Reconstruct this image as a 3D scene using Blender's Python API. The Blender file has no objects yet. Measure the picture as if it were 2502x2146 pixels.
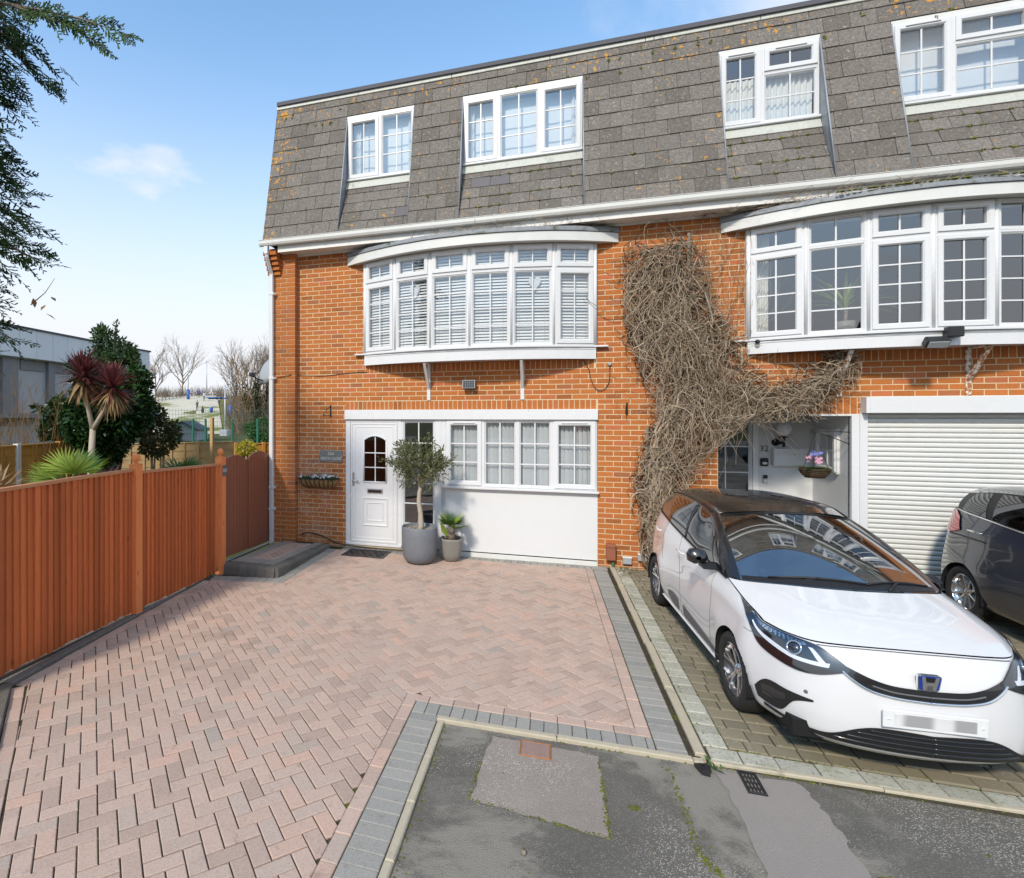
import bpy, bmesh, math, random
from mathutils import Vector, Matrix, noise as mnoise
from mathutils.bvhtree import BVHTree

# ------------------------------------------------------------------ camera, sky, sun, exposure
SC = bpy.context.scene
COL = SC.collection
PI = math.pi
R = math.radians
YAW = R(17.26)
CAM = Vector((0.0, -8.5, 2.2))
FPX, CXP, CYP, WPX, HPX = 1323.0, 940.0, 1017.0, 2502.0, 2146.0
cam_data = bpy.data.cameras.new('camera')
cam = bpy.data.objects.new('camera', cam_data)
COL.objects.link(cam)
cam.location = CAM
cam.rotation_euler = (R(90), 0, YAW)
cam_data.sensor_fit = 'HORIZONTAL'
cam_data.sensor_width = 36.0
cam_data.lens = 36.0 * FPX / WPX
cam_data.shift_x = (WPX / 2 - CXP) / WPX
cam_data.shift_y = -(HPX / 2 - CYP) / WPX
cam_data.clip_start = 0.05
cam_data.clip_end = 2000.0
SC.camera = cam

SUN_DIR = Vector((0.24, 1.0, -0.80)).normalized()      # the way the light travels
SUN_ELEV = math.asin(-SUN_DIR.z)
sun_data = bpy.data.lights.new('sun', 'SUN')
sun = bpy.data.objects.new('sun', sun_data)
COL.objects.link(sun)
sun.rotation_euler = SUN_DIR.to_track_quat('-Z', 'Y').to_euler()
sun_data.energy = 2.0
sun_data.angle = R(5.0)
sun_data.color = (1.0, 0.90, 0.76)

world = bpy.data.worlds.new('World')
SC.world = world
world.use_nodes = True
wn = world.node_tree.nodes
wl = world.node_tree.links
wn.clear()
w_out = wn.new('ShaderNodeOutputWorld')
w_bg = wn.new('ShaderNodeBackground')
w_bg.inputs['Strength'].default_value = 0.15
sky = wn.new('ShaderNodeTexSky')
sky.sky_type = 'NISHITA'
sky.sun_disc = False
sky.sun_elevation = SUN_ELEV
sky.sun_rotation = math.atan2(-SUN_DIR.x, -SUN_DIR.y)
sky.air_density = 1.0
sky.dust_density = 0.3
sky.ozone_density = 2.0
w_tc = wn.new('ShaderNodeTexCoord')
w_sep = wn.new('ShaderNodeSeparateXYZ')
wl.new(w_tc.outputs['Generated'], w_sep.inputs[0])
def wmath(op, a, b=None, clamp=False):
    n = wn.new('ShaderNodeMath'); n.operation = op; n.use_clamp = clamp
    for i, v in enumerate((a, b)):
        if v is None: continue
        if isinstance(v, (int, float)): n.inputs[i].default_value = v
        else: wl.new(v, n.inputs[i])
    return n.outputs[0]
zc = wmath('MAXIMUM', w_sep.outputs['Z'], 0.03)
zd = wmath('ADD', zc, 0.10)
w_cmb = wn.new('ShaderNodeCombineXYZ')
wl.new(wmath('DIVIDE', w_sep.outputs['X'], zd), w_cmb.inputs[0])
wl.new(wmath('DIVIDE', w_sep.outputs['Y'], zd), w_cmb.inputs[1])
w_map = wn.new('ShaderNodeMapping')
w_map.inputs['Rotation'].default_value = (0, 0, R(35))
w_map.inputs['Scale'].default_value = (0.85, 2.3, 1.0)
w_map.inputs['Location'].default_value = (3.7, 1.3, 0.0)
wl.new(w_cmb.outputs[0], w_map.inputs[0])
def wnoise(scale, detail, rough, vec):
    n = wn.new('ShaderNodeTexNoise'); n.inputs['Scale'].default_value = scale
    n.inputs['Detail'].default_value = detail; n.inputs['Roughness'].default_value = rough
    n.inputs['Distortion'].default_value = 0.4
    wl.new(vec, n.inputs['Vector']); return n.outputs['Fac']
def wramp(v, a, b):
    n = wn.new('ShaderNodeMapRange'); n.interpolation_type = 'SMOOTHSTEP'
    wl.new(v, n.inputs[0]); n.inputs[1].default_value = a; n.inputs[2].default_value = b
    return n.outputs[0]
thin = wramp(wnoise(0.55, 6.0, 0.55, w_map.outputs[0]), 0.38, 0.78)
w_map2 = wn.new('ShaderNodeMapping'); w_map2.inputs['Location'].default_value = (8.27, 1.26, 0.0)
wl.new(w_cmb.outputs[0], w_map2.inputs[0])
puff = wramp(wnoise(0.62, 9.0, 0.52, w_map2.outputs[0]), 0.50, 0.64)
low = wramp(w_sep.outputs['Z'], 0.62, -0.02)
cloud = wmath('MAXIMUM', wmath('MULTIPLY', thin, wmath('ADD', wmath('MULTIPLY', low, 0.75), 0.12)), wmath('MULTIPLY', puff, 0.92))
cloud = wmath('MAXIMUM', cloud, wmath('ADD', wmath('MULTIPLY', low, 1.05), 0.10), True)
w_mix = wn.new('ShaderNodeMix'); w_mix.data_type = 'RGBA'
wl.new(cloud, w_mix.inputs[0])
w_hsv = wn.new('ShaderNodeHueSaturation')
w_hsv.inputs['Saturation'].default_value = 1.0
w_tint = wn.new('ShaderNodeMix'); w_tint.data_type = 'RGBA'; w_tint.blend_type = 'MULTIPLY'; w_tint.inputs[0].default_value = 1.0
wl.new(sky.outputs[0], w_tint.inputs[6]); w_tint.inputs[7].default_value = (.72, 1.06, 1.14, 1)
wl.new(w_tint.outputs[2], w_hsv.inputs['Color'])
wl.new(w_hsv.outputs[0], w_mix.inputs[6])
w_mix.inputs[7].default_value = (3.45, 3.55, 3.75, 1.0)
wl.new(w_mix.outputs[2], w_bg.inputs[0])
wl.new(w_bg.outputs[0], w_out.inputs[0])

SC.view_settings.view_transform = 'Standard'
SC.view_settings.look = 'None'
SC.view_settings.gamma = 1.0
SC.view_settings.use_curve_mapping = False
SC.view_settings.exposure = 0.85
SC.render.engine = 'CYCLES'
SC.cycles.use_denoising = True
SC.cycles.use_adaptive_sampling = True
SC.cycles.adaptive_threshold = 0.015
SC.cycles.max_bounces = 7
SC.cycles.transparent_max_bounces = 12
SC.cycles.caustics_reflective = False
SC.cycles.caustics_refractive = False

# ------------------------------------------------------------------ projection helpers (placing things from measured picture points)
CY_, SY_ = math.cos(YAW), math.sin(YAW)
def at(u, v, depth):
    """world point seen at native picture point (u, v), depth metres in front of the camera"""
    a = (u - CXP) / FPX * depth; b = (CYP - v) / FPX * depth
    return Vector((a * CY_ - depth * SY_, a * SY_ + depth * CY_ + CAM.y, CAM.z + b))
def disp(x, y, depth): return at(x * 1.2075, y * 1.2075, depth)
def scr(p):
    dx, dy = p[0], p[1] - CAM.y
    X = dx * CY_ + dy * SY_; Z = -dx * SY_ + dy * CY_
    return CXP + FPX * X / Z, CYP - FPX * (p[2] - CAM.z) / Z, Z

# ------------------------------------------------------------------ materials
MATS = {}
class NT:
    def __init__(self, name):
        self.m = bpy.data.materials.new(name); self.m.use_nodes = True
        self.t = self.m.node_tree; self.n = self.t.nodes; self.l = self.t.links
        self.n.clear(); self.out = self.n.new('ShaderNodeOutputMaterial')
        self._pos = None
    def node(self, kind, **kw):
        n = self.n.new(kind)
        for k, v in kw.items(): setattr(n, k, v)
        return n
    def set(self, sock, v):
        if hasattr(v, 'is_linked'): self.l.new(v, sock)
        elif isinstance(v, (tuple, list)) and len(v) == 3 and sock.type == 'RGBA': sock.default_value = (*v, 1)
        else: sock.default_value = v
    def pos(self):
        if self._pos is None: self._pos = self.node('ShaderNodeNewGeometry')
        return self._pos.outputs['Position']
    def math(self, op, a, b=None, clamp=False):
        n = self.node('ShaderNodeMath', operation=op); n.use_clamp = clamp
        self.set(n.inputs[0], a)
        if b is not None: self.set(n.inputs[1], b)
        return n.outputs[0]
    def mapping(self, scale=(1, 1, 1), rot=(0, 0, 0), vec=None):
        n = self.node('ShaderNodeMapping'); n.inputs['Scale'].default_value = scale; n.inputs['Rotation'].default_value = rot
        self.l.new(vec or self.pos(), n.inputs[0]); return n.outputs[0]
    def noise(self, scale, detail=4, rough=.55, vec=None, dist=0.0):
        n = self.node('ShaderNodeTexNoise'); n.inputs['Scale'].default_value = scale
        n.inputs['Detail'].default_value = detail; n.inputs['Roughness'].default_value = rough; n.inputs['Distortion'].default_value = dist
        self.l.new(vec or self.pos(), n.inputs['Vector']); return n.outputs['Fac']
    def voro(self, scale, vec=None, feature='F1', out='Distance'):
        n = self.node('ShaderNodeTexVoronoi'); n.feature = feature; n.inputs['Scale'].default_value = scale
        self.l.new(vec or self.pos(), n.inputs['Vector']); return n.outputs[out]
    def ramp(self, v, a, b, lo=0.0, hi=1.0):
        n = self.node('ShaderNodeMapRange'); n.interpolation_type = 'SMOOTHSTEP'
        self.set(n.inputs[0], v); n.inputs[1].default_value = a; n.inputs[2].default_value = b
        n.inputs[3].default_value = lo; n.inputs[4].default_value = hi; return n.outputs[0]
    def mix(self, f, a, b, mode='MIX'):
        n = self.node('ShaderNodeMix', data_type='RGBA', blend_type=mode)
        self.set(n.inputs[0], f); self.set(n.inputs[6], a); self.set(n.inputs[7], b); return n.outputs[2]
    def rnd(self):
        """one random number for each object and each loose piece"""
        o = self.node('ShaderNodeObjectInfo').outputs['Random']
        g = self.node('ShaderNodeNewGeometry').outputs['Random Per Island']
        return self.math('FRACT', self.math('ADD', o, self.math('MULTIPLY', g, 7.31)))
    def cramp(self, v, stops):
        n = self.node('ShaderNodeValToRGB'); self.set(n.inputs[0], v)
        e = n.color_ramp.elements
        while len(e) < len(stops): e.new(0.5)
        for i, (p, c) in enumerate(stops): e[i].position = p; e[i].color = (*c, 1)
        return n.outputs[0]
    def bump(self, h, strength=.3, dist=.004):
        n = self.node('ShaderNodeBump'); n.inputs['Strength'].default_value = strength; n.inputs['Distance'].default_value = dist
        self.set(n.inputs['Height'], h); return n.outputs[0]
    def bsdf(self, color, rough=.6, metal=0.0, spec=.4, normal=None, coat=0.0, **kw):
        b = self.node('ShaderNodeBsdfPrincipled')
        self.set(b.inputs['Base Color'], color); self.set(b.inputs['Roughness'], rough); self.set(b.inputs['Metallic'], metal)
        b.inputs['Specular IOR Level'].default_value = spec
        b.inputs['Coat Weight'].default_value = coat; b.inputs['Coat Roughness'].default_value = 0.03
        if normal: self.l.new(normal, b.inputs['Normal'])
        for k, v in kw.items(): self.set(b.inputs[k], v)
        self.l.new(b.outputs[0], self.out.inputs[0]); return b
    def done(self): MATS[self.m.name] = self.m; return self.m

def plain(name, color, rough=.55, var=.12, scale=9.0, metal=0, spec=.4, bump=0.0, bscale=60, piece=0.0, coat=0.0, dirt=0.0, dirtcol=(.12, .11, .09)):
    t = NT(name)
    n1 = t.noise(scale, 5, .6)
    f = t.math('MULTIPLY', t.math('SUBTRACT', n1, .5), var * 2)
    f = t.math('ADD', f, 1.0)
    if piece:
        f = t.math('MULTIPLY', f, t.math('ADD', t.math('MULTIPLY', t.math('SUBTRACT', t.rnd(), .5), piece * 2), 1.0))
    cc = t.node('ShaderNodeCombineXYZ')
    for i in range(3): t.l.new(f, cc.inputs[i])
    c = t.mix(1.0, color, cc.outputs[0], 'MULTIPLY')
    if dirt:
        c = t.mix(t.math('MULTIPLY', t.ramp(t.noise(2.3, 7, .65), .48, .75), dirt), c, dirtcol)
    nm = t.bump(t.noise(bscale, 4, .6), .5, bump) if bump else None
    r = t.math('ADD', t.math('MULTIPLY', t.math('SUBTRACT', n1, .5), .15), rough, True)
    t.bsdf(c, r, metal, spec, nm, coat)
    return t.done()

def leafmat(name, c1, c2, rough=.45, trans=.25, tip=None):
    t = NT(name)
    c = t.mix(t.rnd(), c1, c2)
    c = t.mix(t.math('MULTIPLY', t.noise(6, 3), .5), c, tuple(x * .6 for x in c1))
    d = t.node('ShaderNodeBsdfPrincipled'); t.set(d.inputs['Base Color'], c); d.inputs['Roughness'].default_value = rough
    d.inputs['Specular IOR Level'].default_value = .35
    tr = t.node('ShaderNodeBsdfTranslucent'); t.set(tr.inputs[0], c)
    mx = t.node('ShaderNodeMixShader'); mx.inputs[0].default_value = trans
    t.l.new(d.outputs[0], mx.inputs[1]); t.l.new(tr.outputs[0], mx.inputs[2]); t.l.new(mx.outputs[0], t.out.inputs[0])
    return t.done()

def make_materials():
    # --- facing brick: orange sand-faced, some browner pieces
    t = NT('brick')
    r = t.rnd()
    c = t.cramp(r, [(0, (.27, .088, .026)), (.15, (.38, .120, .030)), (.5, (.45, .145, .036)), (.85, (.40, .122, .033)), (.94, (.46, .135, .06)), (1, (.24, .095, .045))])
    n = t.noise(38, 6, .65)
    c = t.mix(t.ramp(n, .35, .75), c, t.mix(.4, c, (.52, .22, .08)))
    c = t.mix(t.math('MULTIPLY', t.ramp(t.noise(1.6, 5), .5, .8), .25), c, (.25, .10, .05))
    sp_ = t.node('ShaderNodeSeparateXYZ'); t.l.new(t.pos(), sp_.inputs[0])          # pale scars where an old creeper clung
    reg = t.math('MULTIPLY', t.math('MULTIPLY', t.ramp(sp_.outputs[0], -4.35, -4.0), t.ramp(sp_.outputs[0], -3.4, -3.75)), t.ramp(sp_.outputs[2], 2.0, 1.55))
    vein = t.ramp(t.voro(13, t.mapping((1, 1, .8)), 'DISTANCE_TO_EDGE'), .035, .0)
    c = t.mix(t.math('MULTIPLY', t.math('MULTIPLY', reg, vein), t.ramp(t.noise(5, 4), .35, .6)), c, (.72, .60, .52))
    c = t.mix(t.math('MULTIPLY', reg, t.ramp(t.noise(3, 6), .4, .75, 0, .35)), c, (.62, .42, .32))
    t.bsdf(c, .85, 0, .2, t.bump(t.noise(140, 5, .7), .6, .002)); t.done()
    t = NT('mortar')
    c = t.mix(t.noise(14, 6, .7), (.55, .42, .25), (.68, .54, .36))
    t.bsdf(c, .92, 0, .1, t.bump(t.noise(120, 4), .6, .003)); t.done()
    # --- block paving
    def paving(name, stops, moss=.25):
        t = NT(name)
        c = t.cramp(t.rnd(), stops)
        sp = t.voro(330)
        c = t.mix(t.ramp(sp, .10, .40, .7, 0), c, (.74, .67, .60))
        c = t.mix(t.ramp(t.noise(95, 4, .75), .45, .75, 0, .45), c, (.20, .15, .12))
        c = t.mix(t.math('MULTIPLY', t.ramp(t.noise(260, 3, .7), .52, .75), .5), c, (.12, .09, .08))
        st = t.math('MULTIPLY', t.ramp(t.noise(1.7, 8, .72), .58, .74), .5)
        c = t.mix(st, c, (.16, .115, .085))
        st2 = t.math('MULTIPLY', t.ramp(t.noise(11, 6, .7), .58, .72), .45)
        c = t.mix(st2, c, (.17, .11, .075))
        t.bsdf(c, .88, 0, .25, t.bump(t.noise(300, 4, .7), .7, .0022)); t.done()
    paving('block_red', [(0, (.40, .29, .235)), (.3, (.48, .345, .28)), (.62, (.53, .38, .305)), (.8, (.45, .35, .29)), (.93, (.56, .365, .28)), (1, (.37, .315, .268))])
    paving('block_grey', [(0, (.27, .265, .24)), (.5, (.32, .31, .28)), (1, (.24, .24, .225))])
    paving('block_dark', [(0, (.095, .090, .078)), (.5, (.13, .123, .108)), (1, (.105, .10, .088))])
    t = NT('flag')
    c = t.cramp(t.rnd(), [(0, (.21, .185, .125)), (.5, (.25, .215, .15)), (1, (.175, .155, .115))])
    li = t.ramp(t.noise(46, 6, .75, dist=.6), .55, .66)
    big = t.ramp(t.noise(1.1, 4), .36, .62)
    c = t.mix(t.math('MULTIPLY', li, t.math('ADD', t.math('MULTIPLY', big, .7), .12)), c, (.46, .44, .38))
    c = t.mix(t.math('MULTIPLY', t.ramp(t.noise(3.2, 6), .52, .75), .4), c, (.09, .10, .04))
    t.bsdf(c, .9, 0, .2, t.bump(t.noise(200, 4), .6, .002)); t.done()
    t = NT('flag_pale')
    c = t.cramp(t.rnd(), [(0, (.40, .385, .32)), (.5, (.47, .46, .38)), (1, (.36, .35, .29))])
    c = t.mix(t.ramp(t.noise(60, 6, .75), .50, .68), c, (.15, .14, .11))
    c = t.mix(t.math('MULTIPLY', t.ramp(t.noise(4, 6), .50, .7), .35), c, (.16, .17, .06))
    t.bsdf(c, .9, 0, .2, t.bump(t.noise(200, 4), .6, .002)); t.done()
    t = NT('joint_sand')
    c = t.mix(t.noise(20, 5), (.035, .032, .02), (.10, .085, .06))
    c = t.mix(t.ramp(t.noise(2.6, 6), .5, .68), c, (.10, .12, .02))
    t.bsdf(c, .95, 0, .1, t.bump(t.noise(160), .8, .004)); t.done()
    t = NT('concrete_edge')
    c = t.mix(t.noise(30, 6, .7), (.38, .33, .24), (.52, .46, .35))
    c = t.mix(t.ramp(t.noise(4, 7, .7), .55, .75, 0, .8), c, (.16, .15, .10))
    c = t.mix(t.ramp(t.voro(70), .06, .16, .5, 0), c, (.12, .10, .08))
    t.bsdf(c, .9, 0, .2, t.bump(t.noise(130), .7, .004)); t.done()
    # --- asphalt
    def asphalt(name, a, b, stone, worn, moss=.5, sc=125):
        t = NT(name)
        c = t.mix(t.noise(2.2, 7, .65), a, b)
        ch = t.voro(sc, out='Color')
        sepc = t.node('ShaderNodeSeparateColor'); t.l.new(ch, sepc.inputs[0])
        cd = t.voro(sc)
        stn = t.math('MULTIPLY', t.ramp(sepc.outputs[0], .45, .8), t.ramp(cd, .55, .25))
        w = t.ramp(t.noise(1.35, 6, .6, dist=.3), .46, .60)
        c = t.mix(t.math('MULTIPLY', stn, t.math('ADD', t.math('MULTIPLY', w, .75), .25)), c, stone)
        w2 = t.ramp(t.noise(.9, 7, .62, dist=.5), .50, .58)
        c = t.mix(t.math('MULTIPLY', w2, .72), c, worn)
        c = t.mix(t.math('MULTIPLY', t.ramp(t.noise(1.9, 8, .7), .60, .72), moss), c, (.085, .085, .03))
        t.bsdf(c, .86, 0, .3, t.bump(t.math('ADD', cd, t.noise(500, 2)), .9, .0045)); t.done()
    asphalt('asphalt', (.09, .083, .07), (.20, .183, .155), (.58, .53, .46), (.33, .30, .25), .6)
    asphalt('asphalt_patch', (.25, .213, .183), (.37, .315, .272), (.68, .60, .52), (.36, .308, .265), .15, 130)
    asphalt('asphalt_trench', (.31, .272, .245), (.37, .326, .292), (.50, .445, .40), (.34, .30, .27), .05, 260)
    t = NT('ground')
    c = t.mix(t.noise(.6, 6), (.05, .065, .02), (.10, .10, .045))
    t.bsdf(c, .95, 0, .1); t.done()
    # --- roof tiles: weathered fibre slate with lichen
    t = NT('roof_tile')
    c = t.cramp(t.rnd(), [(0, (.16, .143, .126)), (.4, (.205, .184, .164)), (.8, (.235, .212, .190)), (1, (.18, .163, .146))])
    c = t.mix(t.ramp(t.noise(34, 7, .8), .38, .66), c, t.mix(.62, c, (.06, .055, .045)))
    c = t.mix(t.ramp(t.noise(30, 5, .75, dist=.5), .60, .66, 0, .8), c, (.46, .44, .38))
    c = t.mix(t.math('MULTIPLY', t.ramp(t.noise(19, 5, .7), .60, .66), t.ramp(t.noise(1.3, 3), .46, .62)), c, (.30, .27, .22))
    px_ = t.node('ShaderNodeSeparateXYZ'); t.l.new(t.pos(), px_.inputs[0])
    verge = t.math('ADD', t.ramp(px_.outputs[0], -3.9, -4.6, 0, .085), t.ramp(px_.outputs[2], 7.0, 7.6, 0, .045))
    org = t.math('MULTIPLY', t.ramp(t.math('ADD', t.noise(15, 4, .6, dist=.3), verge), .635, .68), t.ramp(t.math('ADD', t.noise(1.15, 3, .5), verge), .47, .60))
    c = t.mix(t.math('MULTIPLY', org, .85), c, (.58, .27, .03))
    c = t.mix(t.ramp(t.noise(2.4, 6, .65), .60, .8, 0, .5), c, (.06, .07, .03))
    t.bsdf(c, .93, 0, .15, t.bump(t.noise(110, 5, .7), .8, .004)); t.done()
    plain('roof_tile_new', (.12, .11, .115), .7, .2, 30, piece=.15)
    t = NT('lead')
    c = t.mix(t.noise(7, 6, .7), (.22, .24, .27), (.42, .45, .48))
    c = t.mix(t.ramp(t.noise(3, 6), .55, .8, 0, .6), c, (.55, .57, .57))
    t.bsdf(c, .55, .35, .4, t.bump(t.noise(18, 4), .4, .004)); t.done()
    t = NT('lead_pale')
    st = t.noise(5, 6, .7, t.mapping((6, 6, 1.0)))
    c = t.mix(st, (.36, .38, .36), (.62, .62, .54))
    c = t.mix(t.ramp(t.noise(7, 5), .58, .75, 0, .5), c, (.22, .23, .20))
    t.bsdf(c, .6, .1, .4, t.bump(t.noise(18, 4), .4, .004)); t.done()
    t = NT('lead_dark')
    c = t.mix(t.noise(16, 7, .75), (.11, .115, .12), (.36, .38, .40))
    c = t.mix(t.ramp(t.noise(8, 6), .55, .7), c, (.09, .10, .05))
    t.bsdf(c, .65, .2, .4, t.bump(t.noise(26, 4), .6, .006)); t.done()
    # --- plastics, paint
    plain('pvc', (.67, .675, .68), .28, .02, 3, spec=.5)
    plain('pvc_old', (.66, .66, .63), .4, .06, 6, spec=.45, dirt=.22, dirtcol=(.42, .40, .33))
    plain('soffit', (.72, .71, .68), .5, .08, 3, dirt=.35, dirtcol=(.40, .36, .29))
    plain('render_white', (.655, .66, .665), .8, .03, 5, spec=.2, bump=.0015, bscale=220)
    plain('black_plastic', (.022, .022, .024), .4, .2, 20)
    plain('black_iron', (.02, .02, .02), .45, .3, 40)
    plain('grey_plastic', (.34, .36, .37), .5, .1, 20)
    plain('silver', (.62, .62, .61), .3, .08, 20, metal=.9)
    plain('slate_sign', (.20, .185, .165), .65, .2, 12)
    plain('lettering', (.72, .68, .58), .6, .05)
    plain('room', (.20, .195, .185), .9, .1, 1)
    plain('curtain', (.72, .71, .66), .9, .05, 3)
    plain('net_curtain', (.66, .67, .67), .9, .05, 3)
    plain('blind', (.80, .81, .81), .6, .04, 3)
    plain('blind_grey', (.70, .72, .74), .7, .05, 3)
    plain('rust', (.33, .13, .04), .85, .4, 24, bump=.002)
    t = NT('rusty_paint')
    c = t.mix(t.ramp(t.noise(20, 6, .7), .46, .56), (.68, .67, .62), (.34, .13, .04))
    t.bsdf(c, .7); t.done()
    # window glass: sees through, mirrors the sky
    def glass(name, ior, tint, rough=0.0, wavy=.10):
        t = NT(name)
        f0 = ((ior - 1) / (ior + 1)) ** 2; ge = t.node('ShaderNodeNewGeometry'); dt = t.node('ShaderNodeVectorMath'); dt.operation = 'DOT_PRODUCT'
        t.l.new(ge.outputs['Incoming'], dt.inputs[0]); t.l.new(ge.outputs['Normal'], dt.inputs[1])
        fz = t.math('POWER', t.math('SUBTRACT', 1.0, t.math('ABSOLUTE', dt.outputs['Value']), True), 5.0)
        frv = t.math('ADD', t.math('MULTIPLY', fz, 1 - f0), f0, True)
        tr = t.node('ShaderNodeBsdfTransparent'); tr.inputs[0].default_value = (*tint, 1)
        gl = t.node('ShaderNodeBsdfGlossy'); gl.inputs['Roughness'].default_value = rough
        gl.inputs['Color'].default_value = (.95, .97, 1, 1)
        nb = t.bump(t.noise(1.6, 2), wavy, .02); t.l.new(nb, gl.inputs['Normal'])
        mx = t.node('ShaderNodeMixShader'); t.l.new(frv, mx.inputs[0]); t.l.new(tr.outputs[0], mx.inputs[1]); t.l.new(gl.outputs[0], mx.inputs[2])
        t.l.new(mx.outputs[0], t.out.inputs[0]); t.done()
    glass('glass', 2.5, (.93, .95, .95))
    glass('glass_door', 1.7, (.75, .78, .78))
    glass('glass_car', 4.2, (.55, .62, .62), 0, .0)
    glass('glass_tint', 2.2, (.10, .11, .11), 0, .0)
    glass('lens', 1.7, (.9, .92, .95))
    # --- timber
    def timber(name, c1, c2, dark, sc=(1, 1, 1), piece=.5, rough=.75):
        t = NT(name)
        v = t.mapping(sc)
        g = t.noise(6, 7, .65, v, 1.2)
        c = t.mix(t.ramp(g, .3, .75), c1, c2)
        c = t.mix(t.math('MULTIPLY', t.rnd(), piece), c, tuple(x * .62 for x in c1))
        kn = t.ramp(t.voro(4.2, t.mapping((1.7, 1.7, .75))), .06, .13, .65, 0)
        c = t.mix(kn, c, dark)
        c = t.mix(t.ramp(t.noise(1.3, 6), .55, .8, 0, .45), c, dark)
        t.bsdf(c, rough, 0, .3, t.bump(g, .5, .002)); t.done()
    timber('fence_red', (.62, .165, .052), (.74, .225, .075), (.28, .075, .028), (9, 9, .8), .85)
    timber('fence_post', (.72, .215, .068), (.80, .275, .095), (.42, .115, .04), (9, 9, .8), .1)
    timber('cap_rail', (.50, .21, .095), (.60, .29, .145), (.24, .085, .04), (4, 1.2, 9), .2)
    timber('gate_brown', (.26, .095, .055), (.30, .115, .066), (.20, .075, .045), (9, 9, .8), .15, .5)
    timber('fence_yellow', (.50, .25, .055), (.58, .31, .08), (.26, .11, .02), (1, 1, 9), .35)
    timber('fence_pale', (.52, .36, .17), (.60, .44, .23), (.30, .18, .07), (1, 1, 9), .35)
    timber('driftwood', (.30, .25, .20), (.42, .36, .29), (.12, .09, .07), (3, 3, 3), .6)
    plain('bark', (.24, .19, .145), .9, .35, 22, bump=.006, bscale=50)
    plain('bark_pale', (.42, .36, .28), .9, .25, 26, bump=.004, bscale=60)
    plain('twig', (.20, .155, .115), .9, .25, 14, piece=.5)
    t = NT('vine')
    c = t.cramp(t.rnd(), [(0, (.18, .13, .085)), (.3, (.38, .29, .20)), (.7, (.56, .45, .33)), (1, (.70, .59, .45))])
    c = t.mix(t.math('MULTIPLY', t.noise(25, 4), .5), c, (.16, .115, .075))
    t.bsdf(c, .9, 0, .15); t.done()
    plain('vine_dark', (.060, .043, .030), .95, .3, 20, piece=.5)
    # --- leaves
    leafmat('leaf_camellia', (.012, .038, .010), (.045, .105, .025), .25, .15)
    leafmat('leaf_laurel', (.035, .085, .025), (.085, .14, .045), .35, .25)
    leafmat('leaf_olive', (.10, .12, .045), (.22, .235, .11), .5, .3)
    leafmat('leaf_palm', (.26, .38, .05), (.46, .55, .10), .4, .4)
    leafmat('leaf_palm_dark', (.05, .13, .02), (.13, .22, .05), .4, .3)
    leafmat('leaf_cordyline', (.15, .045, .045), (.27, .085, .08), .35, .3)
    leafmat('leaf_cordyline_old', (.32, .19, .09), (.46, .33, .17), .6, .25)
    leafmat('leaf_conifer', (.03, .085, .015), (.10, .18, .035), .55, .35)
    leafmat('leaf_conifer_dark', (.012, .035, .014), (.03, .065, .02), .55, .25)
    leafmat('leaf_yellow', (.42, .38, .03), (.62, .55, .07), .4, .35)
    leafmat('leaf_green', (.04, .11, .02), (.10, .20, .04), .45, .3)
    leafmat('leaf_dry', (.28, .16, .06), (.42, .27, .12), .7, .25)
    leafmat('leaf_ivy', (.06, .07, .022), (.12, .12, .045), .5, .25)
    leafmat('petal_white', (.75, .75, .72), (.85, .85, .82), .5, .3)
    leafmat('petal_pink', (.70, .32, .45), (.80, .48, .58), .5, .3)
    leafmat('petal_blue', (.16, .18, .50), (.28, .30, .62), .5, .3)
    plain('moss', (.115, .125, .015), .95, .5, 30, bump=.006, bscale=200, piece=.4)
    plain('soil', (.045, .032, .022), .95, .4, 40, bump=.01, bscale=90)
    plain('coir', (.30, .18, .075), .95, .35, 50, bump=.008, bscale=120)
    plain('wicker', (.10, .06, .035), .8, .4, 70, bump=.006, bscale=160, piece=.4)
    t = NT('pot_glaze')
    c = t.mix(t.noise(5, 6, .65), (.125, .135, .155), (.205, .215, .235))
    c = t.mix(t.ramp(t.noise(30, 5, .7), .62, .70, 0, .5), c, (.42, .43, .44))
    t.bsdf(c, .5, 0, .5, t.bump(t.noise(40), .2, .002)); t.done()
    t = NT('pot_stone')
    c = t.mix(t.noise(5, 6, .65), (.185, .175, .155), (.26, .245, .22))
    t.bsdf(c, .55, 0, .4, t.bump(t.noise(40), .2, .002)); t.done()
    # --- vehicles
    def paint(name, c, flake=0.0, rough=.32):
        t = NT(name); t.bsdf(c, rough, flake, .5, None, 1.0); t.done()
    paint('paint_white', (.66, .66, .665)); paint('paint_black', (.006, .006, .007)); paint('paint_blue', (.010, .014, .030), 0)
    plain('tyre', (.022, .022, .022), .75, .25, 30, bump=.002, bscale=90)
    plain('arch_liner', (.008, .008, .008), .9, .1)
    plain('trim_black', (.014, .014, .015), .45, .15, 12)
    plain('trim_grey', (.12, .12, .125), .5, .1, 12)
    plain('alloy', (.62, .62, .63), .22, .04, 12, metal=.95)
    plain('alloy_dark', (.10, .10, .11), .3, .1, 12, metal=.7)
    plain('alloy_silver', (.55, .54, .51), .3, .05, 12, metal=.9)
    plain('chrome', (.82, .83, .84), .08, .02, 4, metal=1)
    plain('emblem_blue', (.015, .05, .30), .25, .05)
    plain('lamp_white', (.82, .84, .88), .25, .03)
    t = NT('lamp_red'); t.bsdf((.55, .02, .03), .12, 0, .6, None, 1.0); t.done()
    plain('seat_fabric', (.09, .09, .095), .9, .15, 20)
    plain('dashboard', (.13, .14, .15), .7, .1, 20)
    t = NT('plate')
    v = t.noise(4.2, 1, .3, t.mapping((2.0, 2.0, .3)))
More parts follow.
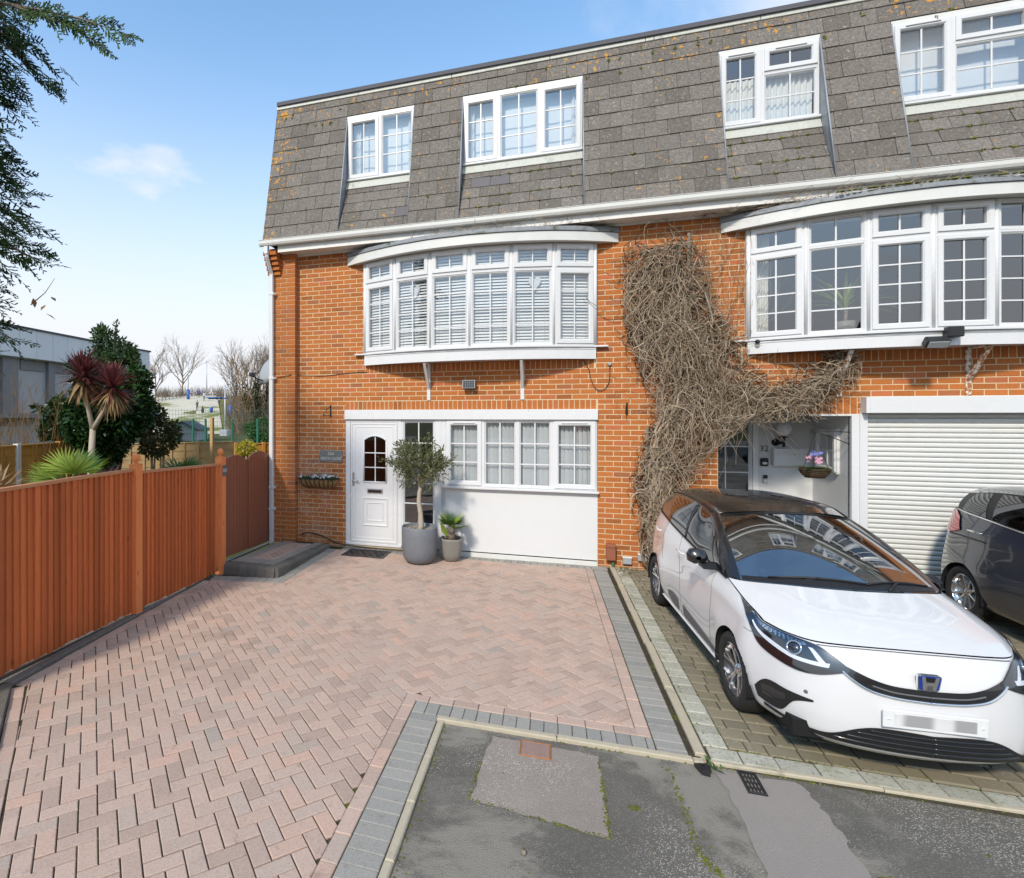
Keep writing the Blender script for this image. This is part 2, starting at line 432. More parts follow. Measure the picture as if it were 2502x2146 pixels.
    c = t.mix(t.ramp(v, .38, .62), (.70, .70, .70), (.33, .33, .33))
    t.bsdf(c, .35); t.done()
    plain('plate_white', (.72, .73, .73), .3, .02)
    # --- background
    plain('grey_brick', (.40, .40, .41), .9, .1, 8)
    plain('fascia_white', (.70, .72, .75), .5, .04, 2, piece=.06)
    plain('cladding_dark', (.19, .19, .20), .6, .2, 3)
    plain('clapboard', (.36, .37, .38), .8, .12, 6, piece=.15)
    plain('shed_roof', (.10, .10, .115), .8, .15, 6)
    plain('mesh_green', (.02, .13, .075), .5, .1)
    plain('blue_pad', (.03, .12, .42), .5, .1)
    plain('steel_pole', (.45, .47, .50), .4, .1, metal=.3)
    plain('skin', (.50, .33, .25), .6, .05)
    plain('cloth_dark', (.045, .05, .06), .9, .1); plain('cloth_blue', (.05, .10, .36), .9, .1); plain('cloth_white', (.62, .63, .64), .9, .1); plain('cloth_green', (.03, .11, .075), .9, .1)
    plain('hair_brown', (.06, .035, .02), .8, .2)
    t = NT('slope_mat')
    c = t.mix(t.noise(.35, 7, .6), (.46, .42, .32), (.60, .56, .46))
    c = t.mix(t.ramp(t.noise(.12, 6, .6), .52, .62), c, (.17, .19, .06))
    c = t.mix(t.ramp(t.noise(2.5, 3), .55, .7, 0, .4), c, (.30, .28, .20))
    t.bsdf(c, .95, 0, .1); t.done()
    t = NT('hill_grass')
    c = t.mix(t.noise(.3, 7, .65), (.10, .115, .035), (.22, .19, .075))
    t.bsdf(c, .95, 0, .1); t.done()
    plain('opp_roof', (.035, .032, .03), .85, .3, 2)
make_materials()
def MT(n): return MATS[n]

# ------------------------------------------------------------------ mesh helpers
class MB:
    """collects geometry for ONE mesh object; faces carry a material slot"""
    def __init__(s): s.v = []; s.f = []; s.mi = []; s.sm = []
    def add(s, vs, fs, m=0, smooth=False):
        b = len(s.v); s.v.extend(vs)
        for f in fs: s.f.append(tuple(i + b for i in f)); s.mi.append(m); s.sm.append(smooth)
    def box(s, x0, y0, z0, x1, y1, z1, m=0):
        s.add([(x0, y0, z0), (x1, y0, z0), (x1, y1, z0), (x0, y1, z0), (x0, y0, z1), (x1, y0, z1), (x1, y1, z1), (x0, y1, z1)],
              [(0, 3, 2, 1), (4, 5, 6, 7), (0, 1, 5, 4), (1, 2, 6, 5), (2, 3, 7, 6), (3, 0, 4, 7)], m)
    def bev(s, x0, y0, z0, x1, y1, z1, b=.004, m=0):
        """box with chamfered edges"""
        b = min(b, (x1 - x0) * .45, (y1 - y0) * .45, (z1 - z0) * .45)
        bm = bmesh.new()
        bmesh.ops.create_cube(bm, size=1.0)
        for v in bm.verts:
            v.co = Vector(((x0 + x1) / 2 + v.co.x * (x1 - x0), (y0 + y1) / 2 + v.co.y * (y1 - y0), (z0 + z1) / 2 + v.co.z * (z1 - z0)))
        bmesh.ops.bevel(bm, geom=bm.edges[:], offset=b, segments=1, affect='EDGES')
        s.bm(bm, m); bm.free()
    def bm(s, bm, m=0, smooth=False, mat=None):
        bm.verts.index_update()
        s.add([tuple(mat @ v.co) if mat else tuple(v.co) for v in bm.verts], [tuple(v.index for v in f.verts) for f in bm.faces], m, smooth)
    def prism(s, poly, axis, a, b, m=0):
        """polygon (2-D list) extruded along axis 'x','y','z' from a to b"""
        n = len(poly)
        def P(p, t): return {'x': (t, p[0], p[1]), 'y': (p[0], t, p[1]), 'z': (p[0], p[1], t)}[axis]
        vs = [P(p, a) for p in poly] + [P(p, b) for p in poly]
        s.add(vs, [tuple(range(n))[::-1], tuple(range(n, 2 * n))] + [(i, (i + 1) % n, n + (i + 1) % n, n + i) for i in range(n)], m)
    def tube(s, pts, rad, seg=6, m=0, smooth=True, cap=True):
        pts = [Vector(p) for p in pts]; n = len(pts)
        if n < 2: return
        rads = rad if isinstance(rad, (list, tuple)) else [rad] * n
        up = Vector((0, 0, 1)); vs = []
        t0 = (pts[1] - pts[0]).normalized()
        if abs(t0.dot(up)) > .95: up = Vector((1, 0, 0))
        side = t0.cross(up).normalized()
        for i in range(n):
            t = (pts[min(i + 1, n - 1)] - pts[max(i - 1, 0)])
            t = t.normalized() if t.length > 1e-9 else t0
            side = (side - t * side.dot(t)); side = side.normalized() if side.length > 1e-6 else t.orthogonal().normalized()
            b = t.cross(side)
            for k in range(seg):
                a = 2 * PI * k / seg
                vs.append(tuple(pts[i] + (side * math.cos(a) + b * math.sin(a)) * rads[i]))
        fs = [(i * seg + k, i * seg + (k + 1) % seg, (i + 1) * seg + (k + 1) % seg, (i + 1) * seg + k) for i in range(n - 1) for k in range(seg)]
        if cap: fs += [tuple(range(seg))[::-1], tuple((n - 1) * seg + k for k in range(seg))]
        s.add(vs, fs, m, smooth)
    def lathe(s, prof, seg=24, m=0, c=(0, 0, 0), smooth=True, axis='z'):
        vs = []; n = len(prof)
        for r, z in prof:
            for k in range(seg):
                a = 2 * PI * k / seg; x, y = r * math.cos(a), r * math.sin(a)
                p = {'z': (x, y, z), 'y': (x, z, y), 'x': (z, x, y)}[axis]
                vs.append((p[0] + c[0], p[1] + c[1], p[2] + c[2]))
        fs = [(i * seg + k, i * seg + (k + 1) % seg, (i + 1) * seg + (k + 1) % seg, (i + 1) * seg + k) for i in range(n - 1) for k in range(seg)]
        if axis == 'y': fs = [f[::-1] for f in fs]
        s.add(vs, fs, m, smooth)
    def grid(s, rows, m=0, smooth=True, flip=False):
        nr, nc = len(rows), len(rows[0])
        fs = [(i * nc + j, i * nc + j + 1, (i + 1) * nc + j + 1, (i + 1) * nc + j) for i in range(nr - 1) for j in range(nc - 1)]
        if flip: fs = [f[::-1] for f in fs]
        s.add([tuple(p) for r in rows for p in r], fs, m, smooth)
    def xform(s, M, start=0):
        for i in range(start, len(s.v)): s.v[i] = tuple(M @ Vector(s.v[i]))
    def mesh(s, name, mats):
        me = bpy.data.meshes.new(name)
        me.from_pydata(s.v, [], s.f)
        for mt in (mats if isinstance(mats, (list, tuple)) else [mats]): me.materials.append(MT(mt) if isinstance(mt, str) else mt)
        if any(s.mi): me.polygons.foreach_set('material_index', s.mi)
        if any(s.sm): me.polygons.foreach_set('use_smooth', s.sm)
        me.update(); return me
    def build(s, name, mats, parent=None, M=None):
        return link(name, s.mesh(name, mats), parent, M)

def link(name, data, parent=None, M=None):
    o = bpy.data.objects.new(name, data); COL.objects.link(o)
    if M is not None: o.matrix_basis = M
    if parent is not None: o.parent = parent
    return o
def tag(o, label=None, cat=None, group=None, kind=None):
    if label: o['label'] = label
    if cat: o['category'] = cat
    if group: o['group'] = group
    if kind: o['kind'] = kind
    return o
def thing(name, label, cat, loc=(0, 0, 0), rz=0.0, group=None):
    o = link(name, None); o.location = loc; o.rotation_euler = (0, 0, rz); o.empty_display_size = .1
    return tag(o, label, cat, group)
def struct(name, mb, mats): return tag(mb.build(name, mats), kind='structure')
def copy_tree(o, parent=None):
    c = o.copy(); COL.objects.link(c); c.parent = parent
    for ch in [x for x in bpy.data.objects if x.parent == o]: copy_tree(ch, c)
    return c
RNG = random.Random(7)
def uni(a, b): return RNG.uniform(a, b)
def clip_poly(poly, inside):
    """clip a 2-D polygon by half planes [(nx, ny, d)] keeping nx*x+ny*y<=d"""
    for nx, ny, d in inside:
        out = []
        for i, p in enumerate(poly):
            q = poly[(i + 1) % len(poly)]
            a = nx * p[0] + ny * p[1] - d; b = nx * q[0] + ny * q[1] - d
            if a <= 0: out.append(p)
            if (a < 0 < b) or (b < 0 < a):
                t = a / (a - b); out.append((p[0] + (q[0] - p[0]) * t, p[1] + (q[1] - p[1]) * t))
        poly = out
        if len(poly) < 3: return []
    return poly
def poly_area(p): return abs(sum(p[i][0] * p[(i + 1) % len(p)][1] - p[(i + 1) % len(p)][0] * p[i][1] for i in range(len(p)))) / 2
def shrink(poly, g):
    """move every edge of a convex polygon inwards by g"""
    cx = sum(p[0] for p in poly) / len(poly); cy = sum(p[1] for p in poly) / len(poly)
    hp = []
    for i, p in enumerate(poly):
        q = poly[(i + 1) % len(poly)]; ex, ey = q[0] - p[0], q[1] - p[1]; L = math.hypot(ex, ey)
        if L < 1e-5: continue
        nx, ny = ey / L, -ex / L; d = nx * p[0] + ny * p[1]
        if nx * cx + ny * cy > d: nx, ny, d = -nx, -ny, -d
        hp.append((nx, ny, d - g))
    return clip_poly(poly, hp)
# ================================================================== ground, road, drives
g = MB(); g.box(-400, -300, -.30, 400, 500, -.06); struct('ground', g, 'ground')
g = MB(); g.box(-30, -45, -.06, 60, -4.62, -.012); road = struct('road', g, 'asphalt')
def sheet(name, pts, z, m, parent=None, n=3, jit=.012):
    """flat polygon with slightly uneven edges"""
    out = []
    for i, p in enumerate(pts):
        q = pts[(i + 1) % len(pts)]
        for k in range(n * 4):
            t = k / (n * 4); out.append((p[0] + (q[0] - p[0]) * t + uni(-jit, jit), p[1] + (q[1] - p[1]) * t + uni(-jit, jit)))
    mb = MB(); mb.add([(x, y, z) for x, y in out], [tuple(range(len(out)))]); return mb.build(name, m, parent)
sheet('road_patch', [(-.45, -5.37), (.289, -5.45), (.278, -4.725), (-.40, -4.72)], -.008, 'asphalt_patch', road)
sheet('road_patch', [(.98, -5.50), (.97, -6.6), (1.46, -6.6), (1.452, -5.35), (1.455, -4.97), (1.42, -4.655), (.955, -4.665), (.99, -4.86)], -.0075, 'asphalt_trench', road)

PIECES = {}
def piece_mb(poly, z0, z1, ch):
    mb = MB()
    if sum(poly[i][0] * poly[(i + 1) % len(poly)][1] - poly[(i + 1) % len(poly)][0] * poly[i][1] for i in range(len(poly))) < 0: poly = poly[::-1]
    inn = shrink(poly, ch); n = len(poly)
    if len(inn) != n: inn = poly
    add_piece(mb, poly, inn, z0, z1, ch); return mb
def add_piece(mb, poly, inn, z0, z1, ch):
    n = len(poly)
    mb.add([(x, y, z0) for x, y in poly] + [(x, y, z1 - ch) for x, y in poly] + [(x, y, z1) for x, y in inn],
           [(i, (i + 1) % n, n + (i + 1) % n, n + i) for i in range(n)] + [(n + i, n + (i + 1) % n, 2 * n + (i + 1) % n, 2 * n + i) for i in range(n)] + [tuple(range(2 * n, 3 * n))])
def ccw(poly):
    return poly[::-1] if sum(poly[i][0] * poly[(i + 1) % len(poly)][1] - poly[(i + 1) % len(poly)][0] * poly[i][1] for i in range(len(poly))) < 0 else poly
def pix_area(poly, z, M=None):
    pts = []
    for x, y in poly:
        u, v, d = scr((x, y, z) if M is None else M @ Vector((x, y, z)))
        if d < .4: return 0
        pts.append((u, v))
    cu = sum(p[0] for p in pts) / len(pts); cv = sum(p[1] for p in pts) / len(pts)
    if not (-20 < cu < WPX + 20 and -20 < cv < HPX + 20): return 0
    return poly_area(pts)
def lay(parent, polys, limit, name='paving_block', rest='paving_blocks', z=.006, depth=.05, ch=.004, tilt=.006, hidden=None, M=None, dzr=.0025):
    """polys: (polygon, material, full) ; full = (cx, cy, angle, L, W) for an uncut block; M carries the polygon's plane into the world"""
    items = []
    for poly, m, full in polys:
        a = pix_area(poly, z, M)
        if hidden and hidden(poly): a *= .01
        items.append((a, poly, m, full))
    items.sort(key=lambda q: -q[0])
    mats = sorted(set(q[2] for q in items)); rb = MB(); I = M or Matrix.Identity(4)
    for k, (a, poly, m, full) in enumerate(items):
        dz = uni(-dzr, dzr)
        if k < limit and a > 0:
            cx = sum(p[0] for p in poly) / len(poly); cy = sum(p[1] for p in poly) / len(poly)
            tl = Matrix.Rotation(uni(-tilt, tilt), 4, 'X') @ Matrix.Rotation(uni(-tilt, tilt), 4, 'Y')
            if full:
                key = (name, round(full[3], 4), round(full[4], 4), m)
                if key not in PIECES:
                    L, W = full[3] / 2, full[4] / 2
                    PIECES[key] = piece_mb([(-L, -W), (L, -W), (L, W), (-L, W)], -depth, 0, ch).mesh(name, m)
                link(name, PIECES[key], parent, I @ Matrix.Translation((full[0], full[1], z + dz)) @ Matrix.Rotation(full[2] + uni(-tilt, tilt), 4, 'Z') @ tl)
            else:
                piece_mb([(x - cx, y - cy) for x, y in poly], -depth, 0, ch).build(name, m, parent, I @ Matrix.Translation((cx, cy, z + dz)) @ tl)
        else:
            poly = ccw(poly); inn = shrink(poly, ch)
            if len(inn) != len(poly): inn = poly
            s = len(rb.mi); add_piece(rb, poly, inn, z - depth, z + dz, ch)
            for i in range(s, len(rb.mi)): rb.mi[i] = mats.index(m)
    if rb.f:
        if M is not None: rb.xform(M)
        tag(rb.build(rest, mats, parent), kind='stuff')
def rect(cx, cy, ang, L, W):
    c, s = math.cos(ang), math.sin(ang)
    return [(cx + c * x - s * y, cy + s * x + c * y) for x, y in ((-L / 2, -W / 2), (L / 2, -W / 2), (L / 2, W / 2), (-L / 2, W / 2))]

U = .0945; GAP = .0034
TH = R(45.6)
def xr(y): return .445 - .024 * y
LEFT = [(-4.36, -2.30), (-4.23, -3.74), (-4.10, -5.16), (-3.425, -5.78), (-2.2, -6.95)]
left_hp = []
for a, b in zip(LEFT[:-1], LEFT[1:]):
    ex, ey = b[0] - a[0], b[1] - a[1]; L = math.hypot(ex, ey); nx, ny = ey / L, -ex / L      # outward = to the left
    left_hp.append((nx, ny, nx * a[0] + ny * a[1]))
RX, RY = -1.103, -4.335          # inner corner of the paving at the road
SX, SY = -3.315, -2.19           # corner of the step's border
def herring_polys(origin, th, keep, m):
    e1 = (math.cos(th), math.sin(th)); e2 = (-e1[1], e1[0]); out = []
    for i in range(-75, 76):
        for j in range(-24, 25):
            for (bx, by, w, h) in ((0, -1, 2, 1), (2, -2, 1, 2)):
                a = i + 4 * j + bx + w / 2; b = i + by + h / 2
                cx = origin[0] + U * (a * e1[0] + b * e2[0]); cy = origin[1] + U * (a * e1[1] + b * e2[1])
                res = keep(cx, cy)
                if res is None: continue
                ang = th if w == 2 else th + PI / 2
                full = (cx, cy, ang, 2 * U - 2 * GAP, U - 2 * GAP)
                poly = rect(*full)
                if all(nx * x + ny * y <= d for x, y in poly for nx, ny, d in res): out.append((poly, m, full)); continue
                poly = clip_poly(poly, res)
                if len(poly) >= 3 and poly_area(poly) > .0006: out.append((poly, m, None))
    return out
xr_hp = (1 / math.hypot(1, .024), .024 / math.hypot(1, .024), .445 / math.hypot(1, .024) - .002)
def keep_drive(x, y):
    if x < -4.6 or x > .8 or y > .1 or y < -7.3: return None
    hp = [(0, 1, -.205), xr_hp] + left_hp
    if y > RY or x < RX: hp.append((0, -1, -RY)) if y > RY and x > RX - .3 and (y - RY) < (RX - x + 10 if x < RX else 99) and x > RX else None
    if x > RX + .13 and y < RY - .15: return None
    if y < RY and x <= RX + .2: hp.append((1, 0, RX))
    elif x > RX and y >= RY - .15: hp.append((0, -1, -RY))
    if x < SX + .2 and y > SY + .0: hp.append((-1, 0, -SX))
    elif y > SY - .2 and x < SX: hp.append((0, 1, SY))
    if x < SX - .2 and y > SY + .2: return None
    return hp
polys = herring_polys((-.087, -3.089), TH, keep_drive, 'block_red')
def run(p, q, width, pitch, m, off=0.0, gap=.004, side=1):
    """row of blocks from p to q; blocks `pitch` long along the run and `width` across, laid on its right (side=1) or left"""
    ex, ey = q[0] - p[0], q[1] - p[1]; L = math.hypot(ex, ey); ex, ey = ex / L, ey / L
    nx, ny = (ey, -ex) if side > 0 else (-ey, ex); s = -off; out = []
    ang = math.atan2(ey, ex)
    while s < L:
        a, b = max(s, 0), min(s + pitch, L)
        if b - a > .02:
            c = (a + b) / 2; fl = (p[0] + ex * c + nx * width / 2, p[1] + ey * c + ny * width / 2, ang, b - a - gap, width - gap)
            out.append((rect(*fl), m, fl))
        s += pitch
    return out
B2 = 2 * U
polys += run((xr(-.2), -.2), (xr(-4.43), -4.43), U, B2, 'block_red', .05, side=-1)
polys += run((xr(0) + U + .004, -.005), (xr(-4.6) + U + .004, -4.595), B2, U, 'block_grey', side=-1)
polys += run((RX, RY), (xr(-4.4) + U, RY), U, B2, 'block_red', side=1)
polys += run((RX + U + .003, RY - U - .003), (xr(-4.5) + U, RY - U - .003), .163, U, 'block_grey', side=1)
polys += run((RX, RY), (RX, -7.2), U, B2, 'block_red', side=-1)
polys += run((RX + U + .003, RY - U - .17), (RX + U + .003, -7.2), .205, U, 'block_grey', side=-1)
polys += run((-3.34, -.005), (.75, -.005), .195, U, 'block_grey', side=1)
polys += run((SX, -.205), (SX, SY), U, B2, 'block_red', side=1)
polys += run((SX - U, -.21), (SX - U, SY + U), B2, U, 'block_grey', side=1)
polys += run((SX, SY), (-4.36, SY - .16), U, B2, 'block_red', .03, side=1)
polys += run((SX - U, SY + U), (-4.40, SY + U - .16), B2, U, 'block_grey', .03, side=1)
for a, b in zip(LEFT[:-1], LEFT[1:]): polys += run(a, b, U, B2, 'block_red', side=1)
base = MB()
dp = [(-4.47, 0.3), (.80, 0.3), (.91, -4.60), (-.77, -4.60), (-.77, -7.6), (-2.6, -7.6), (-3.75, -5.85), (-4.35, -5.2), (-4.5, -3.7), (-4.5, -2.2)]
base.prism(dp, 'z', -.05, -.004); drive = struct('driveway', base, 'joint_sand')
lay(drive, polys, 300)

def edging(pts, w, zt, piece, m, name, parent, h=.12, side=1, gap=.004):
    for a, b in zip(pts[:-1], pts[1:]):
        for poly, mm, fl in run(a, b, w, piece, m, gap=gap, side=side):
            cx, cy = fl[0], fl[1]
            o = piece_mb(rect(0, 0, 0, fl[3], fl[4]), -h, 0, .007).build(name, m, parent)
            o.location = (cx, cy, zt + uni(-.004, .004)); o.rotation_euler = (uni(-.02, .02), uni(-.006, .006), fl[2] + uni(-.008, .008))
edging([(-.805, -4.598), (.92, -4.58)], .055, .012, .83, 'concrete_edge', 'edging_stone', drive)
edging([(-.797, -4.66), (-.797, -7.2)], .052, .012, .43, 'concrete_edge', 'edging_stone', drive, side=-1)
edging([(xr(0) + .34, -.02), (xr(-4.55) + .325, -4.55)], .07, .020, .91, 'concrete_edge', 'edging_stone', drive, side=-1)
edging([(-4.46, -2.12), (-4.335, -3.70), (-4.20, -5.19), (-3.52, -5.83), (-2.9, -6.45)], .085, .035, .6, 'block_dark', 'edging_stone', drive, side=1)
edging([(-4.455, -2.9), (-4.43, -4.0), (-4.42, -5.3)], .10, .02, .6, 'block_dark', 'edging_stone', drive, side=1)

# ---- the neighbour's drive of weathered coursed blocks
nb = MB(); nb.prism([(.86, .3), (7.5, .3), (7.5, -4.62), (.95, -4.62)], 'z', -.05, -.006); ndrive = struct('neighbour_driveway', nb, 'joint_sand')
npolys = []
def xk(y): return .865 - .022 * y
yy = -.03
while yy > -4.40:                              # pale column beside the kerb
    L = uni(.10, .17); y1 = max(yy - L, -4.42)
    npolys.append(([(xk(yy), y1 + .006), (xk(yy) + .145, y1 + .006), (xk(yy) + .145, yy), (xk(yy), yy)], 'flag_pale', None)); yy = y1
    if L < .02: break
xx = .97
while xx < 6.9:                                # pale row along the road
    L = uni(.13, .27); npolys.append(([(xx, -4.565), (xx + L - .006, -4.565 + .0006), (xx + L - .006, -4.43), (xx, -4.43)], 'flag_pale', None)); xx += L
yy = -.03; odd = 0
while yy > -4.36:
    h = RNG.choice((.125, .135, .14)); y1 = max(yy - h, -4.424); xx = xk(yy) + .15 + (0 if odd else 0); first = True
    while xx < 6.9:
        L = RNG.choice((.12, .15, .19, .23)) * (uni(.4, 1) if first else 1); first = False
        npolys.append(([(xx, y1 + .007), (xx + L - .007, y1 + .007), (xx + L - .007, yy), (xx, yy)], 'flag', None)); xx += L
    yy = y1; odd ^= 1
def under_cars(poly):
    x = sum(p[0] for p in poly) / len(poly); y = sum(p[1] for p in poly) / len(poly)
    return x > 1.45 and y > -4.25
lay(ndrive, npolys, 260, z=.006, ch=.006, tilt=.012, hidden=under_cars)
edging([(.955, -4.575), (4.5, -4.505)], .045, .012, .9, 'concrete_edge', 'edging_stone', ndrive)

# ---- raised step at the gate: dark bull-nosed edging round small blocks
step_root = link('entrance_step', None); tag(step_root, kind='structure')
core = MB(); core.box(-4.42, -1.86, -.05, -3.64, -.03, .118); core.build('step_core', 'joint_sand', step_root)
def bullnose(L, name, loc, rz):
    prof = [(0, -.06), (0, .085)] + [(.05 - .05 * math.cos(a), .085 + .05 * math.sin(a)) for a in (R(30), R(60), R(90))] + [(.15, .135), (.15, -.06)]
    mb = MB(); mb.prism(prof, 'x', -L / 2 + .002, L / 2 - .002)
    o = mb.build(name, 'block_dark', step_root); o.location = loc; o.rotation_euler = (0, 0, rz)
for k in range(6): bullnose(.137, 'kerb_block', (-4.36 + k * .137, -1.95, uni(-.003, .003)), R(0) + uni(-.01, .01))
for k in range(14): bullnose(.127, 'kerb_block', (-3.555, -1.86 + k * .127, uni(-.003, .003)), R(90) + uni(-.01, .01))
sp = []
for poly, m, fl in herring_polys((-4.0, -1.0), R(45), lambda x, y: [(1, 0, -3.86), (-1, 0, 4.24), (0, 1, -.2), (0, -1, 1.5)] if -4.4 < x < -3.7 and -1.7 < y < 0 else None, 'block_red'): sp.append((poly, m, fl))
for k in range(16): sp.append((rect(-3.78, -1.75 + k * .108, 0, .15, .103), 'block_grey', None)); sp.append((rect(-4.325, -1.75 + k * .108, 0, .165, .103), 'block_grey', None))
for k in range(6): sp.append((rect(-4.35 + k * .105, -1.63, R(90), .26, .10), 'block_grey', None))
lay(step_root, sp, 300, z=.126, depth=.03)
step_root.rotation_euler = (R(-2.6), 0, 0); step_root.location = (0, 0, -.075)

# ---- moss in the gaps, grass tufts, small litter
def lumps(name, spots, m, r0=.006, r1=.016, hz=.4, parent=None):
    mb = MB()
    for (x, y, z) in spots:
        r = uni(r0, r1); n = 6
        ring = [(x + math.cos(2 * PI * k / n + x * 9) * r * uni(.7, 1.2), y + math.sin(2 * PI * k / n + x * 9) * r * uni(.7, 1.2), z - .002) for k in range(n)]
        r2 = [(x + (p[0] - x) * .6, y + (p[1] - y) * .6, z + r * hz * .8) for p in ring]
        mb.add(ring + r2 + [(x, y, z + r * hz)], [(k, (k + 1) % n, n + (k + 1) % n, n + k) for k in range(n)] + [(n + k, n + (k + 1) % n, 2 * n) for k in range(n)], 0, True)
    return tag(mb.build(name, m, parent), kind='stuff')
def along(pts, n, w):
    out = []
    for a, b in zip(pts[:-1], pts[1:]):
        for _ in range(n):
            t = RNG.random(); out.append((a[0] + (b[0] - a[0]) * t + RNG.gauss(0, w), a[1] + (b[1] - a[1]) * t + RNG.gauss(0, w), -.008))
    return out
ms = along([(.278, -4.74), (.285, -5.0)], 26, .006) + along([(.281, -5.0), (.285, -5.45)], 110, .007) + along([(-.46, -5.37), (.289, -5.45)], 70, .005) + along([(-.44, -5.0), (-.46, -5.37)], 30, .006)
ms += along([(.69, -4.70), (.705, -5.1), (.71, -5.42), (.78, -5.54), (.84, -5.8)], 45, .012)
ms += along([(1.46, -5.35), (1.75, -5.30), (2.3, -5.35)], 60, .012)
ms += [(uni(-.9, 3), uni(-6.2, -4.75), -.008) for _ in range(25)] + [(.44 + RNG.gauss(0, .02), -5.17 + RNG.gauss(0, .010), -.008) for _ in range(30)]
ms += along([(.0, -4.645), (2.5, -4.60)], 120, .008)
ms += along([(-.735, -4.7), (-.735, -6.2)], 60, .012)
lumps('road_moss', ms, 'moss', .003, .009, .35)
lumps('joint_moss', [(x, y, .003) for x, y, z in along([(xr(0) + .445, -.1), (xr(-4.5) + .445, -4.5)], 260, .006)] + [(x, y, .003) for x, y, z in along([(1.02, -.2), (1.13, -4.4)], 170, .01)] + [(x, y, .003) for x, y, z in along([(1.0, -4.43), (2.6, -4.36)], 110, .008)] + [(uni(1.05, 1.5), uni(-4.3, -.2), .003) for _ in range(160)], 'moss', .003, .009, .4)
lumps('gap_earth', [(x, y, .0) for x, y, z in along([(xr(0) + .31, -.05), (xr(-4.5) + .31, -4.5)], 420, .008)], 'soil', .005, .013, .4)
# ================================================================== the terrace: two houses
WALLM = Matrix.Rotation(R(90), 4, 'X')            # plane coords (x, z) -> facade, normal towards the street
COURSE = .0757; Z0 = .104; BR = .2271
def wall_bricks(x0, x1, z0, z1, holes, y=0.0):
    out = []
    c = math.floor((z0 - Z0) / COURSE)
    while Z0 + c * COURSE < z1:
        a, b = Z0 + c * COURSE, Z0 + (c + 1) * COURSE
        za, zb = max(a, z0), min(b, z1)
        off = .838 if c % 2 == 0 else .952
        n = math.floor((x0 - off) / BR)
        if zb - za > .02:
            while off + n * BR < x1:
                xa, xb = max(off + n * BR, x0), min(off + (n + 1) * BR, x1)
                spans = [(xa, xb)]
                for hx0, hx1, hz0, hz1 in holes:
                    if za + .02 < hz1 and zb - .02 > hz0:
                        ns = []
                        for p, q in spans:
                            if q <= hx0 or p >= hx1: ns.append((p, q)); continue
                            if p < hx0: ns.append((p, hx0))
                            if q > hx1: ns.append((hx1, q))
                        spans = ns
                for p, q in spans:
                    if q - p < .03: continue
                    full = abs(q - p - BR) < 1e-6 and zb - za > COURSE - 1e-6
                    fl = ((p + q) / 2, (za + zb) / 2, 0, BR - .0105, COURSE - .011)
                    out.append(([(p + .005, za + .0055), (q - .0055, za + .0055), (q - .0055, zb - .0055), (p + .005, zb - .0055)], 'brick', fl if full else None))
                n += 1
        c += 1
    return out
def soldiers(x0, x1, z0, z1):
    out = []; x = x0
    while x < x1 - .04:
        out.append(([(x + .005, z0 + .005), (x + COURSE - .005, z0 + .005), (x + COURSE - .005, z1 - .005), (x + .005, z1 - .005)], 'brick', None)); x += COURSE
    return out
def slab(mb, x0, x1, z0, z1, holes, y0, y1):
    """wall slab with rectangular openings"""
    xs = sorted(set([x0, x1] + [min(max(v, x0), x1) for h in holes for v in h[:2]])); zs = sorted(set([z0, z1] + [min(max(v, z0), z1) for h in holes for v in h[2:]]))
    for xa, xb in zip(xs[:-1], xs[1:]):
        za = None
        for z_a, z_b in zip(zs[:-1], zs[1:]):
            solid = not any(h[0] < (xa + xb) / 2 < h[1] and h[2] < (z_a + z_b) / 2 < h[3] for h in holes)
            if solid and za is None: za = z_a
            if (not solid) and za is not None: mb.box(xa, y0, za, xb, y1, z_a); za = None
        if za is not None: mb.box(xa, y0, za, xb, y1, zs[-1])

XS = 1.405                                              # party line between the two houses
WT = 5.06                                               # wall top, above the soffit
ha = thing('terraced_house', 'orange brick end of terrace house with white front door and bow window', 'house')
hb = thing('terraced_house', 'brick terrace house behind the cars with roller garage door and recessed porch', 'house')
HOLES_A = [(-3.322, .624, -.1, 2.305), (-2.98, .60, 3.04, 4.80)]
HOLES_B = [(2.176, 3.715, -.1, 2.216), (3.80, 6.45, -.1, 2.30), (2.50, 6.10, 3.04, 4.80)]
def build_wall(house, x0, x1, holes, bricks, limit=300):
    mb = MB(); slab(mb, x0, x1, -.05, WT, holes, .004, .12)
    w = mb.build('wall', 'mortar', house)
    lay(w, bricks, limit, 'brick', 'brickwork', z=0, depth=.018, ch=.0035, tilt=.004, M=WALLM, dzr=.0015)
    return w
allb = wall_bricks(-4.207, 7.2, 0.0, WT, HOLES_A + HOLES_B + [(-3.322, .624, 2.2, 2.447), (-2.98, .60, 2.906, 3.14), (2.45, 6.15, 2.906, 3.14), (2.176, 3.76, 2.2, 2.447)])
mid_x = lambda p: sum(q[0] for q in p[0]) / len(p[0])
bA = [p for p in allb if mid_x(p) < XS] + soldiers(-3.33, .62, 2.226, 2.447) + soldiers(-2.98, .60, 2.906, 3.13)
bB = [p for p in allb if mid_x(p) >= XS] + soldiers(2.47, 6.12, 2.906, 3.13) + soldiers(2.17, 3.74, 2.222, 2.447)
wallA = build_wall(ha, -4.25, XS, HOLES_A, bA)
wallB = build_wall(hb, XS, 7.2, HOLES_B, bB)
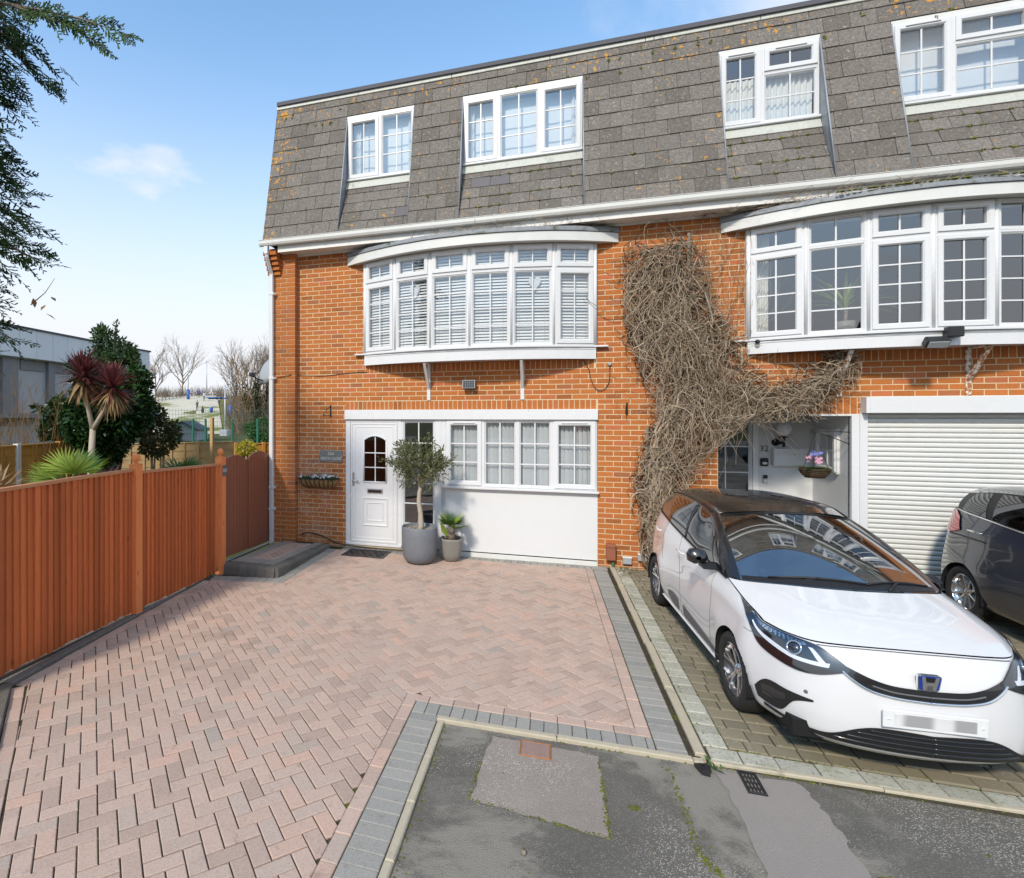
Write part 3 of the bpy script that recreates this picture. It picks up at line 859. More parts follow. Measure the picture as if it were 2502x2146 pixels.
# pilaster at the end of the terrace with its corbelled head
mb = MB(); mb.box(-4.704, -.113, -.05, -4.213, .12, WT); pil = mb.build('pilaster', 'mortar', ha)
pb = []
c = -1
while Z0 + c * COURSE < WT:
    za, zb = Z0 + c * COURSE + .005, Z0 + (c + 1) * COURSE - .005
    cuts = (-4.71, -4.483, -4.207) if c % 2 else (-4.71, -4.597, -4.37, -4.207)
    for p, q in zip(cuts[:-1], cuts[1:]):
        if za > -.02: pb.append(([(p + (.005 if p > -4.70 else 0), za), (q - (.005 if q < -4.21 else 0), za), (q - (.005 if q < -4.21 else 0), zb), (p + (.005 if p > -4.70 else 0), zb)], 'brick', None))
    c += 1
lay(pil, pb, 300, 'brick', 'brickwork', z=.12, depth=.12, ch=.0035, tilt=.003, M=WALLM, dzr=.001)
for k in range(5):
    mb = MB(); z = 4.62 + k * COURSE; y = -.12 - .04 * (k + 1)
    mb.bev(-4.712, y, z + .005, -4.60 - (k % 2) * .05, -.11, z + COURSE - .005, .004); mb.build('corbel_brick', 'brick', pil)
    mb = MB(); mb.bev(-4.59 - (k % 2) * .05, y, z + .005, -4.47, -.11, z + COURSE - .005, .004); mb.build('corbel_brick', 'brick', pil)
# flank and back of the terrace, rooms
t = NT('brick_far')
bt = t.node('ShaderNodeTexBrick'); bt.inputs['Scale'].default_value = 4.4; bt.inputs['Color1'].default_value = (.5, .17, .045, 1); bt.inputs['Color2'].default_value = (.4, .13, .04, 1); bt.inputs['Mortar'].default_value = (.5, .4, .25, 1); bt.inputs['Mortar Size'].default_value = .02
sx = t.node('ShaderNodeSeparateXYZ'); t.l.new(t.pos(), sx.inputs[0]); cb = t.node('ShaderNodeCombineXYZ'); t.l.new(t.math('ADD', sx.outputs[0], sx.outputs[1]), cb.inputs[0]); t.l.new(sx.outputs[2], cb.inputs[1]); t.l.new(cb.outputs[0], bt.inputs['Vector'])
t.bsdf(bt.outputs[0], .9); t.done()
mb = MB(); mb.box(-4.70, .12, -.05, -4.5, 8, WT); mb.box(-4.5, 7.8, -.05, XS, 8, WT); mb.build('flank_wall', 'brick_far', ha)
mb = MB(); mb.box(XS, 7.8, -.05, 7.2, 8, WT); mb.box(7.0, .12, -.05, 7.2, 7.8, WT); mb.build('back_wall', 'brick_far', hb)
def rooms(h, x0, x1):
    mb = MB(); y1 = 4.5
    for z0, z1, y0 in ((0, 2.5, .12), (2.75, 5.0, .12), (5.12, 7.6, .45)):
        mb.box(x0, y1, z0 - .15, x1, y1 + .1, z1 + .1); mb.box(x0, y0, z0 - .12, x1, y1, z0 - .02); mb.box(x0, y0 + (.05 if z1 > 7 else 0), z1, x1, y1, z1 + .08)
        mb.box(x0, y0, z0 - .02, x0 + .05, y1, z1); mb.box(x1 - .05, y0, z0 - .02, x1, y1, z1)
    mb.build('room', 'room', h)
rooms(ha, -4.45, XS - .03); rooms(hb, XS + .03, 7.0)

# ------------------------------------------------------------------ mansard roof
RY0, RZ0, RY1, RZ1 = -.34, 5.165, .20, 7.67
SL = math.hypot(RY1 - RY0, RZ1 - RZ0); SYU, SZU = (RY1 - RY0) / SL, (RZ1 - RZ0) / SL
def slope_matrix(y0, z0, y1, z1):
    L = math.hypot(y1 - y0, z1 - z0); v = Vector((0, (y1 - y0) / L, (z1 - z0) / L)); u = Vector((1, 0, 0)); n = u.cross(v)
    M = Matrix.Identity(4)
    for i in range(3): M[i][0] = u[i]; M[i][1] = v[i]; M[i][2] = n[i]; M[i][3] = (0, y0, z0)[i]
    return M, L
ROOFM, RL = slope_matrix(RY0, RZ0, RY1, RZ1)
HEADZ = 7.25; HEADS = (HEADZ - RZ0) / SZU; WY = RY0 + HEADS * SYU + .012
WB = 6.20                                              # window bottom
DORM = [(-3.345, -2.165, ha), (-1.375, .43, ha), (2.205, 3.40, hb), (4.16, 6.2, hb)]
GA = .2425; TW = .295
def tiles(x0, x1, s0, s1, holes, gauge, m='roof_tile', shift=0.0, special=()):
    out = []; k = 0; s = s0
    while s < s1 - .03:
        b = min(s + gauge, s1); off = (k % 2) * TW / 2 + shift; n = math.floor((x0 - off) / TW)
        while off + n * TW < x1:
            p, q = max(off + n * TW, x0), min(off + (n + 1) * TW, x1); spans = [(p, q)]
            for hx0, hx1, ha_, hb_ in holes:
                if s + .02 < hb_ and b - .02 > ha_:
                    ns = []
                    for a1, b1 in spans:
                        if b1 <= hx0 or a1 >= hx1: ns.append((a1, b1)); continue
                        if a1 < hx0: ns.append((a1, hx0))
                        if b1 > hx1: ns.append((hx1, b1))
                    spans = ns
            for a1, b1 in spans:
                if b1 - a1 < .03: continue
                full = abs(b1 - a1 - TW) < 1e-6 and b - s > gauge - 1e-6
                L, W = TW - .004, gauge + .012
                out.append(([(a1 + .002, s), (b1 - .002, s), (b1 - .002, min(b + .012, s1)), (a1 + .002, min(b + .012, s1))], m if (k, n) not in special else 'roof_tile_new', ((a1 + b1) / 2, s + (gauge + .012) / 2, 0, L, W) if full else None))
            n += 1
        s += gauge; k += 1
    return out
TILT = Matrix.Rotation(R(2.6), 4, 'X')                 # each slate kicks out at its foot
def lay_tiles(parent, polys, limit, M):
    items = sorted(((pix_area(p, .01, M), p, m, f) for p, m, f in polys), key=lambda q: -q[0]); rb = MB(); mats = ['roof_tile', 'roof_tile_new']
    for k, (a, p, m, f) in enumerate(items):
        cx = (p[0][0] + p[1][0]) / 2; s0 = p[0][1]; w = p[1][0] - p[0][0]; h = p[2][1] - s0
        X = M @ Matrix.Translation((cx, s0, .017 + uni(-.002, .003))) @ Matrix.Rotation(-R(2.9) + uni(-.008, .008), 4, 'X') @ Matrix.Rotation(uni(-.006, .006), 4, 'Z') @ Matrix.Rotation(uni(-.006, .006), 4, 'Y')
        key = ('tile', round(w, 4), round(h, 4), m)
        if k < limit and a > 0:
            if key not in PIECES: PIECES[key] = piece_mb([(-w / 2, 0), (w / 2, 0), (w / 2, h), (-w / 2, h)], -.007, 0, .0025).mesh('roof_tile', m)
            link('roof_tile', PIECES[key], parent, X)
        else:
            st = len(rb.v); s2 = len(rb.mi); poly = [(-w / 2, 0), (w / 2, 0), (w / 2, h), (-w / 2, h)]
            add_piece(rb, poly, shrink(poly, .0025), -.007, 0, .0025); rb.xform(X, st)
            for i in range(s2, len(rb.mi)): rb.mi[i] = mats.index(m)
    if rb.f: tag(rb.build('roof_tiles', mats, parent), kind='stuff')
for house, x0, x1 in ((ha, -4.705, XS), (hb, XS, 7.2)):
    holes = [(d[0], d[1], -.1, HEADS) for d in DORM if d[2] is house]
    deck = MB()
    xs = sorted([x0, x1] + [v for h in holes for v in h[:2]])
    for i, (a, b) in enumerate(zip(xs[:-1], xs[1:])):
        s0 = HEADS if any(h[0] < (a + b) / 2 < h[1] for h in holes) else 0.0
        st = len(deck.v); deck.box(a, s0, -.05, b, RL, -.002); deck.xform(ROOFM, st)
    st = len(deck.v); deck.box(x0, RY1 - .05, RZ1 + .06, x1, 8.2, RZ1 + .12)
    if house is ha:                                   # closed gable end
        deck.add([(x0, RY0, RZ0), (x0, RY1, RZ1 + .1), (x0, 8.0, RZ1 + .1), (x0, 8.0, RZ0)], [(0, 1, 2, 3)])
    roof = deck.build('roof', 'shed_roof', house)
    allh = [(d[0], d[1], -.1, HEADS) for d in DORM]
    lay_tiles(roof, [q for q in tiles(-4.705, 7.2, 0, RL, allh, GA, shift=.05) if x0 <= mid_x(q) < x1], 300, ROOFM)
    # lead drip along the top, in lengths, and the dark capping
    x = x0 - .01 if house is ha else x0
    while x < x1:
        L = min(uni(1.2, 1.7), x1 - x); mb = MB(); st = 0
        mb.bev(0, RL - .01, .0, L - .006, RL + .135, .03, .004); mb.xform(ROOFM @ Matrix.Translation((x, 0, 0))); mb.build('lead_flashing', 'lead_pale', roof); x += L
    mb = MB(); st = 0; mb.bev(x0 - .012, RL + .136, -.12, x1, RL + .152, .036, .004); mb.xform(ROOFM); mb.build('roof_capping', 'opp_roof', roof)

# ------------------------------------------------------------------ windows
def ring(mb, u0, v0, u1, v1, t, w0, w1, slope=.012, m=0):
    prof = [(0, w0), (0, w1 - .003), (.003, w1), (max(t - slope, .004), w1), (t, w1 - min(slope, (w1 - w0) * .6)), (t, w0)]
    vs = []
    for ins, w in prof: vs += [(u0 + ins, v0 + ins, w), (u1 - ins, v0 + ins, w), (u1 - ins, v1 - ins, w), (u0 + ins, v1 - ins, w)]
    n = len(prof)
    fs = [(i * 4 + k, i * 4 + (k + 1) % 4, ((i + 1) % n) * 4 + (k + 1) % 4, ((i + 1) % n) * 4 + k) for i in range(n) for k in range(4)]
    mb.add(vs, fs, m)
def glaze(parent, M, u0, v0, u1, v1, nx, ny, glassm='glass', w=-.004, bar=.020):
    mb = MB(); mb.add([(u0, v0, w), (u1, v0, w), (u1, v1, w), (u0, v1, w)], [(0, 1, 2, 3)]); mb.build('pane', glassm, parent, M)
    for i in range(1, nx):
        u = u0 + (u1 - u0) * i / nx; mb = MB(); mb.bev(u - bar / 2, v0, w + .002, u + bar / 2, v1, w + .013, .003); mb.build('glazing_bar', 'pvc', parent, M)
    for j in range(1, ny):
        v = v0 + (v1 - v0) * j / ny; mb = MB(); mb.bev(u0, v - bar / 2, w + .0014, u1, v + bar / 2, w + .0122, .003); mb.build('glazing_bar', 'pvc', parent, M)
def light(parent, frame, M, u0, v0, u1, v1, kind, nx, ny, t=.034, vent=False, glassm='glass'):
    """one cell of a window: the frame's ring goes into `frame`, the sash and glass become objects"""
    ring(frame, u0, v0, u1, v1, t, -.04, .022)
    if kind == 'open':
        mb = MB(); ring(mb, u0 + t - .012, v0 + t - .012, u1 - t + .012, v1 - t + .012, .066, -.02, .040, .016); mb.build('casement', 'pvc', parent, M); i = t + .052
    else:
        mb = MB(); ring(mb, u0 + t - .001, v0 + t - .001, u1 - t + .001, v1 - t + .001, .017, -.03, .012, .012); mb.build('glazing_bead', 'pvc', parent, M); i = t + .015
    glaze(parent, M, u0 + i, v0 + i, u1 - i, v1 - i, nx, ny, glassm)
    if vent:
        mb = MB(); c = (u0 + u1) / 2; L = min((u1 - u0) * .6, .36); mb.bev(c - L / 2, v1 - t - .02, .036, c + L / 2, v1 - t - .006, .056, .004); mb.build('trickle_vent', 'pvc', parent, M)
def facade_matrix(x, y, z): return Matrix.Translation((x, y, z)) @ Matrix.Rotation(R(90), 4, 'X')
def finish_frame(frame, name, parent, M, m='pvc'):
    return frame
def window(house, M, cells, name='window', glassm='glass'):
    """cells: (u0, v0, u1, v1, kind, nx, ny, vent)"""
    fr = MB()
    for c in cells: ring(fr, c[0], c[1], c[2], c[3], .034, -.04, .022)
    w = fr.build(name, 'pvc', house, M)
    for c in cells: light(w, MB(), Matrix.Identity(4), *c[:7], vent=c[7] if len(c) > 7 else False, glassm=glassm)
    return w
APR = []
for i, (xa, xb, house) in enumerate(DORM):
    W = xb - xa; H = HEADZ - WB - .02; M = facade_matrix(xa + .012, WY, WB); W -= .024
    if i == 0: cells = [(0, 0, W * .5, H, 'open', 2, 3), (W * .5, 0, W, H, 'fixed', 2, 3)]
    elif i == 1: cells = [(0, 0, W * .31, H, 'open', 2, 3), (W * .31, 0, W * .655, H, 'fixed', 2, 3), (W * .655, 0, W, H, 'open', 2, 3)]
    elif i == 2: cells = [(0, 0, W * .44, H, 'open', 2, 3, True), (W * .44, 0, W, H * .66, 'fixed', 2, 2), (W * .44, H * .66, W, H, 'open', 2, 1, True)]
    else: cells = [(0, 0, .62, H, 'open', 2, 3, True), (.62, 0, 1.39, H * .66, 'fixed', 2, 2), (.62, H * .66, 1.39, H, 'open', 2, 1), (1.39, 0, W, H, 'open', 2, 3, True)]
    w = window(house, M, cells)
    mb = MB(); mb.bev(-.004, -.035, -.02, W + .004, -.001, .075, .006); mb.build('window_sill', 'pvc', w)
    mb = MB(); mb.box(-.008, H + .001, -.05, W + .008, H + .055, .018); mb.build('head_trim', 'pvc_old', w)
    # the recess: lead cheeks, apron of slates below the window, lead apron flashing
    dorm = link('dormer', None, house)
    for x, s in ((xa, 1), (xb, -1)):
        mb = MB(); tri = [(RY0 + .01, RZ0), (RY0 + HEADS * SYU + .02, HEADZ), (WY + .06, HEADZ), (WY + .06, WB - .05)]
        mb.prism(tri, 'x', x - s * .02, x + s * .006); mb.build('lead_cheek', 'lead', dorm)
        mb = MB(); e = .016
        for p, q in (((RY0, RZ0 + .02), (RY0 + HEADS * SYU, HEADZ)),): mb.tube([(x + s * .006, p[0] - .004, p[1]), (x + s * .006, q[0] - .004, q[1])], .011, 5); 
        mb.build('lead_roll', 'lead', dorm)
    AM, AL = slope_matrix(RY0, RZ0, WY - .01, WB - .05)
    st = MB(); st.box(xa + .006, 0, -.05, xb - .006, AL, -.002); st.xform(AM); ap = st.build('apron', 'shed_roof', dorm)
    sp = {0: {(1, -10)}, 1: {(2, -6), (2, -5)}}.get(i, set())
    lay_tiles(ap, tiles(xa + .012, xb - .012, 0, AL - .11, [], .205, shift=.11, special={(1, -9)} if i == 0 else ({(3, -4), (3, -5)} if i == 1 else set())), 300, AM)
    mb = MB(); mb.bev(xa + .008, AL - .16, .012, xb - .008, AL + .02, .030, .003); mb.xform(AM); mb.build('lead_flashing', 'lead_pale', dorm)
# gutter, fascia board, soffit, downpipe
for house, x0, x1 in ((ha, -4.74, XS), (hb, XS, 7.2)):
    gp = [(-.30, 5.16), (-.305, 5.10), (-.325, 5.075), (-.355, 5.066), (-.385, 5.078), (-.402, 5.11), (-.404, 5.155), (-.412, 5.162), (-.408, 5.168), (-.394, 5.165), (-.394, 5.112), (-.379, 5.086), (-.355, 5.077), (-.328, 5.085), (-.312, 5.106), (-.308, 5.16)]
    mb = MB(); mb.prism(gp, 'x', x0, x1)
    if house is ha: mb.prism([(-.30, 5.16), (-.305, 5.10), (-.325, 5.075), (-.355, 5.066), (-.385, 5.078), (-.402, 5.11), (-.404, 5.16)], 'x', x0 - .006, x0)
    gut = mb.build('gutter', 'pvc_old', house)
    x = x0 + .22
    while x < x1:
        mb = MB(); mb.prism([(p[0] * 1.02 - (-.355) * .02 - .002, (p[1] - 5.11) * 1.08 + 5.11 - .002) for p in gp[:9]] + [(-.30, 5.172)], 'x', x, x + .035); mb.build('gutter_bracket', 'pvc_old', gut); x += .92
    mb = MB(); mb.box(x0 + .30 if house is ha else x0, -.30, 4.965, x1, -.275, 5.20); mb.build('fascia_board', 'soffit', house)
    mb = MB(); mb.box(x0 + .30 if house is ha else x0, -.275, 4.975, x1, .01, 4.99); mb.box(x0 + .45 if house is ha else x0, -.03, 4.945, x1, -.004, 4.975); mb.build('soffit_board', 'soffit', house)
mb = MB()
mb.bev(-4.665, -.375, 4.94, -4.595, -.305, 5.075, .006); 
mb.tube([(-4.63, -.34, 4.95), (-4.63, -.335, 4.90), (-4.63, -.18, 4.66), (-4.63, -.168, 4.60)], .034, 4, smooth=False)
mb.bev(-4.664, -.20, .02, -4.597, -.133, 4.63, .006); pipe = mb.build('downpipe', 'pvc', ha)
for z in (4.28, 2.83, .95, .58):
    mb = MB(); mb.bev(-4.672, -.206, z, -4.572, -.12, z + .045, .005); mb.tube([(-4.575, -.165, z + .022), (-4.548, -.165, z + .022)], .013, 8); mb.build('pipe_clip', 'pvc', pipe)

# ------------------------------------------------------------------ bow windows
def arc_pts(xa, xb, sag, y0, n):
    h = (xb - xa) / 2; Rr = (h * h + sag * sag) / (2 * sag); xc = (xa + xb) / 2; out = []
    for i in range(n + 1):
        a = math.asin(h / Rr) * (2 * i / n - 1); out.append((xc + Rr * math.sin(a), y0 - (Rr * math.cos(a) - (Rr - sag))))
    return out
def band(mb, pts, z0, z1, thick, m=0):
    """vertical band following the arc; thickness towards the house"""
    n = len(pts); st = []
    for i, (x, y) in enumerate(pts):
        a = pts[max(i - 1, 0)]; b = pts[min(i + 1, n - 1)]; tx, ty = b[0] - a[0], b[1] - a[1]; L = math.hypot(tx, ty); nx, ny = -ty / L, tx / L
        st.append([(x, y, z0), (x, y, z1 - .004), (x + nx * .004, y + ny * .004, z1), (x + nx * thick, y + ny * thick, z1), (x + nx * thick, y + ny * thick, z0)])
    k = 5; vs = [p for r in st for p in r]; fs = []
    for i in range(n - 1):
        for j in range(k): fs.append((i * k + j, (i + 1) * k + j, (i + 1) * k + (j + 1) % k, i * k + (j + 1) % k))
    fs += [tuple(range(k)), tuple((n - 1) * k + j for j in range(k))[::-1]]
    mb.add(vs, fs, m)
def lid(mb, outer, inner, z, m=0):
    n = len(outer); mb.add([(x, y, z) for x, y in outer] + [(x, y, z) for x, y in inner], [(i, i + 1, n + i + 1, n + i) for i in range(n - 1)], m)
BZ0, BZ1 = 3.235, 4.72; TR = 1.12
def bow(house, xa, xb, kinds, sag, label=None):
    pts = arc_pts(xa, xb, sag, -.035, 6); fr = MB(); sub = []
    root = link('bow_window', None, house)
    Hh = BZ1 - BZ0
    for i in range(6):
        p, q = pts[i], pts[i + 1]; L = math.hypot(q[0] - p[0], q[1] - p[1])
        M = Matrix.Translation((p[0], p[1], BZ0)) @ Matrix.Rotation(math.atan2(q[1] - p[1], q[0] - p[0]), 4, 'Z') @ Matrix.Rotation(R(90), 4, 'X')
        kb, kt = kinds[i]
        cells = [(.012, 0, L - .012, TR, kb, 2, 4), (.012, TR, L - .012, Hh, kt, 2, 1)]
        for c in cells:
            st = len(fr.v); ring(fr, c[0], c[1], c[2], c[3], .034, -.04, .022); fr.xform(M, st)
            light(root, MB(), M, *c)
    for i, (x, y) in enumerate(pts):                         # round cover posts at the angles
        fr.tube([(x, y - .012, BZ0), (x, y - .012, BZ1)], .022 if 0 < i < 6 else .030, 8)
    fr.bev(xa - .028, -.06, BZ0 - .02, xa + .006, .03, BZ1, .005); fr.bev(xb - .006, -.06, BZ0 - .02, xb + .028, .03, BZ1, .005)
    fr.build('window_frame', 'pvc', root)
    sill = MB(); sp = arc_pts(xa - .03, xb + .03, sag + .03, -.06, 12); band(sill, sp, BZ0 - .028, BZ0, .12); sill.bev(xa - .18, -.075, BZ0 - .03, xa + .02, .0, BZ0 - .006, .004); sill.bev(xb - .02, -.075, BZ0 - .03, xb + .18, 0, BZ0 - .006, .004)
    sill.build('window_sill', 'pvc', root)
    sk = MB(); kp = arc_pts(xa - .01, xb + .01, sag + .005, -.05, 18); band(sk, kp, 3.035, BZ0 - .03, .03); sk.box(xa - .012, -.055, 3.036, xa + .02, .01, BZ0 - .03); sk.box(xb - .02, -.055, 3.036, xb + .012, .01, BZ0 - .03)
    lid(sk, kp, [(x, .0) for x, y in kp], 3.05); sk.build('skirt_board', 'pvc', root)
    rd = MB(); band(rd, arc_pts(xa - .013, xb + .013, sag + .008, -.053, 18), 3.172, 3.178, .01); rd.build('skirt_joint', 'grey_plastic', root)
    fp = arc_pts(xa - .32, xb + .32, sag + .20, -.02, 20); fa = MB(); band(fa, fp, 4.715, 4.85, .03); lid(fa, fp, [(x, 0.0) for x, y in fp], 4.725); fa.build('roof_fascia', 'pvc_old', root)
    ld = MB(); lp = arc_pts(xa - .34, xb + .34, sag + .22, -.02, 20); rows = []
    for (t_, zz) in ((0, 4.852), (0, 4.90), (.04, 4.918), (.4, 4.938), (1.0, 4.962)):
        rows.append([(x, y * (1 - t_) + .0 * t_ - .0, zz + uni(-.003, .003)) for x, y in lp])
    ld.grid(rows); ld.build('lead_roof', 'lead_dark', root)
    return root, pts
KA = [('open', 'open'), ('fixed', 'open'), ('fixed', 'open'), ('fixed', 'open'), ('fixed', 'open'), ('open', 'open')]
KB = [('open', 'open'), ('fixed', 'fixed'), ('open', 'open'), ('open', 'open'), ('fixed', 'fixed'), ('open', 'open')]
bayA, ptsA = bow(ha, -2.965, .585, KA, .36)
bayB, ptsB = bow(hb, 2.525, 6.075, KB, .40)
def gallows(house, x, m, zt=3.05, zb=2.45, out=.30):
    mb = MB(); mb.bev(x - .028, -.018, zb, x + .028, .004, zt, .004); mb.bev(x - .022, -out, zt - .03, x + .022, -.018, zt - .004, .004)
    mb.prism([(-.018, zb + .17), (-.018, zb + .23), (-out + .01, zt - .03), (-out - .04, zt - .03)], 'x', x - .019, x + .019); mb.build('gallows_bracket', m, house)
gallows(ha, -1.90, 'pvc_old'); gallows(ha, -.445, 'pvc_old'); gallows(hb, 3.56, 'rusty_paint'); gallows(hb, 4.88, 'rusty_paint', out=.34)

# ------------------------------------------------------------------ the converted garage front: door, side light, window strip, white panel
M0 = Matrix.Identity(4)
mb = MB(); mb.bev(-3.332, -.05, 2.145, .628, .01, 2.303, .004); mb.build('header_board', 'pvc', ha)
for x in (-2.2, -.35): mb = MB(); mb.lathe([(0, -.053), (.006, -.0515), (.007, -.049)], 8, c=(x, 0, 2.28), axis='y'); mb.build('screw_cap', 'grey_plastic', ha)
fr = MB(); Mu = facade_matrix(0, .018, 0)
fr.box(-3.322, 2.10, -.04, -2.36, 2.145, .024); fr.box(-3.322, .085, -.04, -3.245, 2.10, .024); fr.box(-2.415, .085, -.04, -2.352, 2.10, .024); fr.bev(-3.322, .055, -.04, -2.352, .10, .045, .006)
door_frame = fr.build('door_frame', 'pvc', ha, Mu)
dl = MB(); dx0, dx1, dz0, dz1 = -3.240, -2.420, .104, 2.096
gx0, gx1, gz0, gz1 = -3.005, -2.612, 1.108, 1.80
arch = [(gx0 + (gx1 - gx0) * i / 10, gz1 + .075 * (1 - ((i - 5) / 5) ** 2)) for i in range(11)]
dl.box(dx0, dz0, -.03, dx1, gz0, .018); dl.box(dx0, gz0, -.03, gx0, 2.096, .018); dl.box(gx1, gz0, -.03, dx1, 2.096, .018)
for (a, b) in zip(arch[:-1], arch[1:]): dl.add([(a[0], a[1], .018), (b[0], b[1], .018), (b[0], dz1, .018), (a[0], dz1, .018), (a[0], a[1], -.03), (b[0], b[1], -.03)], [(0, 1, 2, 3), (0, 4, 5, 1)])
leaf = dl.build('front_door', 'pvc', ha, Mu)
mo = MB(); ring(mo, dx0 + .01, dz0 + .01, dx1 - .01, dz1 - .01, .03, .01, .026, .008)
ring(mo, dx0 + .075, dz0 + .07, dx1 - .075, dz1 - .075, .018, .01, .024, .012); mo.build('door_moulding', 'pvc', leaf)
gm = MB()
outl = [(gx0, gz0), (gx1, gz0)] + [(p[0], p[1]) for p in arch[::-1]]
for i, p in enumerate(outl):
    q = outl[(i + 1) % len(outl)]; gm.tube([(p[0], p[1], .02), (q[0], q[1], .02)], .014, 6)
gm.build('glazing_moulding', 'pvc', leaf)
gp = MB(); gp.add([(x, y, -.004) for x, y in outl], [tuple(range(len(outl)))]); gp.build('pane', 'glass_door', leaf)
mid = (gx0 + gx1) / 2
mb = MB(); mb.bev(mid - .009, gz0, -.002, mid + .009, gz1 + .07, .010, .003); mb.build('glazing_bar', 'pvc', leaf)
for k in (1, 2): mb = MB(); z = gz0 + (gz1 - gz0 + .03) * k / 3; mb.bev(gx0, z - .009, -.0026, gx1, z + .009, .0094, .003); mb.build('glazing_bar', 'pvc', leaf)
pm = MB(); ring(pm, -3.035, .385, -2.585, .85, .028, .012, .030, .014); ring(pm, -2.955, .465, -2.665, .77, .02, .012, .026, .012); pm.build('door_panel', 'pvc', leaf)
lb = MB(); lb.bev(-2.945, .918, .015, -2.675, .998, .028, .004); lo = lb.build('letter_plate', 'silver', leaf); lb = MB(); lb.bev(-2.925, .936, .026, -2.695, .98, .033, .003); lb.build('letter_flap', 'trim_black', lo)
hd = MB(); hd.bev(-3.21, 1.03, .016, -3.172, 1.26, .028, .006); hd.tube([(-3.19, 1.13, .028), (-3.19, 1.13, .062), (-3.175, 1.13, .068), (-3.09, 1.125, .068)], .011, 8); hd.build('door_handle', 'silver', leaf)
mb = MB(); mb.lathe([(0, .026), (.011, .024), (.013, .018)], 10, c=(0, 0, 0)); mb.build('door_lock', 'silver', leaf, Matrix.Translation((-3.19, 1.07, 0)))
W = window(ha, facade_matrix(-2.352, .018, .085), [(0, 0, .565, 2.055, 'fixed', 2, 6)])
mb = MB(); mb.box(-1.787, .085, -.04, -1.629, 2.145, .024); mb.box(-1.725, .09, .024, -1.70, 2.14, .030); mb.build('door_post', 'pvc', ha, Mu)
W = window(ha, facade_matrix(-1.629, .018, 1.10), [(0, 0, .587, 1.042, 'open', 2, 3, True), (.587, 0, 1.112, 1.042, 'fixed', 2, 3), (1.112, 0, 1.625, 1.042, 'fixed', 2, 3), (1.625, 0, 2.243, 1.042, 'open', 2, 3, True)])
mb = MB(); mb.bev(-1.655, -.085, 1.066, .640, .0, 1.100, .006); mb.build('window_sill', 'pvc', W).parent = ha
mb = MB(); mb.box(-1.70, -.006, .085, .622, .03, 1.066); mb.build('white_panel', 'render_white', ha)
mb = MB(); mb.bev(-1.72, -.032, -.01, .626, .0, .070, .004); mb.build('base_board', 'pvc_old', ha)
mb = MB(); mb.box(-3.322, -.004, -.05, -1.72, .03, .052); mb.build('threshold', 'mortar', ha)
# ------------------------------------------------------------------ the neighbour's porch and garage
po = MB(); px0, px1, pd = 2.176, 3.715, 1.15
po.box(px0 - .06, pd, -.05, px1 + .06, pd + .06, 2.3); po.box(px1, .008, -.05, px1 + .05, pd, 2.27); po.box(px0 - .05, .125, -.05, px0, pd, 2.27); po.box(px0, .01, 2.205, px1, pd, 2.26)
porch = po.build('porch', 'render_white', hb)
mb = MB(); mb.bev(px0, -.006, 2.200, px1 + .07, .03, 2.228, .003); mb.build('porch_trim', 'pvc_old', porch)
mb = MB(); mb.bev(px1 - .02, -.012, -.02, px1 + .065, .05, 2.225, .004); mb.build('porch_post', 'pvc', porch)
pw = window(hb, facade_matrix(2.20, pd - .03, .08), [(0, 0, .72, 2.10, 'fixed', 2, 5)], 'porch_door', 'glass_tint')
mb = MB(); mb.box(2.92, .02, -.02, 2.99, 2.19, .05); mb.build('door_frame', 'pvc', pw, Matrix.Translation((-2.20, 0, 0)))
Ms = Matrix.Translation((px1 - .012, .97, 1.41)) @ Matrix.Rotation(R(-90), 4, 'Z') @ Matrix.Rotation(R(90), 4, 'X')
sw = window(hb, Ms, [(0, 0, .62, .62, 'open', 2, 2)])
gr = MB(); gr.bev(3.825, -.15, 2.235, 6.5, .02, 2.445, .008); gr.box(3.79, -.146, 2.24, 3.826, .02, 2.44); box_ = gr.build('shutter_box', 'pvc', hb)
gr = MB(); gr.bev(3.775, -.03, -.02, 3.86, .06, 2.236, .004); gr.build('shutter_guide', 'pvc', hb)
ga = link('garage_door', None, hb); z = .02
while z < 2.24:
    mb = MB(); prof = [(.03, z), (.012, z + .006), (.004, z + .02), (.004, z + .042), (.012, z + .056), (.03, z + .0605)]
    mb.prism(prof, 'x', 3.86, 6.45); mb.build('slat', 'pvc_old', ga); z += .0615
# moss clumps and lichen tufts on the slates
mm = []
for _ in range(75):
    x = uni(-4.6, 6.5); k = RNG.randrange(0, 11); s = k * GA + uni(-.004, .004)
    if any(d[0] - .03 < x < d[1] + .03 for d in DORM) and s < HEADS: continue
    if RNG.random() < .6: s = RL - GA * RNG.choice((.5, 1, 1, 2)) + .03
    n = math.floor((x - .05) / (TW / 2)); x = .05 + n * TW / 2
    for _k in range(RNG.randrange(3, 9)): mm.append((x + RNG.gauss(0, .012), s + RNG.gauss(0, .018)))
mb = MB()
for (x, s) in mm:
    st = len(mb.v); r = uni(.006, .016); n = 6
    mb.lathe([(0, r * .9), (r * .6, r * .7), (r, .0)], n, c=(x, s, .016)); mb.xform(ROOFM, st)
tag(mb.build('roof_moss', 'moss'), kind='stuff')
mb = MB()
for _ in range(90):
    x = RNG.choice((uni(2.25, 3.35), uni(4.2, 6.0), uni(-1.3, .4))); k = RNG.randrange(0, 5); AM, AL = slope_matrix(RY0, RZ0, WY - .01, WB - .05)
    x = .11 + math.floor((x - .11) / (TW / 2)) * TW / 2
    for _k in range(4):
        st = len(mb.v); r = uni(.006, .015); mb.lathe([(0, r * .9), (r * .6, r * .7), (r, .0)], 6, c=(x + RNG.gauss(0, .02), k * .205 + RNG.gauss(0, .006), .018)); mb.xform(AM, st)
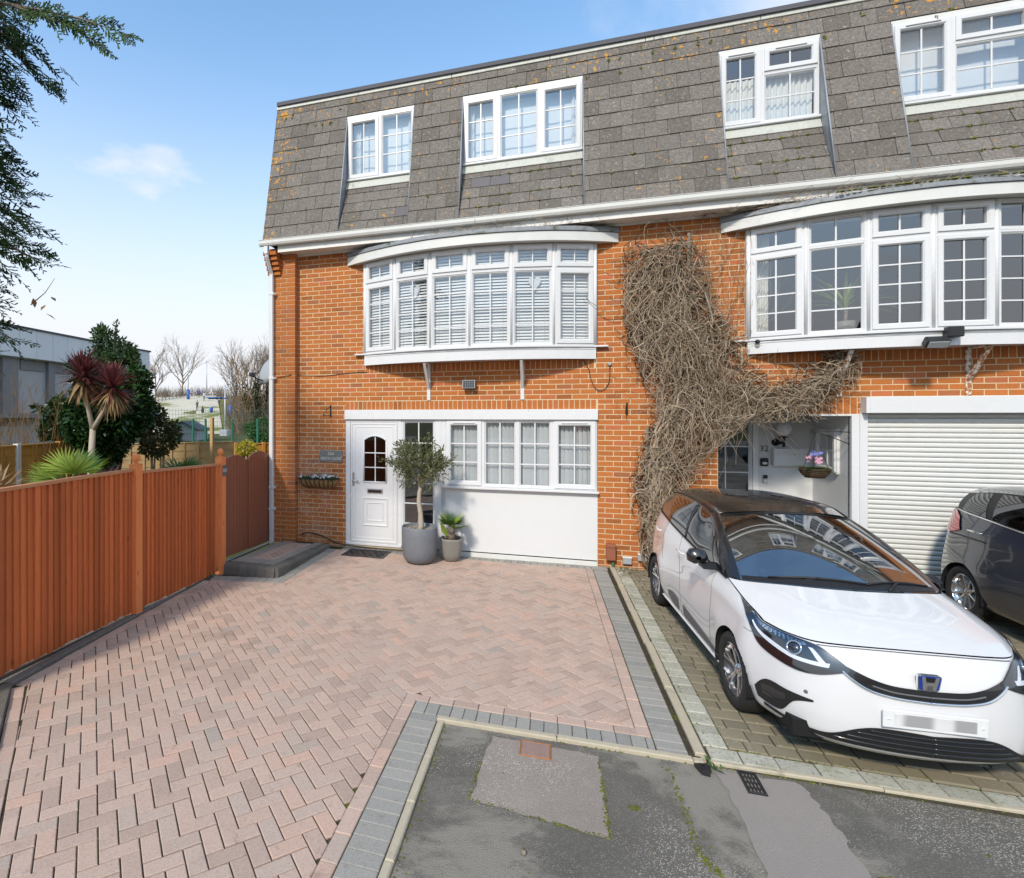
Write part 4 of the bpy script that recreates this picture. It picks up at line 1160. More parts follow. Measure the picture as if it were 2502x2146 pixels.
tag(mb.build('apron_moss', 'moss'), kind='stuff')
# ================================================================== things on and by the houses
def text_mesh(name, body, size, m, parent, M, ext=.002, font=None, align='CENTER'):
    cu = bpy.data.curves.new(name, 'FONT'); cu.body = body; cu.size = size; cu.extrude = ext; cu.align_x = align; cu.align_y = 'CENTER'
    o = bpy.data.objects.new('tmp', cu); COL.objects.link(o)
    dg = bpy.context.evaluated_depsgraph_get(); me = bpy.data.meshes.new_from_object(o.evaluated_get(dg))
    bpy.data.objects.remove(o); bpy.data.curves.remove(cu)
    me.materials.clear(); me.materials.append(MT(m)); me.name = name
    return link(name, me, parent, M)
FX = Matrix.Rotation(R(90), 4, 'X')
# slate name plate
t_ = thing('name_sign', 'grey slate house sign reading 32A BEECH CLOSE on the brick wall', 'sign', (-3.59, -.004, 1.52))
mb = MB(); mb.bev(-.213, -.014, -.098, .213, .0, .098, .004); mb.build('sign_plate', 'slate_sign', t_)
text_mesh('lettering', '32A', .070, 'lettering', t_, Matrix.Translation((0, -.0145, .042)) @ FX, .001)
text_mesh('lettering', 'BEECH CLOSE', .060, 'lettering', t_, Matrix.Translation((0, -.0145, -.038)) @ FX, .001)
for x in (-.2, .2):
    mb = MB(); mb.lathe([(0, -.018), (.006, -.0165), (.008, -.014)], 8, c=(x, 0, 0), axis='y'); mb.build('screw', 'silver', t_)
# wrought iron hook
def hook(loc, label, size=.22, drop=.21):
    t_ = thing('wall_bracket', label, 'bracket', loc)
    mb = MB(); mb.bev(-.012, -.008, -drop / 2, .012, 0, drop / 2, .003)
    mb.tube([(0, -.004, drop / 2 - .02), (-.02, -size * .5, drop * .18), (-.03, -size, -drop * .28)], .006, 6)
    mb.tube([(0, -.004, -drop / 2 + .03), (-.01, -size * .4, -drop * .33), (-.03, -size, -drop * .30)], .006, 6)
    mb.tube([(-.03 + .0, -size + .02 * math.cos(a), -drop * .32 + .022 * math.sin(a)) for a in [R(40 * k) for k in range(8)]], .005, 6)
    mb.build('iron_arm', 'black_iron', t_); return t_
hook((-3.60, -.002, 2.28), 'black wrought iron hook on the brick wall left of the front door')
hook((1.02, -.002, 2.305), 'black iron bracket on the brickwork beside the dry creeper', .10, .18)
# hayrack planter of pansies
t_ = thing('wall_planter', 'coir lined black hayrack wall planter of white pansies under the slate sign', 'planter', (-3.77, -.003, 1.145))
W2, Dp, Hp = .335, .20, .17
def hay(u, a):                                        # half basket section: a 0..1 from rim (front) to the wall (bottom)
    wid = 1 - .35 * a ** 1.6
    return (u * W2 * wid, -Dp * math.cos(a * PI / 2) ** .8 if a < 1 else -.002, -Hp * math.sin(a * PI / 2))
rows = [[hay(u / 12 - 1 if False else -1 + 2 * i / 16, a / 8) for i in range(17)] for a in range(9)]
mb = MB(); mb.grid([[(p[0] + uni(-.002, .002), p[1] * .94, p[2]) for p in r] for r in rows])
for e in (0, 16): mb.add([rows[a][e] for a in range(9)] + [(rows[0][e][0], -.002, 0)], [tuple(range(10))])
mb.build('coir_liner', 'coir', t_)
mb = MB(); mb.tube([(-W2, -.002, 0)] + [rows[0][i] for i in range(17)] + [(W2, -.002, 0)], .008, 6); mb.tube([(-W2, -.004, .0), (W2, -.004, .0)], .007, 6); mb.build('rim', 'black_iron', t_)
for i in range(1, 16, 2):
    mb = MB(); mb.tube([rows[a][i] for a in range(9)], .0065, 5); mb.build('iron_rib', 'black_iron', t_)
mb = MB(); mb.grid([[(x / 8 * W2 * .93, -Dp * .92 * k / 3, -.012 + uni(-.006, .008)) for x in range(-8, 9)] for k in range(4)]); mb.build('soil', 'soil', t_)
def leaf(mb, p, d, L, W, n=(0, 0, 1), bend=.25, m=0, seg=2):
    """one pointed leaf: a bent diamond blade from p along d"""
    d = Vector(d).normalized(); n = Vector(n); s = d.cross(n)
    s = s.normalized() if s.length > 1e-4 else d.orthogonal().normalized()
    n = s.cross(d).normalized(); p = Vector(p)
    prof = (0.15, 1.0, .0) if seg == 2 else (.2, .85, 1.0, .65, 0)
    vs = []; k = len(prof)
    for i, w in enumerate(prof):
        t = i / (k - 1); c = p + d * (L * t) - n * (bend * L * t * t)
        if w > 0: vs += [c - s * (W * w / 2), c + s * (W * w / 2)]
        else: vs.append(c)
    fs = [(2 * i, 2 * i + 1, 2 * i + 3, 2 * i + 2) for i in range(k - 2)] + [(2 * (k - 2), 2 * (k - 2) + 1, 2 * (k - 1))]
    mb.add([tuple(v) for v in vs], fs, m, True)
def rdir(zb=0.0):
    v = Vector((RNG.gauss(0, 1), RNG.gauss(0, 1), RNG.gauss(0, 1) + zb)); return v.normalized()
mb = MB()
for _ in range(240): leaf(mb, (uni(-W2, W2) * .95, -uni(0, Dp), uni(-.005, .02)), rdir(.9), uni(.03, .06), uni(.014, .024))
mb.build('foliage', 'leaf_green', t_)
for k in range(34):
    mb = MB(); c = Vector((uni(-W2, W2) * .96, -uni(.02, Dp), uni(.025, .062))); d = Vector((uni(-.4, .4), -1, uni(.1, .7))).normalized(); s = d.orthogonal().normalized()
    for a in range(5):
        q = Matrix.Rotation(a * 2 * PI / 5, 3, d) @ s; leaf(mb, c, q + d * .25, uni(.016, .022), .02, d, .1, 0, 4)
    mb.build('pansy_flower', 'petal_white' if RNG.random() < .85 else 'petal_blue', t_)
# solar wall light
t_ = thing('solar_light', 'small black framed solar wall light under the bow window', 'light', (-1.245, -.003, 2.69))
mb = MB(); mb.bev(-.095, -.10, -.045, .095, 0, .06, .008); mb.prism([(-.10, .06), (-.11, .06), (-.085, -.07), (-.02, -.07)], 'x', -.09, .09); mb.build('housing', 'black_plastic', t_)
mb = MB(); mb.bev(-.10, -.118, -.062, .10, -.098, .068, .006); mb.build('bezel', 'grey_plastic', t_)
for i in range(5):
    for j in range(4):
        mb = MB(); mb.bev(-.086 + i * .035, -.121, -.050 + j * .028, -.086 + i * .035 + .031, -.117, -.050 + j * .028 + .024, .002); mb.build('solar_cell', 'paint_blue', t_)
# house number on the gate post comes with the fence; satellite dish on the flank
t_ = thing('satellite_dish', 'grey satellite dish fixed to the end of the house', 'dish', (-4.71, .3, 2.95))
mb = MB(); mb.lathe([(0.0, .045), (.08, .040), (.16, .026), (.265, -.01), (.268, -.006), (.16, .032), (0, .05)], 28); dish = mb.build('reflector', 'grey_plastic', t_, Matrix.Translation((-.16, -.18, .06)) @ Matrix.Rotation(R(-28), 4, 'Z') @ Matrix.Rotation(R(68), 4, 'X'))
mb = MB(); mb.tube([(0, 0, -.05), (-.10, 0, -.05), (-.16, -.12, -.05)], .016, 8); mb.build('wall_mount', 'black_iron', t_)
mb = MB(); mb.tube([(-.15, -.16, -.14), (-.26, -.36, -.10), (-.30, -.46, -.04)], .012, 6); mb.build('feed_arm', 'black_iron', t_)
mb = MB(); mb.bev(-.34, -.52, -.06, -.26, -.42, .01, .01); mb.build('receiver', 'black_plastic', t_)
# cables
def cable(label, pts, r=.005, m='black_plastic', name='cable'):
    P = []
    pts = [Vector(p) for p in pts]
    for i in range(len(pts) - 1):
        a, b = pts[i], pts[i + 1]; pa = pts[max(i - 1, 0)]; nb_ = pts[min(i + 2, len(pts) - 1)]
        for k in range(5):
            t = k / 5; P.append(.5 * ((2 * a) + (b - pa) * t + (2 * pa - 5 * a + 4 * b - nb_) * t * t + (-pa + 3 * a - 3 * b + nb_) * t ** 3))
    P.append(pts[-1]); mb = MB(); mb.tube(P, r, 6); return tag(mb.build(name, m), label, 'cable')
cable('thin black cable running across the brickwork to the bow window', [(-4.55, -.125, 2.86), (-4.3, -.13, 2.90), (-4.19, -.01, 2.90), (-3.7, -.008, 2.885), (-3.3, -.008, 2.92), (-2.95, -.008, 2.93)])
cable('black cable hanging in a loop on the wall right of the bow window', [(.42, -.01, 3.03), (.50, -.01, 2.9), (.53, -.01, 2.75), (.60, -.02, 2.60), (.70, -.02, 2.585), (.78, -.015, 2.70), (.79, -.01, 2.93)])
cable('black hose lying along the foot of the wall by the step', [(-4.15, -.02, .15), (-4.05, -.05, .20), (-3.9, -.05, .20), (-3.7, -.08, .17), (-3.45, -.10, .08), (-3.1, -.05, .035), (-2.7, -.06, .03), (-2.3, -.05, .03)], .011)
t_ = thing('cable_cover', 'small grey weatherproof cable cover on the wall right of the bow window', 'cover', (.79, -.003, 2.955))
mb = MB(); mb.lathe([(0, -.03), (.018, -.028), (.028, -.012), (.03, 0)], 12, axis='y'); mb.build('dome', 'grey_plastic', t_); mb = MB(); mb.tube([(0, -.02, -.01), (0, -.016, -.05)], .006, 6); mb.build('cable_gland', 'black_plastic', t_)
# door mat
t_ = thing('door_mat', 'black rubber scroll pattern door mat before the front door', 'mat', (-2.84, -.345, .008))
mb = MB(); ring(mb, -.345, -.215, .345, .215, .03, 0, .012, .004); mb.build('mat_border', 'black_plastic', t_)
mb = MB()
for i in range(16):
    for j in range(10):
        x, y = -.30 + i * .04, -.18 + j * .04
        mb.tube([(x + .017 * math.cos(a), y + .017 * math.sin(a), .006) for a in [R(45 * k + (i * 70 + j * 40)) for k in range(7)]], .0045, 4, cap=False)
mb.build('scrollwork', 'black_plastic', t_)
# meter boxes and pipes at the foot of the wall between the houses
t_ = thing('gas_meter_box', 'brown plastic meter box low on the brick wall', 'meter box', (.80, 0, .115))
mb = MB(); mb.bev(-.065, -.10, 0, .065, 0, .235, .012); mb.build('box', 'gate_brown', t_); mb = MB(); mb.bev(-.06, -.112, .19, .06, -.095, .23, .006); mb.build('lid', 'gate_brown', t_)
for x, z, lab in ((1.02, .07, 'pale blue flap cover left of the white car\'s tail at the wall foot'), (1.22, .13, 'small grey box on the wall by the white car\'s rear wheel')):
    t_ = thing('utility_box', lab, 'utility box', (x, 0, z)); mb = MB(); mb.bev(-.06, -.055, 0, .06, 0, .10, .008); mb.build('box', 'grey_plastic', t_); mb = MB(); mb.bev(-.064, -.062, .09, .064, 0, .104, .004); mb.build('lid', 'blind_grey', t_)
t_ = thing('hose_tap', 'green outdoor tap connector at the foot of the brick wall', 'tap', (.83, -.05, 0)); mb = MB(); mb.tube([(0, 0, .0), (0, 0, .09)], .018, 10); mb.build('body', 'mesh_green', t_); mb = MB(); mb.tube([(0, 0, .09), (0, 0, .115), (.03, 0, .12)], .010, 8); mb.build('spout', 'black_plastic', t_)
# neighbour's flood light, sensor
t_ = thing('flood_light', 'black flood light with motion sensor on the neighbour\'s bow window skirt', 'light', (4.30, -.46, 3.14))
mb = MB(); mb.bev(-.13, -.16, -.06, .09, -.06, .05, .012); hs = mb.build('lamp_housing', 'black_plastic', t_, Matrix.Rotation(R(40), 4, 'X')); mb = MB(); mb.bev(-.115, -.168, -.05, .075, -.158, .035, .004); mb.build('lamp_glass', 'grey_plastic', hs)
mb = MB(); mb.bev(.08, -.11, -.02, .23, 0, .10, .01); mb.build('junction_box', 'black_plastic', t_); mb = MB(); mb.lathe([(0, -.05), (.03, -.04), (.04, -.01), (.03, .01)], 12, c=(-.07, -.05, -.07)); mb.build('sensor', 'black_plastic', t_)
mb = MB(); mb.tube([(.08, -.05, -.06), (.10, -.07, -.13), (.03, -.07, -.15), (-.02, -.06, -.11)], .006, 6); mb.build('flex', 'grey_plastic', t_)
t_ = thing('door_camera', 'tiny round black camera on the neighbour\'s bow window skirt', 'camera', (2.60, -.115, 3.19)); mb = MB(); mb.lathe([(0, -.07), (.022, -.062), (.03, -.03), (.022, 0)], 12, axis='y'); mb.build('body', 'black_plastic', t_); mb = MB(); mb.lathe([(0, -.074), (.01, -.071)], 10, axis='y'); mb.build('camera_lens', 'paint_blue', t_)
# neighbour's porch: wall lamp, number, letter box, key safe, bell
PY = 1.15
t_ = thing('porch_lamp', 'white globe wall lamp on a black bracket in the porch', 'lamp', (3.30, PY, 1.90))
mb = MB(); mb.lathe([(0, .10), (.05, .088), (.085, .055), (.10, 0), (.088, -.05), (.05, -.085), (0, -.095)], 20); mb.build('globe', 'lamp_white', t_, Matrix.Translation((.0, -.14, .10)))
mb = MB(); mb.bev(-.06, -.17, -.025, .06, -.11, .0, .006); mb.tube([(0, -.14, -.02), (0, -.14, -.16)], .018, 8); mb.tube([(0, -.14, -.10), (-.06, -.02, -.10)], .02, 8); mb.lathe([(0, -.03), (.05, -.025), (.055, 0)], 14, c=(-.06, 0, -.10), axis='y'); mb.build('bracket', 'black_iron', t_)
t_ = thing('house_number', 'bronze house number 32 on the white porch wall', 'number', (3.09, PY - .004, 1.70)); text_mesh('digits', '32', .13, 'slate_sign', t_, FX, .006)
t_ = thing('letter_box', 'white metal letter box on the porch wall beside number 32', 'letter box', (3.40, PY, 1.58)); mb = MB(); mb.bev(-.22, -.11, -.13, .22, 0, .12, .008); mb.build('box', 'pvc', t_); mb = MB(); mb.bev(-.225, -.118, .06, .225, -.108, .13, .004); mb.build('flap', 'pvc', t_); mb = MB(); mb.lathe([(0, -.124), (.01, -.121), (.012, -.117)], 10, c=(.05, 0, .045), axis='y'); mb.build('lock', 'silver', t_)
t_ = thing('key_safe', 'black key safe under the house number', 'key safe', (3.085, PY, 1.50)); mb = MB(); mb.bev(-.05, -.05, -.065, .05, 0, .06, .014); mb.build('case', 'black_plastic', t_); mb = MB(); mb.bev(-.033, -.056, -.035, .033, -.048, .0, .004); mb.build('cover', 'silver', t_)
t_ = thing('door_bell', 'slim video doorbell with black top below the key safe', 'doorbell', (3.10, PY, 1.24)); mb = MB(); mb.bev(-.032, -.022, -.065, .032, 0, .06, .006); mb.build('body', 'silver', t_); mb = MB(); mb.bev(-.030, -.025, .005, .030, -.02, .056, .004); mb.build('camera_face', 'black_plastic', t_); mb = MB(); mb.lathe([(0, -.027), (.014, -.025), (.016, -.021)], 14, c=(0, 0, -.03), axis='y'); mb.build('button', 'lamp_white', t_)
# hanging basket on its bracket
t_ = thing('hanging_bracket', 'black scrolled iron bracket carrying the flower basket by the garage', 'bracket', (3.70, .04, 1.93))
mb = MB(); mb.bev(-.004, -.012, -.19, .012, .012, .12, .003); mb.tube([(0, 0, .06), (-.42, -.05, .075)], .006, 6); mb.tube([(0, 0, -.10), (-.2, -.02, -.01), (-.40, -.05, .07)], .006, 6); mb.tube([(-.42 + .03 * math.cos(a), -.05, .08 + .035 * math.sin(a)) for a in [R(40 * k) for k in range(9)]], .005, 6); mb.build('iron_arm', 'black_iron', t_)
t_ = thing('hanging_basket', 'wicker hanging basket of pink and blue flowers with ferns', 'hanging basket', (3.29, -.02, 1.49))
mb = MB(); mb.lathe([(.0, -.11), (.08, -.10), (.14, -.05), (.17, .02), (.165, .025), (.12, 0.0), (0, .0)], 20); mb.build('wicker_bowl', 'wicker', t_)
for k in range(5):
    mb = MB(); z = -.09 + k * .025; r = .095 + .075 * math.sin((k + .6) / 5 * PI / 2); mb.tube([(r * math.cos(2 * PI * i / 16), r * math.sin(2 * PI * i / 16), z) for i in range(17)], .010, 5); mb.build('wicker_band', 'wicker', t_)
mb = MB()
for a in (0, 2.1, 4.2): mb.tube([(.15 * math.cos(a), .15 * math.sin(a), .02), (0, 0, .50)], .003, 4)
mb.build('chain', 'black_iron', t_)
for k in range(30):
    a = RNG.random() * 2 * PI; mb = MB(); L = uni(.16, .30); d = Vector((math.cos(a), math.sin(a), uni(-.1, .55))).normalized(); p0 = Vector((.06 * math.cos(a), .06 * math.sin(a), .03))
    side = d.cross(Vector((0, 0, 1))).normalized()
    for i in range(12):
        t = (i + 1) / 12; c = p0 + d * L * t - Vector((0, 0, .5 * L * t * t * .6))
        for s in (-1, 1): leaf(mb, c, side * s + d * .4, .055 * (1 - t * .75), .012, (0, 0, 1), .2)
    mb.build('fern_frond', 'leaf_green', t_)
for k in range(34):
    mb = MB(); blue = k % 3 == 0; a = RNG.random() * 2 * PI; r = uni(.0, .10); c = Vector((r * math.cos(a), r * math.sin(a) - .04, uni(.10, .19) + (.07 if blue else 0))); d = Vector((uni(-.5, .5), -1, uni(.2, .8))).normalized(); s = d.orthogonal().normalized()
    for i in range(6): leaf(mb, c, Matrix.Rotation(i * PI / 3, 3, d) @ s + d * .3, .022, .018, d, .1, 0, 4)
    mb.build('flower', 'petal_blue' if blue else 'petal_pink', t_)
# road furniture
t_ = thing('inspection_cover', 'reddish rectangular inspection cover set in the patched asphalt', 'manhole cover', (-.11, -4.785, -.006))
mb = MB(); ring(mb, -.10, -.085, .10, .085, .008, -.02, .004, .003); mb.build('cover_frame', 'rust', t_)
t = NT('cover_pink'); t.bsdf(t.mix(t.noise(20, 5), (.23, .15, .125), (.33, .22, .185)), .8, 0, .3, t.bump(t.noise(180), .5, .002)); t.done()
mb = MB(); mb.bev(-.091, -.076, -.02, .091, .076, .003, .003); mb.build('cover_plate', 'cover_pink', t_)
t_ = thing('drain_grate', 'black iron drain grate in the smooth grey trench patch', 'drain', (1.142, -4.737, -.006))
mb = MB(); ring(mb, -.05, -.105, .05, .105, .010, -.02, .010, .003); mb.build('grate_frame', 'black_iron', t_)
mb = MB(); mb.box(-.042, -.097, -.03, .042, .097, -.01); mb.build('drain_void', 'arch_liner', t_)
for k in range(5): mb = MB(); mb.bev(-.041 + k * .0185, -.096, -.01, -.031 + k * .0185, .096, .006, .002); mb.build('grate_bar', 'black_iron', t_)
for y in (-.05, 0, .05): mb = MB(); mb.bev(-.041, y - .006, -.011, .041, y + .006, .005, .002); mb.build('cross_bar', 'black_iron', t_)
t_ = thing('kerb_wedge', 'black rubber corner wedge lying in the gutter by weeds', 'rubber wedge', (.90, -4.69, -.008), R(8))
mb = MB(); mb.prism([(-.045, .035), (.055, .05), (.012, -.06), (-.03, -.045)], 'z', 0, .022); mb.build('wedge_body', 'black_plastic', t_)
for k in range(4): mb = MB(); mb.bev(-.03 + k * .018, -.03, .02, -.025 + k * .018, .03, .026, .001); mb.build('rib', 'black_plastic', t_)
t_ = thing('fallen_seed_case', 'small brown seed case lying on the asphalt', 'seed case', (-.14, -5.688, .0)); mb = MB(); mb.lathe([(0, .016), (.010, .011), (.013, 0), (.010, -.008), (0, -.012)], 10); mb.build('husk', 'bark', t_); mb = MB(); leaf(mb, (.0, .01, .005), (-.3, 1, .1), .03, .012); mb.build('husk_flap', 'leaf_dry', t_)
# ------------------------------------------------------------------ behind the glass
def venetian(p, q, z0, z1, label):
    o = thing('venetian_blind', label, 'blind', (p[0], p[1], z0)); L = math.hypot(q[0] - p[0], q[1] - p[1]); o.rotation_euler = (0, 0, math.atan2(q[1] - p[1], q[0] - p[0])); mb = MB(); z = .02
    while z < z1 - z0 - .05:
        mb.add([(.02, .05, z), (L - .02, .05, z), (L - .02, .075, z + .036), (.02, .075, z + .036)], [(0, 1, 2, 3)]); z += .045
    tag(mb.build('slats', 'blind', o), kind='stuff'); mb = MB(); mb.bev(.015, .045, z1 - z0 - .045, L - .015, .09, z1 - z0 - .01, .003); mb.build('head_rail', 'blind', o)
    mb = MB()
    for x in (.12, L - .12): mb.tube([(x, .045, .02), (x, .045, z1 - z0 - .03)], .0015, 4)
    mb.build('cord', 'blind', o)
names = ['leftmost', 'second', 'third', 'fourth', 'fifth', 'rightmost']
for i in range(6): venetian(ptsA[i], ptsA[i + 1], BZ0 + .04, BZ1 - .03, '%s white venetian blind behind the bow window over the front door' % names[i])
for i, nm in ((1, 'left'), (4, 'right')):
    p, q = ptsA[i], ptsA[i + 1]; c = ((p[0] + q[0]) / 2 + .03, (p[1] + q[1]) / 2 + .035)
    o = thing('heart_ornament', '%s white heart ornament hanging in the bow window' % nm, 'ornament', (c[0], c[1], BZ0 + .93)); o.rotation_euler = (0, 0, math.atan2(q[1] - p[1], q[0] - p[0]))
    h = [(.085 * math.sin(a) ** 3 * 1.05, (.0065 * (13 * math.cos(a) - 5 * math.cos(2 * a) - 2 * math.cos(3 * a) - math.cos(4 * a))) * (1.25 if math.cos(a) < 0 else 1)) for a in [2 * PI * k / 28 for k in range(28)]]
    mb = MB(); mb.prism(h, 'y', -.008, .008); mb.build('heart', 'pvc', o); mb = MB(); mb.tube([(0, 0, .06), (0, 0, .13)], .002, 4); mb.build('string', 'curtain', o)
o = thing('vertical_blind', 'grey vertical louvre blind behind the ground floor window strip', 'blind', (-.5, .075, 1.12))
x = -1.09
while x < 1.09:
    mb = MB(); a = R(30) + uni(-.10, .10); d = .036; mb.add([(x - d * math.cos(a), -d * math.sin(a) + .02, 0), (x + d * math.cos(a), d * math.sin(a) + .02, 0), (x + d * math.cos(a), d * math.sin(a) + .02, 1.0), (x - d * math.cos(a), -d * math.sin(a) + .02, 1.0)], [(0, 1, 2, 3)])
    mb.build('louvre', 'blind_grey', o); x += .062
mb = MB(); mb.bev(-1.1, .0, 1.0, 1.1, .04, 1.03, .004); mb.build('head_rail', 'blind', o)
def curtain(name, label, x0, x1, y, z0, z1, m, waves=9, amp=.018, group=None):
    n = waves * 6; rows = []
    for k in range(5):
        z = z0 + (z1 - z0) * k / 4; rows.append([(x0 + (x1 - x0) * i / n, y + amp * math.sin(i / 6 * 2 * PI + .8 * math.sin(k)) , z) for i in range(n + 1)])
    mb = MB(); mb.grid(rows); return tag(mb.build(name, m), label, 'curtain', group)
curtain('roller_blind', 'pale grey blind behind the two light dormer window', -3.31, -2.20, WY + .16, WB + .04, HEADZ - .05, 'blind_grey', 3, .004)
curtain('curtain', 'pale curtain at the left side of the two light dormer window', -3.31, -3.13, WY + .11, WB + .04, HEADZ - .05, 'net_curtain', 4)
curtain('curtain', 'pale curtain at the right side of the two light dormer window', -2.30, -2.20, WY + .11, WB + .04, HEADZ - .05, 'net_curtain', 3)
curtain('roller_blind', 'pale grey blind behind the three light dormer window', -1.34, .40, WY + .16, WB + .04, HEADZ - .05, 'blind_grey', 4, .004)
curtain('curtain', 'pale curtain at the left side of the three light dormer window', -1.34, -1.20, WY + .11, WB + .04, HEADZ - .05, 'net_curtain', 3)
curtain('curtain', 'pale curtain at the right side of the three light dormer window', .27, .40, WY + .11, WB + .04, HEADZ - .05, 'net_curtain', 3)
curtain('net_curtain', 'white net curtain in the neighbour\'s small dormer window', 2.25, 3.36, WY + .10, WB + .03, HEADZ - .36, 'curtain', 16, .02)
curtain('roller_blind', 'pale blind behind the dormer window at the picture\'s right edge', 4.2, 6.2, WY + .18, WB + .04, HEADZ - .05, 'blind_grey', 3, .004)
curtain('curtain', 'long cream curtain at the left end of the neighbour\'s bow window', 2.58, 2.80, .09, BZ0 + .03, BZ1 - .03, 'curtain', 7, .022)
# pot palm standing inside the neighbour's bow window
t_ = thing('indoor_plant', 'green strap leaved plant inside the neighbour\'s bow window', 'house plant', (3.62, -.02, BZ0 + .03))
mb = MB(); mb.lathe([(0, 0), (.09, 0), (.11, .16), (.10, .16), (.09, .14), (0, .14)], 18); mb.build('pot', 'pot_stone', t_); mb = MB(); mb.tube([(0, 0, .14), (.01, 0, .3)], .02, 8); mb.build('stem', 'bark', t_)
for k in range(26):
    mb = MB(); a = k * 2.4; leaf(mb, (0, 0, .28 + k * .004), (math.cos(a), math.sin(a) * .35, uni(.4, 2.2)), uni(.4, .65), .04, (0, 0, 1), uni(.3, .75), 0, 4); mb.build('strap_leaf', 'leaf_palm', t_)
# ================================================================== fence and gate
fence = thing('timber_fence', 'red stained feather edge fence along the left of the drive', 'fence', (-4.41, -3.6, 0))
FP = [(-1.98, -4.445), (-2.98, -4.415), (-3.64, -4.425), (-4.35, -4.41), (-4.9, -4.385), (-5.2, -4.38), (-6.3, -4.37)]
def fx(y):
    for (a, xa), (b, xb) in zip(FP[:-1], FP[1:]):
        if b <= y <= a: return xa + (xb - xa) * (y - a) / (b - a)
    return FP[-1][1]
def ftop(y): return 1.585 + .012 * math.sin(y * 1.3) + (.02 if y < -3.6 else -.01 + .02 * (y + 3.6) * -1)
bmesh_cache = {}
y = -2.04; k = 0
while y > -6.2:
    if abs(y + 3.60) > .05:
        mb = MB(); h = ftop(y) - .03; w = .072
        mb.prism([(-w / 2, .004), (w / 2, .004), (w / 2, -.004), (-w / 2, -.024)], 'z', .05 + uni(-.01, .01), h)
        o = mb.build('board', 'fence_red', fence); o.location = (fx(y) + .41 * 0 + 4.41, y + 3.6, 0); o.rotation_euler = (uni(-.004, .004), uni(-.004, .004), R(90) + math.atan2(fx(y - .1) - fx(y + .1), .2) * 1 + uni(-.02, .02))
    y -= .0675 + uni(-.002, .002)
def rail(y0, y1, z_off, name, m, w, h, xo=0.0):
    n = 10; mb = MB(); pr = []
    for i in range(n + 1):
        y = y0 + (y1 - y0) * i / n; z = ftop(y) + z_off if z_off > -.2 else z_off + 1.7
        pr.append([(fx(y) + 4.41 + xo - w / 2, y + 3.6, z), (fx(y) + 4.41 + xo + w / 2, y + 3.6, z), (fx(y) + 4.41 + xo + w / 2, y + 3.6, z + h), (fx(y) + 4.41 + xo - w / 2, y + 3.6, z + h)])
    vs = [p for r in pr for p in r]; fs = [(i * 4 + j, (i + 1) * 4 + j, (i + 1) * 4 + (j + 1) % 4, i * 4 + (j + 1) % 4) for i in range(n) for j in range(4)] + [(0, 1, 2, 3), (n * 4 + 3, n * 4 + 2, n * 4 + 1, n * 4)]
    mb.add(vs, fs); mb.build(name, m, fence)
rail(-2.0, -3.545, -.028, 'cap_rail', 'cap_rail', .062, .030); rail(-3.655, -6.2, -.028, 'cap_rail', 'cap_rail', .062, .030)
for z in (-1.25, -.75): rail(-2.0, -6.2, z, 'arris_rail', 'fence_red', .03, .05, -.03)
def finial(mb, x, y, z, r=.045):
    mb.bev(x - .052, y - .052, z, x + .052, y + .052, z + .012, .003)
    mb.lathe([(.022, z + .012), (.02, z + .03), (r, z + .055), (r + .004, z + .075), (r, z + .10), (.02, z + .125), (0, z + .128)], 14, c=(x, y, 0))
mb = MB(); mb.bev(-.05, -.05, -.02, .05, .05, 1.66, .004); finial(mb, 0, 0, 1.66); mb.build('fence_post', 'fence_post', fence, Matrix.Translation((.008, 0, 0)))
mb = MB(); mb.bev(-.055, -.05, -.02, .055, .05, 1.62, .004); finial(mb, 0, 0, 1.62, .04); gpost = mb.build('gate_post', 'fence_post', fence, Matrix.Translation((-.035, 1.66, 0)))
t_ = thing('number_plaque', 'dark slate plaque reading 32A on the gate post', 'plaque', (-4.389, -1.935, 1.44), R(90)); mb = MB(); mb.bev(-.046, -.010, -.075, .046, .0, .075, .004); mb.build('plate', 'trim_grey', t_); text_mesh('lettering', '32A', .062, 'pvc', t_, Matrix.Translation((0, -.0105, 0)) @ FX, .001)
A, B = Vector((-4.46, -1.875, 0)), Vector((-4.715, -.14, 0)); gd = (B - A); gl = gd.length; ga_ = math.atan2(gd.y, gd.x)
gate = thing('garden_gate', 'dark brown bow topped double garden gate beside the house', 'gate', (A.x, A.y, 0), ga_)
hl = gl / 2
for lf in range(2):
    n = 8; root = link('gate_leaf', None, gate); root.location = (lf * hl, (.0 if lf == 0 else -.012), 0)
    for i in range(n):
        x0 = .008 + (hl - .016) * i / n; x1 = .008 + (hl - .016) * (i + 1) / n - .006; mb = MB(); top = []
        for xx in (x0, (x0 + x1) / 2, x1):
            t = xx / hl; top.append((xx, 1.545 + .085 * math.sin(min(t * 1.15, 1) * PI) ** .8 - .02 * t + (.03 if lf and t > .5 else 0) * (t - .5) * 2))
        zb = .19 - .15 * ((lf * hl + x0) / gl)
        mb.prism([(x0, zb), (x1, zb)] + [(p[0], p[1]) for p in top[::-1]], 'y', -.014, .014); mb.build('plank', 'gate_brown', root)
    mb = MB(); mb.bev(.0, .014, .30, hl - .004, .045, .40, .003); mb.bev(0, .014, 1.25, hl - .004, .045, 1.35, .003); mb.build('ledge', 'gate_brown', root)
mb = MB(); mb.bev(hl - .02, -.035, .12, hl + .035, -.014, 1.50, .004); mb.build('cover_strip', 'gate_brown', gate)
mb = MB(); mb.bev(-.02, -.03, .06, gl, .02, .085, .003); o = mb.build('threshold_bar', 'trim_grey', gate); o.rotation_euler = (0, R(4.2), 0); o.location = (0, 0, .05)

